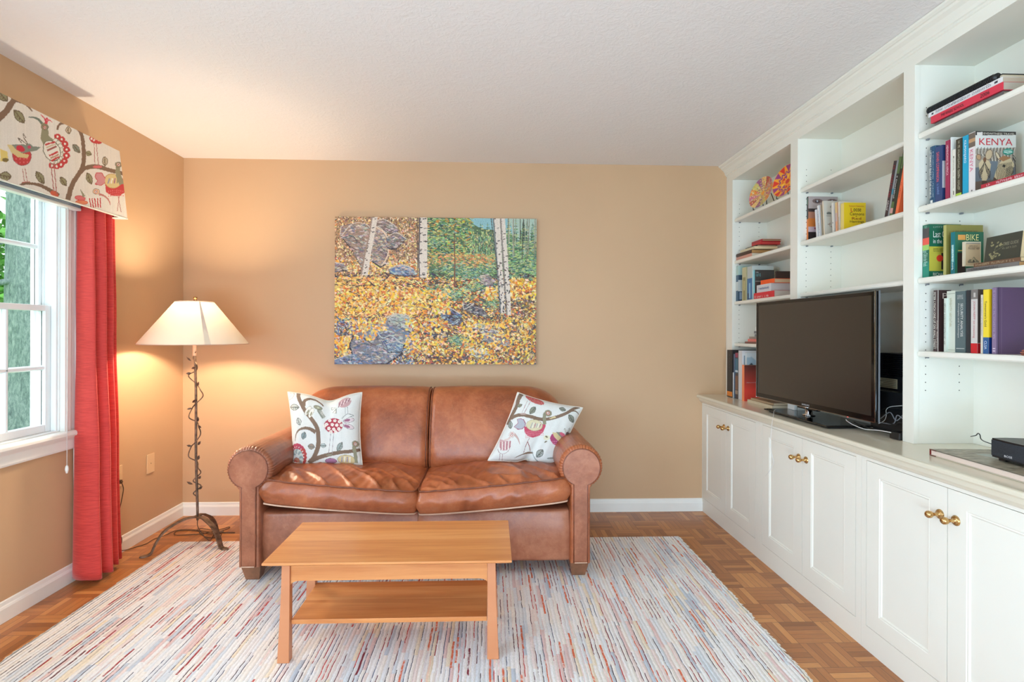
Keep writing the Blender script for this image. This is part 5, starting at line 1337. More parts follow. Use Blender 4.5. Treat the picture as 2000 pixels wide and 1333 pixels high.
# tree guide shown face-on to the room
def tree_guide(cv):
    W, H = cv.w, cv.h; cv.T = lambda x, y: (x * W, y * H); cv.a[:] = (58, 60, 50)
    rg = random.Random(4)
    for _ in range(22):
        x, y = (rg.uniform(.12, .45), rg.uniform(.62, .86)) if rg.random() < .6 else (rg.uniform(.14, .48), rg.uniform(.22, .44))
        a = rg.uniform(0, 360); cv.leaf(x, y, .05, .026, a, (150, 144, 104), (120, 116, 84))
    cv.line([(.3, .85), (.28, .6), (.3, .4)], .012, (120, 116, 84)); cv.line([(.3, .6), (.5, .45), (.6, .35)], .01, (120, 116, 84))
tg = thing('book', (1.700, 1.72, zz), 'dark green tree guide with leaf drawings, propped with its cover facing the room', 'book', G2)
A = Vector((1.690, onX(1922, 490, 1.69).y, zz)); B_ = Vector((1.680, onX(1991.5, 490, 1.68).y, zz)); hh = .086; lean_ = Vector((.010, 0, hh))
dx_ = (B_ - A); nrm_ = dx_.cross(Vector((0, 0, 1))).normalized()
if nrm_.x < 0: nrm_ = -nrm_
def slab(mb, off0, off1, a0, a1, z0, z1, c):
    P0 = A + dx_ * a0; P1 = A + dx_ * a1
    vs = [P0 + nrm_ * off0 + lean_ * z0, P1 + nrm_ * off0 + lean_ * z0, P1 + nrm_ * off1 + lean_ * z0, P0 + nrm_ * off1 + lean_ * z0, P0 + nrm_ * off0 + lean_ * z1, P1 + nrm_ * off0 + lean_ * z1, P1 + nrm_ * off1 + lean_ * z1, P0 + nrm_ * off1 + lean_ * z1]
    mb.add([tuple(v) for v in vs], [(3, 2, 1, 0), (4, 5, 6, 7), (0, 1, 5, 4), (1, 2, 6, 5), (2, 3, 7, 6), (3, 0, 4, 7)], c)
m = MB(); slab(m, 0, .0015, 0, 1, 0, 1, (58, 60, 50)); slab(m, .021, .0225, 0, 1, 0, 1, (58, 60, 50)); slab(m, 0, .0225, 0, .01, 0, 1, (58, 60, 50)); m.build('cover', 'print', tg)
m = MB(); slab(m, .0016, .0209, .012, .985, .01, .99, (214, 190, 146)); m.build('page_block', 'pages', tg)
n1, n2 = 100, 62; cv = Canvas(n1, n2, (58, 60, 50)); tree_guide(cv)
vs = [tuple(A + dx_ * (i / (n1 - 1)) - nrm_ * .0004 + lean_ * (1 - j / (n2 - 1))) for j in range(n2) for i in range(n1)]
o = MB().add(vs, [(j * n1 + i, (j + 1) * n1 + i, (j + 1) * n1 + i + 1, j * n1 + i + 1) for j in range(n2 - 1) for i in range(n1 - 1)]).build('cover_picture', 'print', tg); paint_object(o, [cv.a[j, i] for j in range(n2) for i in range(n1)])
u_ = dx_.normalized(); l_ = lean_.normalized()
for txt, a0, v0, a1, v1, c in (('TREE GUIDE', .52, .56, .93, .68, (150, 146, 124)), ('~20', .5, .42, .9, .49, (140, 136, 112))):
    g = letters(txt, None, None, tuple(A + dx_ * a0 - nrm_ * .0008 + lean_ * v0), tuple(u_), tuple(l_), (a1 - a0) * dx_.length, (v1 - v0) * hh)
    MB().add(g[0], g[1], c).build('cover_title', 'print', tg)

# fourth shelf
G3 = 'books on the fourth shelf of the near bay'
row(1.702, S4, [
    (1823, 1833, 567, 1846, (66, 44, 44), 'dark brown investing book, first at the left on the fourth shelf', dict(title=[('PETER LYNCH ONE UP ON WALL STREET', (226, 220, 206), .04, .97, .5, .92), ('~18', (180, 160, 150), .04, .5, .1, .35)], bands=[(0, 1, (232, 228, 220), .0, .1)], hard=True, ctext=[('P', (220, 200, 190), .30, .86, .7, .95)])),
    (1843.5, 1848, 583, .12, (204, 212, 200), 'thin pale green book beside the dark brown investing book', dict(X=1.694, title=('~24', (120, 126, 116), .1, .9))),
    (1849, 1865.5, 568, .14, (206, 212, 198), 'thick pale grey-green book with faint worn spine lettering', dict(title=('~18', (180, 178, 150), .4, .88, .35, .62), hard=True, bands=[(.95, .96, (160, 168, 150)), (.03, .04, (160, 168, 150))])),
    (1865.8, 1886, 568.5, 1890, (84, 102, 104), 'slate green hardcover with two lines of white spine lettering', dict(title=[('SECURITY ANALYSIS', (226, 228, 222), .26, .80, .22, .46), ('Principles and Technique', (216, 218, 212), .24, .80, .58, .76), ('GRAHAM AND DODD', (190, 196, 192), .87, .94, .2, .8)], hard=True, bands=[(.06, .07, (200, 204, 200), .1, .9)])),
    (1887, 1895.5, 567, .14, (38, 46, 54), 'dark navy book between the slate green and the white-spined books', dict(hard=True)),
    (1896.3, 1909.5, 565.5, 1916, (206, 202, 196), 'white-spined investing book with a red foot and a small photo at the head', dict(X=1.690, title=('JOHN NEFF on investing', (196, 110, 116), .24, .82, .3, .7), bands=[(.85, 1, (120, 116, 112)), (.88, .95, (190, 186, 180), .3, .6), (0, .155, (196, 26, 38))], cover=[(0, .16, 1, 1, (78, 66, 60)), (0, 0, 1, .155, (170, 20, 30))], hard=True)),
    (1915.3, 1919.8, 576, .12, (214, 206, 190), 'thin cream paperback beside the white-spined book with the red foot', dict(X=1.686, title=('The Education of a Speculator', (110, 100, 90), .3, .95))),
    (1920.3, 1931.5, 565.5, 1938, (236, 208, 56), 'yellow book with a dark blue foot on its spine', dict(X=1.686, title=[("Tomorrow's Gold", (74, 66, 40), .42, .82, .3, .72), ('CLSA', (220, 228, 238), .07, .2, .3, .75)], bands=[(0, .255, (38, 88, 140))], cover=[(0, 0, 1, .255, (12, 44, 110)), (0, .255, 1, 1, (226, 186, 22))], ctext=[])),
    (1937.5, 1949.5, 561.5, .178, (84, 60, 92), 'large dark purple hardcover with a lilac spine at the near end of the fourth shelf', dict(X=1.690, hard=True, round_spine=True, bands=[(0.005, .995, (132, 112, 142), .12, .88)], title=[('~26', (176, 162, 184), .22, .95, .35, .62), ('II', (226, 210, 220), .04, .09, .3, .7)], cover=[(.0, 0, .02, 1, (66, 46, 74)), (.06, 0, .075, 1, (104, 84, 110))])),
], G3)
# carved wooden coasters in front of the purple book
simple('coaster_wood', (160, 96, 74), .5, var=.15, nscale=30)
ycs = onX(1975, 680, 1.66).y - .045
for k, (r_, dx) in enumerate(((.048, 0), (.052, .001), (.040, -.002))):
    zc = S4 + .0004 + k * .0062
    c = thing('coaster', (1.713, ycs, zc), ('reddish wooden coaster, bottom one of the little stack on the fourth shelf', 'reddish wooden coaster, middle one of the little stack on the fourth shelf', 'reddish wooden coaster, top one of the little stack on the fourth shelf')[k], 'coaster', 'wooden coasters on the fourth shelf')
    MB().lathe([(r_ - .004, 0), (r_, .002), (r_, .0035), (r_ - .006, .0055), (r_ - .012, .0045)], (1.718 - .005, ycs - dx * 4, zc), 36).build('disc', 'coaster_wood', c)
    MB().lathe([(r_ - .0045, .0056), (r_ - .003, .0056)], (1.713, ycs - dx * 4, zc), 36, closed_ends=False).build('inlay', 'piping_pale', c)

# ---------------------------------------------------------------- middle bay, third row from the top
G4 = 'books on the middle bay shelf above the television'
XM = 1.694
def eyes(cv):
    W, H = cv.w, cv.h; cv.T = lambda x, y: (x * W, y * H); cv.a[:] = (176, 160, 156)
    for cx in (.3, .8): cv.ell(cx, .10, .17, .05, 0, (120, 96, 92)); cv.ell(cx, .11, .07, .035, 0, (60, 46, 48)); cv.ell(cx, .10, .03, .02, 0, (190, 190, 200))
    cv.poly([(0, .26), (1, .25), (1, .33), (0, .33)], (52, 42, 42)); cv.poly([(0, .33), (1, .33), (1, .48), (0, .48)], (176, 120, 96)); cv.poly([(0, .48), (1, .48), (1, .66), (0, .66)], (206, 118, 52)); cv.poly([(0, .66), (1, .66), (1, .78), (0, .78)], (196, 170, 176)); cv.ell(.3, .7, .1, .03, 0, (150, 60, 80)); cv.poly([(0, .78), (1, .78), (1, .97), (0, .97)], (46, 34, 34)); cv.poly([(0, .97), (1, .97), (1, 1), (0, 1)], (206, 112, 44))
def rose(cv):
    W, H = cv.w, cv.h; cv.T = lambda x, y: (x * W, y * H); cv.a[:] = (206, 198, 184)
    cv.line([(.30, .20), (.38, .13), (.55, .15)], .02, (60, 52, 48)); cv.poly([(.12, .33), (.25, .30), (.36, .33), (.34, .37), (.14, .37)], (110, 112, 106)); cv.line([(.12, .42), (.34, .42)], .02, (130, 130, 124), False)
    cv.ell(.32, .66, .10, .06, 0, (206, 198, 184), (150, 100, 74), .012); cv.line([(.12, .64), (.32, .66)], .012, (120, 80, 60), False)
row(XM, S2, [
    (1575.6, 1578.8, 384, 1636, (214, 116, 46), 'black and orange book with a pair of eyes on its cover, leftmost above the television', dict(bands=[(.5, 1, (44, 44, 44)), (.82, .97, (90, 120, 100), .2, .7)], cvf=((60, 70), eyes))),
    (1592.5, 1597.5, 400, .13, (222, 220, 220), 'thin white paperback leaning left, first of the two white ones above the television', dict(lean=-.10, t=.012, h=.155)),
    (1596.8, 1602.8, 394, .13, (224, 222, 220), 'thin white paperback leaning left, second of the two above the television', dict(lean=-.10, t=.013, h=.172, title=('~20', (140, 140, 150), .15, .85))),
    (1604.5, 1607, 392, .13, (168, 152, 128), 'very thin tan book squeezed between the white and the cream books', dict(lean=-.09, t=.005, h=.17)),
    (1608, 1611.5, 390.5, 1652, (222, 206, 182), 'cream hardcover with small grey drawings, leaning above the television', dict(lean=-.08, t=.010, h=.185, cvf=((50, 60), rose), hard=True)),
    (1624.5, 1629.5, 399, .12, (216, 212, 202), 'narrow off-white book with a dark dot on its spine, beside the cream hardcover', dict(lean=-.07, t=.013, h=.158, bands=[(.34, .38, (60, 60, 60), .4, .7)])),
    (1631, 1636, 398, .115, (222, 168, 128), 'peach and yellow paperback next to the yellow book', dict(lean=-.04, t=.013, h=.152, bands=[(.66, 1, (222, 190, 130)), (.38, .66, (206, 176, 166)), (0, .38, (224, 158, 120))])),
    (1636.8, 1640.8, 398, .115, (214, 204, 188), 'speckled pale paperback directly left of the yellow book', dict(lean=-.03, t=.011, h=.150, bands=[(.1, .5, (120, 120, 110), .4, .6)])),
    (1642, 1648.5, 396, 1691, (226, 190, 24), 'bright yellow paperback with a black title and red initial on its cover', dict(pages=(228, 220, 196), bands=[(0, 1, (222, 200, 120))],
        ctext=[('Robert Claiborne', (196, 90, 40), .24, .85, .90, .91), ('L', (196, 40, 30), .30, .68, .42, .81), ('oose', (52, 34, 24), .43, .69, .78, .80), ('Cannons', (52, 34, 24), .26, .55, .92, .66), ('&', (120, 60, 30), .52, .50, .6, .535), ('Red', (150, 40, 24), .36, .40, .78, .49), ('Herrings', (52, 34, 24), .27, .27, .92, .38)])),
], G4)
# leaning group at the near end
yb = onX(1727, 420, 1.68).y
spec = [
    (.0172, .232, (62, 48, 50), 'black book with red spine letters, leaning right, outermost of the leaning group', [('~14', (150, 34, 50), .34, .92, .2, .8), ('~9', (220, 210, 204), .12, .30, .25, .75)], []),
    (.0100, .232, (140, 144, 146), 'slim silver-grey book in the leaning group above the television', None, [(.4, .5, (60, 130, 150))]),
    (.0150, .240, (84, 108, 62), 'green and black book with white spine letters in the leaning group', [('~13', (224, 226, 220), .30, .68, .3, .7)], [(.25, .72, (40, 36, 36)), (.05, .14, (206, 150, 140))]),
    (.0150, .262, (46, 50, 40), 'dark book second from the bookcase divider in the leaning group', None, [(.72, .97, (96, 118, 74), .2, .8)]),
    (.0155, .215, (240, 116, 70), 'bright orange book at the right end, against the divider above the television', [('~8', (150, 60, 40), .3, .6, .35, .65)], []),
]
ang = .235; yq = yb
for t_, h_, c_, lb, ti, bn in spec:
    yn = yq - t_ / math.cos(ang)
    book(lb, 'leaning books above the television', t_, h_, .15, c_, 1.680, yn, S2 + .0003, lean=ang if c_ != (240, 116, 70) else .235, title=ti, bands=bn)
    yq = yn - .0006
    ang -= .0

# ---------------------------------------------------------------- far bay: plates on stands
def plate_cv(kind):
    cv = Canvas(150, 150, (226, 140, 60), lambda x, y: (75 + x * 74, 75 + y * 74))
    if kind == 0:
        cols = [(206, 120, 130), (228, 140, 60), (196, 190, 110), (150, 90, 130), (232, 190, 120), (190, 90, 70)]
        rg = random.Random(11)
        for k in range(14):
            a0 = k * 2 * math.pi / 14; a1 = a0 + 2 * math.pi / 14
            cv.poly([(0, 0), (1.1 * math.cos(a0), 1.1 * math.sin(a0)), (1.1 * math.cos(a1), 1.1 * math.sin(a1))], cols[k % 6])
        for _ in range(420):
            r = rg.uniform(.15, .98); a = rg.uniform(0, 6.283); cv.ell(r * math.cos(a), r * math.sin(a), .05, .02, rg.uniform(0, 180), rg.choice(cols + [(236, 226, 200), (90, 70, 120)]))
        for k in range(14):
            a0 = k * 2 * math.pi / 14; cv.line([(0, 0), (math.cos(a0), math.sin(a0))], .03, (206, 196, 110), False)
        cv.ell(0, 0, .13, .13, 0, (232, 150, 50))
    else:
        cv.a[:] = (240, 160, 40); cols = [(214, 52, 40), (150, 60, 120), (244, 190, 60), (232, 110, 40)]
        for k in range(12):
            a = k * math.pi / 6
            cv.poly([(.98 * math.cos(a - .2), .98 * math.sin(a - .2)), (.55 * math.cos(a), .55 * math.sin(a)), (.98 * math.cos(a + .2), .98 * math.sin(a + .2))], cols[k % 2])
            cv.poly([(.45 * math.cos(a - .3), .45 * math.sin(a - .3)), (.2 * math.cos(a), .2 * math.sin(a)), (.45 * math.cos(a + .3), .45 * math.sin(a + .3))], cols[(k + 1) % 4])
            cv.line([(.5 * math.cos(a), .5 * math.sin(a)), (.66 * math.cos(a + .26), .66 * math.sin(a + .26)), (.5 * math.cos(a + .52), .5 * math.sin(a + .52))], .09, (140, 60, 120), False)
        cv.ell(0, 0, .16, .16, 0, (206, 60, 50))
    return cv
for kind, (X, Y, rad, lb) in enumerate(((1.700, onX(1490, 375, 1.700).y, .101, 'round orange and pink mosaic-patterned plate on the top shelf, farther from the camera'), (1.700, onX(1538, 352, 1.700).y, .096, 'round red, purple and yellow star-patterned plate on the top shelf, nearer the divider'))):
    zc = S1 + .004 + rad * math.cos(.25); cv = plate_cv(kind)
    p = thing('decorative_plate', (X, Y, S1 + .012), lb, 'plate', 'decorative plates on the top shelf')
    yawp = .22; Mx = Matrix.Translation((X, Y, zc)) @ Matrix.Rotation(yawp, 4, 'Z') @ Matrix.Rotation(.25, 4, 'Y')
    def zf(r): return .018 * (r ** 2.2)                    # dish depth: rim comes forward (towards -X)
    vs = []; cols = []; NR, NA = 60, 180
    for j in range(NR + 1):
        r = j / NR
        for k in range(NA):
            a = 2 * math.pi * k / NA; vs.append(tuple(Mx @ Vector((-zf(r), -rad * r * math.cos(a), rad * r * math.sin(a))))); cols.append(cv.sample(75 + 73 * r * math.cos(a), 75 - 73 * r * math.sin(a)))
    o = MB().add(vs, [(j * NA + k, j * NA + (k + 1) % NA, (j + 1) * NA + (k + 1) % NA, (j + 1) * NA + k) for j in range(NR) for k in range(NA)], smooth=True).build('painted_face', 'print', p); paint_object(o, cols)
    m = MB(); m.X = Mx
    m.lathe([(rad * .995, -zf(1)), (rad, -zf(1) + .002), (rad * .7, -zf(.7) + .006), (rad * .45, .006), (.001, .006)], n=64, axis=0, closed_ends=False); m.build('underside', 'ceramic_rim', p)
    st = thing('plate_stand', (X, Y, S1), ('black wire easel holding the orange and pink plate', 'black wire easel holding the red and purple plate')[kind], 'plate stand', 'easels under the decorative plates')
    Rz = Matrix.Rotation(yawp, 4, 'Z'); O = Vector((X, Y, S1))
    for s_ in (-1, 1):
        pts = [Vector((-.036, s_ * .045, .022)), Vector((-.034, s_ * .045, .006)), Vector((-.026, s_ * .045, .0032)), Vector((.060, s_ * .040, .0032)), Vector((.052, s_ * .03, .06)), Vector((.046, s_ * .016, .10))]
        MB().tube(catmull([O + Rz @ q for q in pts], 5), .0024, 8).build('wire', 'black_plastic', st)
    MB().tube([O + Rz @ Vector((.020, -.045, .0034)), O + Rz @ Vector((.020, .045, .0034))], .002, 8).build('cross_bar', 'black_plastic', st)

# far bay, second shelf: flat stack
G5 = 'flat books on the second shelf of the far bay'
def flat(lb, g, pxl, pxr, X, Z, t, d, col, yaw=0.0, **kw):
    yf = onX(pxl, 500, X).y; yn = onX(pxr, 500, X).y
    return book(lb, g, t, yf - yn, d, col, X, yn, Z, lie='L', yaw=yaw, **kw)
z = S2 + .0003
flat('pink and cream patterned flat book at the bottom of the second-shelf stack', G5, 1438, 1468, 1.668, z, .022, .16, (206, 150, 132), pages=(214, 206, 186)); z += .0224
flat('dark brown flat book with a rounded spine, second from the bottom of the stack', G5, 1438, 1467, 1.668, z, .024, .16, (66, 44, 34), hard=True, round_spine=True, pages=(190, 140, 80)); z += .0244
flat('cream flat book with yellowish spine in the middle of the stack on the second shelf', G5, 1446, 1473.5, 1.676, z, .016, .15, (214, 202, 170), pages=(228, 204, 162)); z += .0164
flat('black flat notebook under the red books on the second shelf', G5, 1456, 1478, 1.694, z, .010, .13, (38, 34, 30), hard=True, pages=(226, 170, 130)); z += .0104
flat('bright red flat book near the top of the stack on the second shelf', G5, 1468, 1486, 1.712, z, .019, .13, (196, 40, 44), hard=True, pages=(196, 44, 46)); z += .0194
flat('dark red flat book on top of the stack on the second shelf', G5, 1468, 1488, 1.714, z, .013, .125, (160, 34, 48), hard=True, pages=(176, 146, 106))

# far bay, third shelf
G6 = 'books on the third shelf of the far bay'
row(1.668, S3, [
    (1437.6, 1442, 519.5, .17, (176, 200, 190), 'pale blue photo book with a snowy mountain picture, first on the third far shelf', dict(cover=[(.0, .0, .5, .74, (52, 76, 96)), (.0, .28, .45, .60, (196, 200, 196)), (.05, .05, .4, .26, (140, 156, 176))], bands=[(0, .74, (70, 96, 118)), (.3, .55, (200, 206, 204))])),
    (1449.5, 1457, 522, .15, (190, 186, 146), 'olive cream book with a leafy spine, second on the third far shelf', dict(bands=[(.0, .7, (150, 142, 96), .1, .8), (.3, .6, (196, 188, 140), .3, .6)])),
    (1459.5, 1469.2, 519.5, 1511, (184, 192, 186), 'blue and white picture book with a waterfall spine on the third far shelf', dict(bands=[(.0, .64, (60, 110, 158)), (.05, .5, (140, 186, 214), .35, .65), (.02, .2, (20, 50, 84), .65, .9)])),
    (1471, 1474.6, 527.5, 1512, (68, 64, 60), 'charcoal paperback with a light cyan spine on the third far shelf', dict(X=1.676, bands=[(0, 1, (130, 196, 204))], cover=[(.02, .60, 1, .625, (150, 140, 130)), (0, 0, 1, .6, (76, 58, 54))], ctext=[('~5', (220, 226, 224), .05, .90, .18, .94), ('~12', (110, 170, 170), .05, .78, .3, .88)])),
], G6)
row(1.700, S3, [(1512.5, 1515.5, 530, .11, (60, 44, 40), 'brown-black book edge behind the orange flat book on the third far shelf', dict(pages=(226, 196, 160), hard=True, X=1.72, t=.012))], G6)
z = S3 + .0003
flat('red flat box-like book at the bottom on the third far shelf', G6, 1472.5, 1512, 1.660, z, .036, .17, (212, 36, 50), title=('~18', (240, 214, 214), .25, .95, .5, .85), pages=(190, 176, 164)); z += .0364
book('thick white flat book with blue spine lettering on the third far shelf', G6, .048, onX(1478, 560, 1.668).y - onX(1505, 560, 1.668).y, .165, (208, 208, 210), 1.668, onX(1505, 560, 1.668).y, z, lie='L', title=('~18', (60, 100, 160), .1, .85, .35, .62), pages=(196, 192, 186)); z += .0484
flat('bright orange flat book on top of the white one on the third far shelf', G6, 1488.5, 1512, 1.678, z, .026, .13, (232, 86, 30), hard=True, pages=(206, 178, 140), yaw=.06)

# far bay, fourth shelf: little stack partly behind the television
G7 = 'small flat books on the fourth shelf of the far bay'
z = S4 + .0003
flat('brown flat book at the bottom of the small stack left of the television', G7, 1455.5, 1485, 1.690, z, .013, .13, (128, 84, 72), pages=(206, 176, 150)); z += .0134
flat('salmon pink flat book in the middle of the small stack left of the television', G7, 1461, 1486, 1.690, z, .017, .12, (222, 116, 104), pages=(222, 150, 136)); z += .0174
flat('grey flat book on top of the small stack left of the television', G7, 1464, 1488, 1.695, z, .015, .11, (142, 132, 122), pages=(180, 170, 156)); z += .0154
cam_o = thing('toy_figure', (1.714, 3.25, z), 'tiny dark grey and white object standing on the small stack left of the television', 'ornament')
ot, oy = onX(1473.5, 670, 1.70).y, onX(1487, 670, 1.70).y
MB().box(1.700, 1.728, oy, ot, z, z + .016).box(1.700, 1.726, oy, ot + .008, z + .020, z + .036).build('blocks', 'grey_plastic', cam_o, bevel=.002)
MB().box(1.704, 1.720, oy + .005, ot - .006, z + .016, z + .020).box(1.704, 1.720, oy + .005, ot - .002, z + .036, z + .062).build('post', 'white_trim', cam_o, bevel=.002)

# far bay, on the worktop
G8 = 'books standing on the worktop beside the television'
WT = .8123
def mount(cv):
    W, H = cv.w, cv.h; cv.T = lambda x, y: (x * W, y * H); cv.a[:] = (206, 212, 212)
    cv.poly([(.0, .10), (.3, .08), (.6, .16), (1, .2), (1, .3), (0, .3)], (160, 182, 194)); cv.poly([(.1, .26), (.3, .2), (.5, .28), (.3, .3)], (60, 66, 72)); cv.poly([(0, .3), (1, .3), (1, 1), (0, 1)], (214, 212, 208))
row(1.600, WT, [
    (1420, 1430.5, 684.5, .24, (36, 34, 36), 'tall black book with an orange band, first on the worktop against the back wall', dict(bands=[(.02, .12, (216, 124, 44))], hard=True, title=('~6', (70, 66, 66), .5, .9, .4, .6))),
    (1431.2, 1432.2, 728, .1, (222, 220, 214), 'very thin white booklet next to the tall black book on the worktop', dict(X=1.597)),
    (1432.6, 1434.9, 692, .2, (80, 96, 116), 'slim blue-grey book between the black and the multicoloured ones', dict()),
    (1436, 1441.6, 690, .2, (72, 62, 60), 'dark multicoloured picture book on the worktop', dict(X=1.604, bands=[(.9, 1, (150, 60, 80)), (.56, .88, (70, 110, 126)), (.58, .62, (190, 200, 206)), (.2, .5, (120, 84, 60)), (.1, .18, (150, 130, 110))])),
    (1442.2, 1449.4, 685.5, 1489, (206, 206, 206), 'tall white picture book standing on the worktop behind the red one', dict(X=1.606, hard=True)),
    (1451.6, 1453.2, 695, .10, (120, 136, 146), 'thin grey-blue booklet in front of the tall white book', dict(X=1.618)),
    (1454.6, 1458.6, 690, 1489, (200, 206, 206), 'white book with a grey mountain landscape cover behind the red book', dict(X=1.624, cvf=((60, 60), mount))),
], G8)
def redg(cv):
    for j in range(cv.h):
        f = j / cv.h; cv.a[j, :] = (96 + 124 * min(1, f * 1.5), 52 + 20 * f, 46 + 10 * f)
yo = onX(1453.6, 750, 1.596).y
book('orange-red paperback with a fading red cover at the left foot of the television', G8, .030, onX(1452, 714, 1.596).z - WT + .002, .105, (238, 132, 84), 1.596, yo, WT, cvf=((40, 50), redg), ctext=[('~14', (196, 150, 150), .12, .50, .9, .53)], lean=0, yaw=0)
# flat books under the television's left end
pA = onZ(1459, 786, WT + .02)
book('cream flat book lying under the left end of the television, lower one', 'flat books under the television', .016, .30, .16, (206, 190, 160), 1.600, 3.03, WT, lie='L', pages=(232, 220, 196), hard=True)
book('tan flat book lying under the left end of the television, upper one', 'flat books under the television', .012, .27, .14, (168, 140, 108), 1.612, 3.04, WT + .0163, lie='L', pages=(226, 206, 174))

# ================================================================== television
TVg = thing('television', (1.60, 2.60, WT), 'large flat black television angled slightly on a glass stand in the bookcase', 'television')
A_ = onX(1478, 594, 1.562); A1 = onX(1479, 775, 1.562); B_1 = onX(1709, 565, 1.604); B_2 = onX(1709, 825.5, 1.604)
A0 = Vector((1.562, A_.y, (A1.z + B_2.z) / 2)); B0 = Vector((1.604, B_1.y, A0.z)); TH = (A_.z - A1.z + B_1.z - B_2.z) / 2
ux = (B0 - A0).normalized(); nx = ux.cross(Vector((0, 0, 1)))
if nx.x < 0: nx = -nx
L = (B0 - A0).length
def tvbox(mb, a0, a1, n0, n1, z0, z1, mi=0):
    P = [A0 + ux * a + nx * n + Vector((0, 0, zz)) for a in (a0, a1) for n in (n0, n1) for zz in (z0, z1)]
    mb.add([tuple(p) for p in P], [(0, 1, 3, 2), (4, 6, 7, 5), (0, 4, 5, 1), (2, 3, 7, 6), (0, 2, 6, 4), (1, 5, 7, 3)], None, mi)
bz = .018
m = MB(); tvbox(m, 0, L, .004, .020, 0, TH); m.build('housing', 'black_gloss', TVg, bevel=.003)
m = MB(); tvbox(m, .003, L - .003, .0005, .0042, .0, bz + .006); tvbox(m, .003, L - .003, .0005, .0042, TH - bz, TH - .002); tvbox(m, .003, .003 + bz, .0005, .0042, bz, TH - bz); tvbox(m, L - .003 - bz, L - .003, .0005, .0042, bz, TH - bz)
m.build('bezel', 'black_gloss', TVg, bevel=.001)
t = NT('screen_glass'); t.col((26, 23, 21)); t.set(Roughness=.32); t.b.inputs['Coat Weight'].default_value = .6; t.b.inputs['Coat Roughness'].default_value = .22; MAT['screen'] = t.m
m = MB(); tvbox(m, bz, L - bz, .0009, .0042, bz + .004, TH - bz); m.build('screen', 'screen', TVg)
m = MB(); tvbox(m, L, L + .0022, -.001, .004, -.002, TH + .001); tvbox(m, -.0022, 0, -.001, .004, -.002, TH + .001); tvbox(m, 0, L, .0, .004, -.002, 0); m.build('chrome_edge', 'chrome', TVg)
m = MB(); tvbox(m, L + .0002, L + .003, .016, .0215, -.002, TH + .001); m.build('silver_back_edge', 'grey_plastic', TVg)
m = MB(); tvbox(m, .05, L - .05, .0205, .045, .04, TH - .06); m.build('back_shell', 'black_plastic', TVg, bevel=.01)
g = letters('SAMSUNG', None, None, tuple(A0 + ux * (L * .5 - .030) - nx * .0004 + Vector((0, 0, .007))), tuple(ux), (0, 0, 1), .060, .0085)
MB().add(g[0], g[1], (206, 206, 206)).build('brand_lettering', 'print', TVg)
m = MB(); tvbox(m, L * .5 - .075, L * .5 + .075, .004, .03, -.012, 0.0); m.build('lower_lip', 'black_gloss', TVg, bevel=.002)
pm = A0 + ux * (L * .5) + nx * .018
MB().lathe([(.030, .829), (.030, .832), (.018, .836), (.018, A0.z - .004)], (pm.x, pm.y, 0), 28).build('neck', 'chrome', TVg)
MB().lathe([(.014, A0.z - .0035), (.030, A0.z - .003), (.030, A0.z + .002)], (pm.x, pm.y, 0), 28).build('neck_collar', 'chrome', TVg)
m = MB(); sx0, sx1, sy0, sy1 = 1.497, 1.735, 2.370, 2.925
m.box(sx0, sx1, sy0, sy1, WT + .009, WT + .0155)
m.build('glass_base', 'black_gloss', TVg, bevel=.002)
MB().box(sx0 + .02, sx1 - .02, sy0 + .02, sy1 - .02, WT + .0005, WT + .0089).build('base_underside', 'black_plastic', TVg)
g = letters('SAMSUNG', None, None, (sx0 + .010, sy0 + .14, WT + .0157), (0, -1, 0), (1, 0, 0), .05, .008)
pl_ = A0 + ux * (L - .16)
MB().lathe([(.0001, -.0012), (.0025, -.0008), (.0025, .0)], (pl_.x - .0, pl_.y, A0.z - .002), 12).build('power_light', 'led', TVg)

# items behind the television
dv = thing('media_server', (1.79, 2.24, WT), 'tall black slotted equipment case with a pale label, behind the right end of the television', 'electronics')
yl, yr = 2.40, 2.112
m = MB().box(1.765, 1.875, yr, yl, WT + .0005, 1.155); m.build('case', 'black_plastic', dv, bevel=.003)
for k in range(11):
    zz_ = 1.055 + k * .0090; MB().box(1.7635, 1.7652, yr + .012, yl - .02, zz_, zz_ + .0042).build('vent_slat', 'black_gloss', dv)
ys0, ys1 = onX(1752, 757, 1.763).y, onX(1716, 757, 1.763).y
m = MB().box(1.7630, 1.7648, ys0, ys1, 1.000, 1.042, (176, 164, 132))
for k in range(5): m.box(1.7626, 1.7631, ys0 + .006, ys1 - .006 - (k % 3) * .012, 1.005 + k * .0075, 1.0075 + k * .0075, (90, 84, 72))
m.build('label_sticker', 'print', dv)
bx = thing('media_box', (1.72, 2.2, WT), 'low black set-top box in front of the slotted equipment case', 'electronics')
MB().box(1.70, 1.760, 2.115, 2.37, WT + .0165, .992).build('case', 'black_plastic', bx, bevel=.003)
MB().box(1.705, 1.755, 2.12, 2.36, WT + .0003, WT + .016).build('foot_plinth', 'black_plastic', bx)
ad = thing('power_adapter', (1.66, 2.145, WT), 'small black power brick on the worktop beside the bookcase divider', 'power adapter')
MB().box(1.632, 1.690, 2.110, 2.165, WT + .0003, WT + .030).build('body', 'black_plastic', ad, bevel=.004)
def zfix(pts, lo=WT + .003): return [Vector((p.x, p.y, max(lo, p.z))) for p in pts]
def cable(nm, mat, r, label, pts, group=None, lo=WT + .003, per=8):
    return tag(MB().tube(zfix(catmull(pts, per), lo), r, 7).build(nm, mat), label, 'cable', group)
def at(x, y, X): p = onX(x, y, X); return (p.x, p.y, p.z)
gc = 'cables behind the television'
cable('cable', 'cable_white', .0018, 'pale grey cable curving out from under the right end of the television', [at(1652, 820, 1.62), at(1656, 824, 1.62), at(1668, 831, 1.62), at(1690, 839, 1.625), at(1715, 841, 1.63), at(1738, 845, 1.632), at(1742, 846, 1.636)], gc)
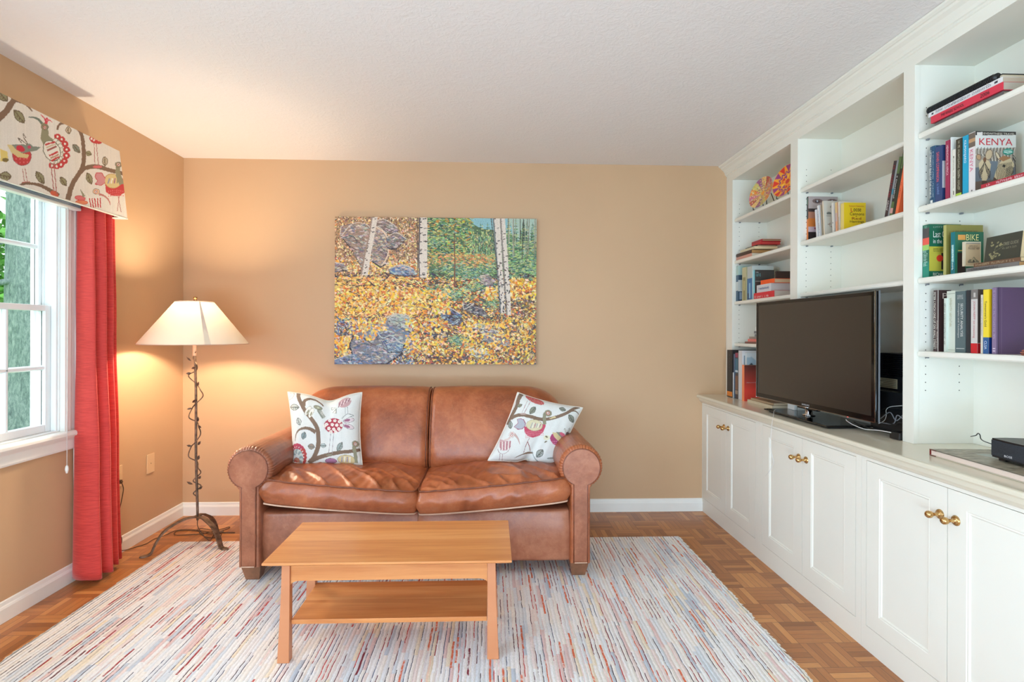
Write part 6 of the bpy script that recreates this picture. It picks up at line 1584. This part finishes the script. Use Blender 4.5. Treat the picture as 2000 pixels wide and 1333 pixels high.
cable('cable', 'cable_black', .003, 'thick black cable running to the power brick by the divider', [at(1668, 825, 1.63), at(1690, 834, 1.63), at(1712, 840, 1.636), at(1740, 846, 1.64)], gc)
cable('cable', 'cable_white', .0013, 'thin white cable looping behind the right end of the television', [at(1716, 828, 1.69), at(1727, 822, 1.69), at(1731, 812, 1.69), at(1731, 801, 1.692), at(1740, 795, 1.693), at(1762, 793, 1.695)], gc)
cable('cable', 'cable_black', .0025, 'black cable drooping across the set-top box', [at(1716, 803, 1.694), at(1735, 797, 1.694), at(1762, 800, 1.694)], gc)
for k, (c0, c1, c2, c3, mt) in enumerate((((1720, 818), (1738, 806), (1750, 822), (1763, 812), 'grey_plastic'), ((1722, 826), (1745, 828), (1752, 812), (1763, 818), 'grey_plastic'), ((1732, 826), (1748, 830), (1756, 826), (1763, 828), 'cable_black'))):
    cable('cable', mt, .0022, ('grey cable in the tangle beside the divider, upper one', 'grey cable in the tangle beside the divider, lower one', 'black cable lying lowest in the tangle beside the divider')[k], [at(*c0, 1.68 - k * .008), at(*c1, 1.675 - k * .008), at(*c2, 1.67 - k * .008), at(*c3, 1.668 - k * .008)], gc)
wb = thing('white_box', (1.62, 2.80, WT), 'small white box standing behind the glass television stand', 'box')
MB().box(1.625, 1.641, onX(1551, 800, 1.625).y, onX(1538, 800, 1.625).y, WT + .0158, WT + .045).build('body', 'white_trim', wb, bevel=.002)
# thin white cord that hangs over the worktop edge in front of the cabinet door
pth = [at(1521, 804, 1.56), (1.53, onX(1516, 802, 1.53).y, WT + .018), (1.49, onX(1512, 806, 1.49).y, WT + .022), (1.452, onX(1510, 809, 1.45).y, WT + .006), (1.4335, onX(1509, 818, 1.4335).y, .800), (1.4325, onX(1508, 830, 1.4325).y, .785), at(1506, 850, 1.445), at(1504, 870, 1.452), at(1508, 890, 1.458), at(1511, 903, 1.462), at(1507, 914, 1.464), at(1501, 923, 1.466), at(1495, 930, 1.470)]
tag(MB().tube(catmull(pth, 6), .0011, 6).build('hanging_cord', 'cable_white'), 'thin white cord hanging over the worktop edge in front of a cabinet door', 'cord')

# ================================================================== near bay, on the worktop
fb = thing('book', (1.72, 1.72, WT), 'large flat picture book with red corners lying on the worktop under the small speaker', 'book')
P0 = onZ(1816, 889, WT + .001); x0, y1 = P0.x, P0.y; x1 = XBK - .02; y0 = y1 - .36
Mx = Matrix.Translation((x0, y1, WT)) @ Matrix.Rotation(-.055, 4, 'Z')
def fbx(nm, a0, a1, b0, b1, z0, z1, c, mat='print'):
    m = MB(); m.X = Mx; m.box(a0, a1, -b1, -b0, z0, z1, c); return m.build(nm, mat, fb)
dpt = x1 - x0
m = MB(); m.X = Mx; m.box(0, dpt - .012, -.36, 0, .0003, .003, (196, 186, 164)).box(0, dpt - .012, -.36, 0, .0195, .022, (120, 112, 96)).build('cover', 'print', fb)
m = MB(); m.X = Mx; m.box(.003, dpt - .016, -.357, -.003, .0032, .0193, (234, 214, 200)).build('page_block', 'pages', fb)
m = MB(); m.X = Mx; m.box(-.0006, dpt * .2, -.0005, .0008, .0002, .0221, (140, 48, 44)).box(-.0008, .0004, -.030, .0006, .0190, .0222, (110, 60, 50)).box(-.0008, .0004, -.028, .0006, .0002, .0032, (110, 60, 50)).build('spine_cloth', 'print', fb)
def pic(cv):
    W, H = cv.w, cv.h; cv.T = lambda x, y: (x * W, y * H); cv.a[:] = (150, 142, 122); rg = random.Random(5)
    for _ in range(260): cv.ell(rg.random(), rg.random(), rg.uniform(.02, .08), .008, rg.uniform(-12, 12), rg.choice([(120, 116, 96), (170, 162, 140), (140, 128, 100), (96, 92, 80), (186, 180, 166)]))
    cv.poly([(.3, .2), (.9, .25), (.8, .5), (.35, .4)], (166, 176, 168))
cv = Canvas(70, 70, (150, 142, 122)); pic(cv)
vs = [tuple(Mx @ Vector(((dpt - .02) * i / 69 + .001, -.355 * j / 69 - .002, .0224))) for j in range(70) for i in range(70)]
o = MB().add(vs, [(j * 70 + i, j * 70 + i + 1, (j + 1) * 70 + i + 1, (j + 1) * 70 + i) for j in range(69) for i in range(69)]).build('cover_picture', 'print', fb); paint_object(o, [cv.a[j, i] for j in range(70) for i in range(70)])
spk = thing('speaker', (1.74, 1.65, WT + .0225), 'small black centre speaker with a silver badge sitting on the large flat book', 'speaker')
zs = WT + .0228
ps = onZ(1937, 893, zs + .006); px_, py_ = ps.x, ps.y
fr = [(px_, py_), (px_ - .012, py_ - .10), (px_ - .010, py_ - .22), (px_ + .006, py_ - .30)]
out_ = [(p.x, p.y) for p in catmull([(a, b, 0) for a, b in fr], 6)]
bkx = px_ + .105
poly = out_ + [(bkx, py_ - .29), (bkx, py_ - .012), (px_ + .05, py_ + .001)]
MB().ext(poly, 2, zs + .008, zs + .068).build('cabinet', 'black_plastic', spk, bevel=.002)
gr = [(x - .0015, y) for x, y in out_] + [(x + .002, y) for x, y in out_[::-1]]
MB().ext(gr, 2, zs + .013, zs + .063).build('grille', 'speaker_cloth', spk)
for yy in (py_ - .03, py_ - .26): MB().box(px_ + .006, px_ + .09, yy - .012, yy + .012, zs, zs + .0079).build('foot', 'black_plastic', spk)
bp = Vector((onX(1970.5, 891, px_ - .013)))
u = (Vector((out_[8][0], out_[8][1], 0)) - Vector((out_[4][0], out_[4][1], 0))).normalized()
lo = Vector((px_ - .0135, bp.y, zs + .019))
g = letters('BOSE', None, None, (lo.x - .0015, lo.y + .013, lo.z), (0, -1, 0), (0, 0, 1), .026, .0065)
MB().add(g[0], g[1], (228, 228, 228)).build('badge_lettering', 'print', spk)
cable('speaker_wire', 'cable_black', .0017, 'black wire curling up from behind the small speaker', [(px_ + .06, py_ - .02, zs + .03), (px_ + .07, py_ + .010, zs + .028), at(1921, 862, 1.76), at(1914, 850, 1.765), at(1910, 847, 1.77), at(1906, 851, 1.78), at(1896, 853, 1.80)], lo=WT + .02)

# ================================================================== painting
XP0, XP1, ZP0, ZP1, YP = -1.0555, .3065, 1.0225, 2.0185, YB - .038
PW, PH = 560, 410
# drawing sheet: 1777 x 1333 survey sheet, picture spans x 60..1720, y 62..1280
cv = Canvas(PW, PH, (150, 120, 80), lambda x, y: ((x - 60) / 1660 * PW, (y - 62) / 1218 * PH))
rg = random.Random(21)
def dab(x, y, L, W, ang, c, j=18):
    c = tuple(min(255, max(0, q + rg.uniform(-j, j))) for q in c); cv.ell(x, y, L, W, ang, c)
def dabs(n, region, pal, L, W, ang=(0, 180), j=18):
    x0, y0, x1, y1 = region
    for _ in range(n):
        x, y = rg.uniform(x0, x1), rg.uniform(y0, y1); l = rg.uniform(*L); w_ = rg.uniform(*W); a = rg.uniform(*ang); c = rg.choice(pal); c = tuple(min(255, max(0, q + rg.uniform(-j, j))) for q in c)
        cx, cy = cv.T(x, y); k = PW / 1660
        ca, sa = math.cos(math.radians(a)), math.sin(math.radians(a))
        cv.poly([(cx + l * k * math.cos(t) * ca - w_ * k * math.sin(t) * sa, cy + l * k * math.cos(t) * sa + w_ * k * math.sin(t) * ca) for t in (0, .9, 1.9, 3.14, 4.1, 5.1)], c, raw=True)
def within(n, poly, pal, L, W, ang=(0, 180), j=18):
    xs = [p[0] for p in poly]; ys = [p[1] for p in poly]
    def ins(x, y):
        r = False
        for i in range(len(poly)):
            x1, y1 = poly[i]; x2, y2 = poly[(i + 1) % len(poly)]
            if (y1 > y) != (y2 > y) and x < (x2 - x1) * (y - y1) / (y2 - y1) + x1: r = not r
        return r
    k = 0
    while k < n:
        x, y = rg.uniform(min(xs), max(xs)), rg.uniform(min(ys), max(ys))
        if ins(x, y): dabs(1, (x, y, x, y), pal, L, W, ang, j)
        k += 1
YO = [(240, 188, 66), (232, 160, 52), (246, 210, 116), (216, 138, 62), (250, 226, 160), (206, 122, 66), (236, 196, 118), (244, 200, 84), (240, 216, 170), (214, 190, 130)]
TAN = [(226, 194, 154), (206, 170, 132), (236, 210, 172), (178, 142, 112), (160, 126, 104), (238, 208, 150), (240, 214, 176)]
DK = [(84, 62, 66), (100, 74, 64), (66, 60, 74), (120, 86, 58), (74, 78, 92)]
GRN = [(122, 160, 110), (92, 134, 100), (160, 184, 124), (70, 108, 92), (184, 200, 140), (124, 164, 146), (206, 206, 140)]
BLU = [(126, 146, 170), (164, 176, 186), (96, 112, 142), (196, 202, 202), (140, 132, 138), (112, 140, 178)]
ROCK = [(170, 154, 148), (190, 176, 166), (140, 124, 122), (208, 196, 186), (126, 128, 138)]
cv.poly([(60, 62), (830, 62), (830, 640), (60, 640)], (182, 146, 110)); cv.poly([(800, 62), (1720, 62), (1720, 620), (800, 640)], (106, 128, 92)); cv.poly([(60, 560), (1720, 560), (1720, 1280), (60, 1280)], (150, 110, 66)); cv.poly([(60, 900), (500, 900), (720, 1280), (60, 1280)], (110, 104, 110))
cv.poly([(1160, 62), (1720, 62), (1720, 240), (1600, 220), (1380, 160), (1260, 150), (1190, 110)], (150, 192, 196)); cv.poly([(1480, 62), (1720, 62), (1720, 260), (1560, 240)], (176, 196, 180))
dabs(2600, (60, 62, 830, 560), TAN + [(214, 150, 90)], (6, 15), (3, 7)); dabs(1500, (60, 62, 830, 600), DK + [(130, 96, 76)], (4, 12), (1.5, 3.5))
dabs(700, (60, 420, 830, 640), YO + TAN, (8, 18), (4, 8))
# pines at the right
for k in range(60):
    x = rg.uniform(1130, 1710); h_ = rg.uniform(70, 200); y = rg.uniform(200, 330) if x > 1380 else rg.uniform(180, 380)
    cv.line([(x, y - h_ * .8), (x, y + 60)], (3, 9), (86, 104, 84), False)
    for q in range(7): cv.line([(x - 6 - q * 4, y - h_ * .7 + q * 24 + 8), (x + 6 + q * 4, y - h_ * .7 + q * 24 + 8)], 7, rg.choice(GRN), False)
dabs(1100, (820, 62, 1190, 430), GRN, (8, 20), (3, 6), (-25, 25)); dabs(380, (820, 62, 1180, 420), [(48, 84, 76), (60, 90, 70), (190, 190, 90), (206, 150, 70)], (6, 14), (3, 5), (-30, 30))
dabs(900, (1180, 180, 1380, 420), GRN + [(150, 150, 110), (120, 100, 80)], (5, 14), (2, 5), (60, 120)); dabs(1300, (1480, 250, 1720, 580), GRN, (8, 22), (2, 5), (-25, 15))
for q in range(14): x = rg.uniform(1480, 1715); cv.line([(x, 64), (x + rg.uniform(-10, 10), rg.uniform(260, 420))], rg.uniform(3, 7), rg.choice([(150, 140, 120), (190, 190, 170), (90, 84, 72)]), False)
dabs(420, (830, 360, 1390, 470), [(222, 162, 100), (232, 190, 122), (206, 134, 84), (196, 176, 120), (140, 150, 96)], (8, 18), (3, 7), (-10, 10))
# leaf litter
dabs(3600, (60, 560, 1720, 1280), YO, (9, 20), (5, 10), (-50, 50)); dabs(4600, (60, 520, 1720, 1280), DK + DK + BLU[2:3] + [(72, 60, 80)], (8, 22), (2, 5), (-60, 60)); dabs(1500, (60, 560, 1720, 1280), YO, (8, 15), (5, 9), (-50, 50)); dabs(900, (60, 560, 1720, 1280), DK, (6, 20), (1.5, 3.5), (-60, 60)); dabs(900, (60, 560, 760, 900), [(246, 216, 140), (240, 196, 110), (226, 160, 90)], (14, 30), (4, 8), (-20, 10)); dabs(900, (60, 580, 900, 900), DK, (6, 20), (2, 4), (-50, 50)); dabs(600, (60, 560, 1720, 1280), [(244, 214, 150), (236, 190, 170), (214, 96, 50)], (6, 12), (4, 8)); dabs(700, (60, 900, 700, 1280), BLU, (8, 22), (3, 6), (0, 180)); dabs(700, (1100, 700, 1720, 1280), [(130, 134, 120), (96, 100, 96), (110, 96, 110)], (6, 16), (2, 5))
# spruce boughs over the litter
for (xc, yc, w_, n_) in ((1040, 470, 200, 260), (1150, 520, 250, 320), (1250, 620, 200, 260), (900, 660, 180, 200), (1060, 690, 160, 200), (1320, 470, 120, 130), (1060, 1080, 110, 240), (1340, 760, 90, 120), (880, 250, 90, 120)):
    for _ in range(n_):
        x = rg.gauss(xc, w_ * .45); y = yc + rg.gauss(0, 26) + abs(x - xc) * .12; dabs(1, (x, y, x, y), GRN + [(150, 184, 160), (90, 130, 120)], (9, 20), (2, 4), (-40, 40))
# boulders
def boulder(poly, base, pal, n):
    cx = sum(p[0] for p in poly) / len(poly); cy = sum(p[1] for p in poly) / len(poly)
    cv.poly([(cx + (x - cx) * 1.05, cy + (y - cy) * 1.05 + 4) for x, y in poly], (66, 56, 66)); cv.poly(poly, base); within(n, poly, pal, (10, 26), (3, 7), (-35, 35), 12)
    up = [p for p in poly if p[1] <= cy]
    if len(up) > 1: cv.line(sorted(up), 6, (216, 204, 188))
    for _ in range(max(2, n // 60)):
        x = rg.uniform(min(p[0] for p in poly), cx); y = rg.uniform(cy - 20, cy + 60); cv.line([(x, y), (x + rg.uniform(20, 60), y + rg.uniform(-20, 30)), (x + rg.uniform(60, 120), y + rg.uniform(0, 60))], 4, (84, 76, 86))
boulder([(110, 140), (200, 120), (320, 125), (360, 200), (330, 420), (280, 480), (200, 330), (110, 220)], (168, 142, 126), ROCK + [(190, 160, 140)], 330)
boulder([(380, 100), (460, 80), (560, 140), (570, 200), (480, 190), (400, 150)], (150, 128, 118), ROCK, 120); boulder([(360, 200), (400, 140), (470, 190), (500, 260), (480, 440), (430, 470), (360, 420)], (176, 150, 132), ROCK + [(200, 172, 150)], 300)
cv.line([(395, 145), (455, 185), (495, 260), (490, 380), (440, 465)], 10, (226, 200, 172)); boulder([(480, 230), (560, 190), (640, 240), (560, 320), (500, 320)], (140, 116, 104), ROCK, 120)
boulder([(500, 490), (600, 455), (690, 480), (720, 530), (640, 545), (520, 530)], (150, 156, 172), BLU + [(214, 190, 170)], 120); boulder([(60, 440), (130, 450), (160, 500), (60, 520)], (140, 120, 112), ROCK, 60)
boulder([(190, 1120), (220, 1040), (330, 960), (480, 900), (540, 860), (640, 860), (690, 940), (680, 1040), (620, 1120), (600, 1190), (480, 1270), (300, 1275), (210, 1200)], (140, 140, 146), BLU + ROCK, 760)
boulder([(500, 900), (560, 865), (650, 870), (690, 950), (680, 1010), (600, 960), (520, 950)], (176, 176, 168), [(196, 196, 186), (150, 150, 146), (176, 186, 180)], 180)
cv.line([(480, 890), (560, 862), (650, 868), (690, 940), (684, 1010)], 9, (214, 196, 170)); cv.line([(400, 1000), (450, 1060), (520, 1040), (600, 1100)], 8, (190, 200, 200))
boulder([(480, 1110), (560, 1085), (620, 1110), (600, 1170), (500, 1180)], (150, 170, 178), BLU, 100); boulder([(60, 1240), (200, 1190), (300, 1279), (60, 1279)], (136, 152, 178), BLU, 120)
boulder([(770, 980), (800, 930), (860, 920), (920, 960), (990, 1000), (980, 1050), (880, 1050), (800, 1040)], (104, 98, 104), DK + ROCK, 220); boulder([(930, 830), (1000, 810), (1090, 860), (1110, 920), (1060, 950), (980, 930), (940, 890)], (110, 108, 116), DK + BLU, 200)
boulder([(1110, 760), (1200, 770), (1290, 830), (1310, 880), (1200, 860), (1120, 820)], (120, 116, 116), ROCK + DK, 160); boulder([(1260, 1010), (1340, 985), (1430, 1020), (1490, 1090), (1490, 1130), (1380, 1120), (1280, 1080)], (140, 136, 136), ROCK, 220)
boulder([(1160, 960), (1250, 940), (1330, 950), (1320, 985), (1200, 980)], (124, 116, 120), ROCK, 90); boulder([(1140, 1160), (1240, 1140), (1310, 1170), (1330, 1230), (1220, 1220)], (196, 186, 168), [(214, 206, 186), (160, 150, 140)], 140); boulder([(1255, 540), (1320, 530), (1370, 580), (1340, 640), (1260, 600)], (156, 142, 130), ROCK, 90)
# leaves drift over the stones
for reg, n_ in (((190, 1000, 400, 1100), 30), ((640, 900, 980, 1180), 240), ((60, 1040, 190, 1200), 90), ((1100, 900, 1700, 1280), 380), ((200, 900, 480, 1010), 110), ((60, 640, 700, 860), 420), ((640, 660, 1000, 860), 260), ((1500, 560, 1720, 720), 130), ((1300, 640, 1400, 740), 60)): dabs(n_, reg, YO + [(250, 200, 60)], (10, 19), (6, 11))
# birches
def birch(poly, seed, shade=(150, 138, 130)):
    cv.poly(poly, (222, 210, 196)); n_ = len(poly) // 2; r2 = random.Random(seed)
    for k in range(34):
        f = r2.random(); i = min(n_ - 2, int(f * (n_ - 1))); g_ = f * (n_ - 1) - i
        L_ = [poly[i][q] * (1 - g_) + poly[i + 1][q] * g_ for q in (0, 1)]; rr_ = poly[::-1]; R_ = [rr_[i][q] * (1 - g_) + rr_[i + 1][q] * g_ for q in (0, 1)]
        s0 = r2.choice([0, r2.random() * .8]); s1 = min(1, s0 + r2.uniform(.15, .45)); y = L_[1]
        cv.line([(L_[0] + (R_[0] - L_[0]) * s0, y), (L_[0] + (R_[0] - L_[0]) * s1, y - 4)], r2.uniform(4, 10), r2.choice([(84, 70, 66), (120, 104, 96), (60, 54, 56)]), False)
    i_ = [poly[i] for i in range(n_)]
    for p, q in zip(i_, i_[1:]): cv.line([(p[0] + 6, p[1]), (q[0] + 6, q[1])], 12, shade, False)
birch([(355, 62), (335, 200), (300, 360), (268, 540), (330, 545), (352, 380), (385, 200), (408, 62)], 1, (170, 146, 130))
birch([(745, 62), (742, 250), (738, 400), (745, 560), (812, 560), (815, 400), (815, 250), (812, 62)], 2, (120, 108, 104)); cv.line([(732, 62), (734, 540)], 6, (110, 96, 84), False)
birch([(1352, 62), (1370, 260), (1385, 460), (1400, 660), (1415, 850), (1460, 850), (1450, 660), (1435, 460), (1425, 260), (1412, 62)], 3, (130, 134, 132))
birch([(1412, 62), (1425, 260), (1440, 460), (1452, 660), (1468, 865), (1508, 865), (1500, 660), (1485, 460), (1470, 260), (1455, 62)], 4, (150, 140, 130))
cv.line([(1340, 64), (1392, 480)], 7, (96, 96, 88), False); dabs(60, (1380, 480, 1500, 840), DK, (5, 14), (3, 6))
cv.line([(1036, 200), (1040, 420), (1040, 640)], (6, 12), (140, 96, 72)); cv.line([(640, 800), (780, 808), (860, 850), (900, 900)], (6, 4), (176, 150, 126)); cv.line([(930, 945), (1010, 975), (1110, 1035)], (10, 4), (150, 140, 130)); cv.line([(690, 1110), (780, 1180), (850, 1260)], (8, 3), (150, 136, 120))
for _ in range(60): x, y = rg.uniform(60, 800), rg.uniform(1050, 1270); cv.line([(x, y), (x + rg.uniform(-40, 40), y - rg.uniform(20, 70))], 2.5, rg.choice([(190, 196, 206), (110, 120, 150)]), False)
for _ in range(50): x, y = rg.uniform(1350, 1715), rg.uniform(800, 1270); cv.line([(x, y), (x + rg.uniform(-50, 50), y - rg.uniform(30, 110))], 2.5, rg.choice([(196, 180, 140), (110, 90, 80)]), False)
cv.a = (cv.a + np.random.RandomState(3).normal(0, 9, (PH, PW, 1))- 128) * 1.18 + 108
cv.a = cv.a * .9 + cv.a.mean(axis=2, keepdims=True) * .1
pt = thing('painting', ((XP0 + XP1) / 2, YB - .02, ZP0), 'large unframed canvas painting of an autumn birch wood above the sofa', 'painting')
NXp, NYp = PW - 1, PH - 1
xs = np.linspace(XP0, XP1, PW); zs_ = np.linspace(ZP1, ZP0, PH)
vs = [(x, YP, z) for z in zs_ for x in xs]
o = MB().add(vs, [(j * PW + i, (j + 1) * PW + i, (j + 1) * PW + i + 1, j * PW + i + 1) for j in range(PH - 1) for i in range(PW - 1)]).build('painted_canvas', 'oil_paint', pt); paint_object(o, cv.a.reshape(-1, 3))
simple('canvas_edge', (150, 128, 98), .7, var=.25, nscale=40)
m = MB().box(XP0, XP0 + .02, YP + .0002, YB - .001, ZP0, ZP1).box(XP1 - .02, XP1, YP + .0002, YB - .001, ZP0, ZP1).box(XP0, XP1, YP + .0002, YB - .001, ZP0, ZP0 + .02).box(XP0, XP1, YP + .0002, YB - .001, ZP1 - .02, ZP1)
m.build('stretcher', 'canvas_edge', pt)
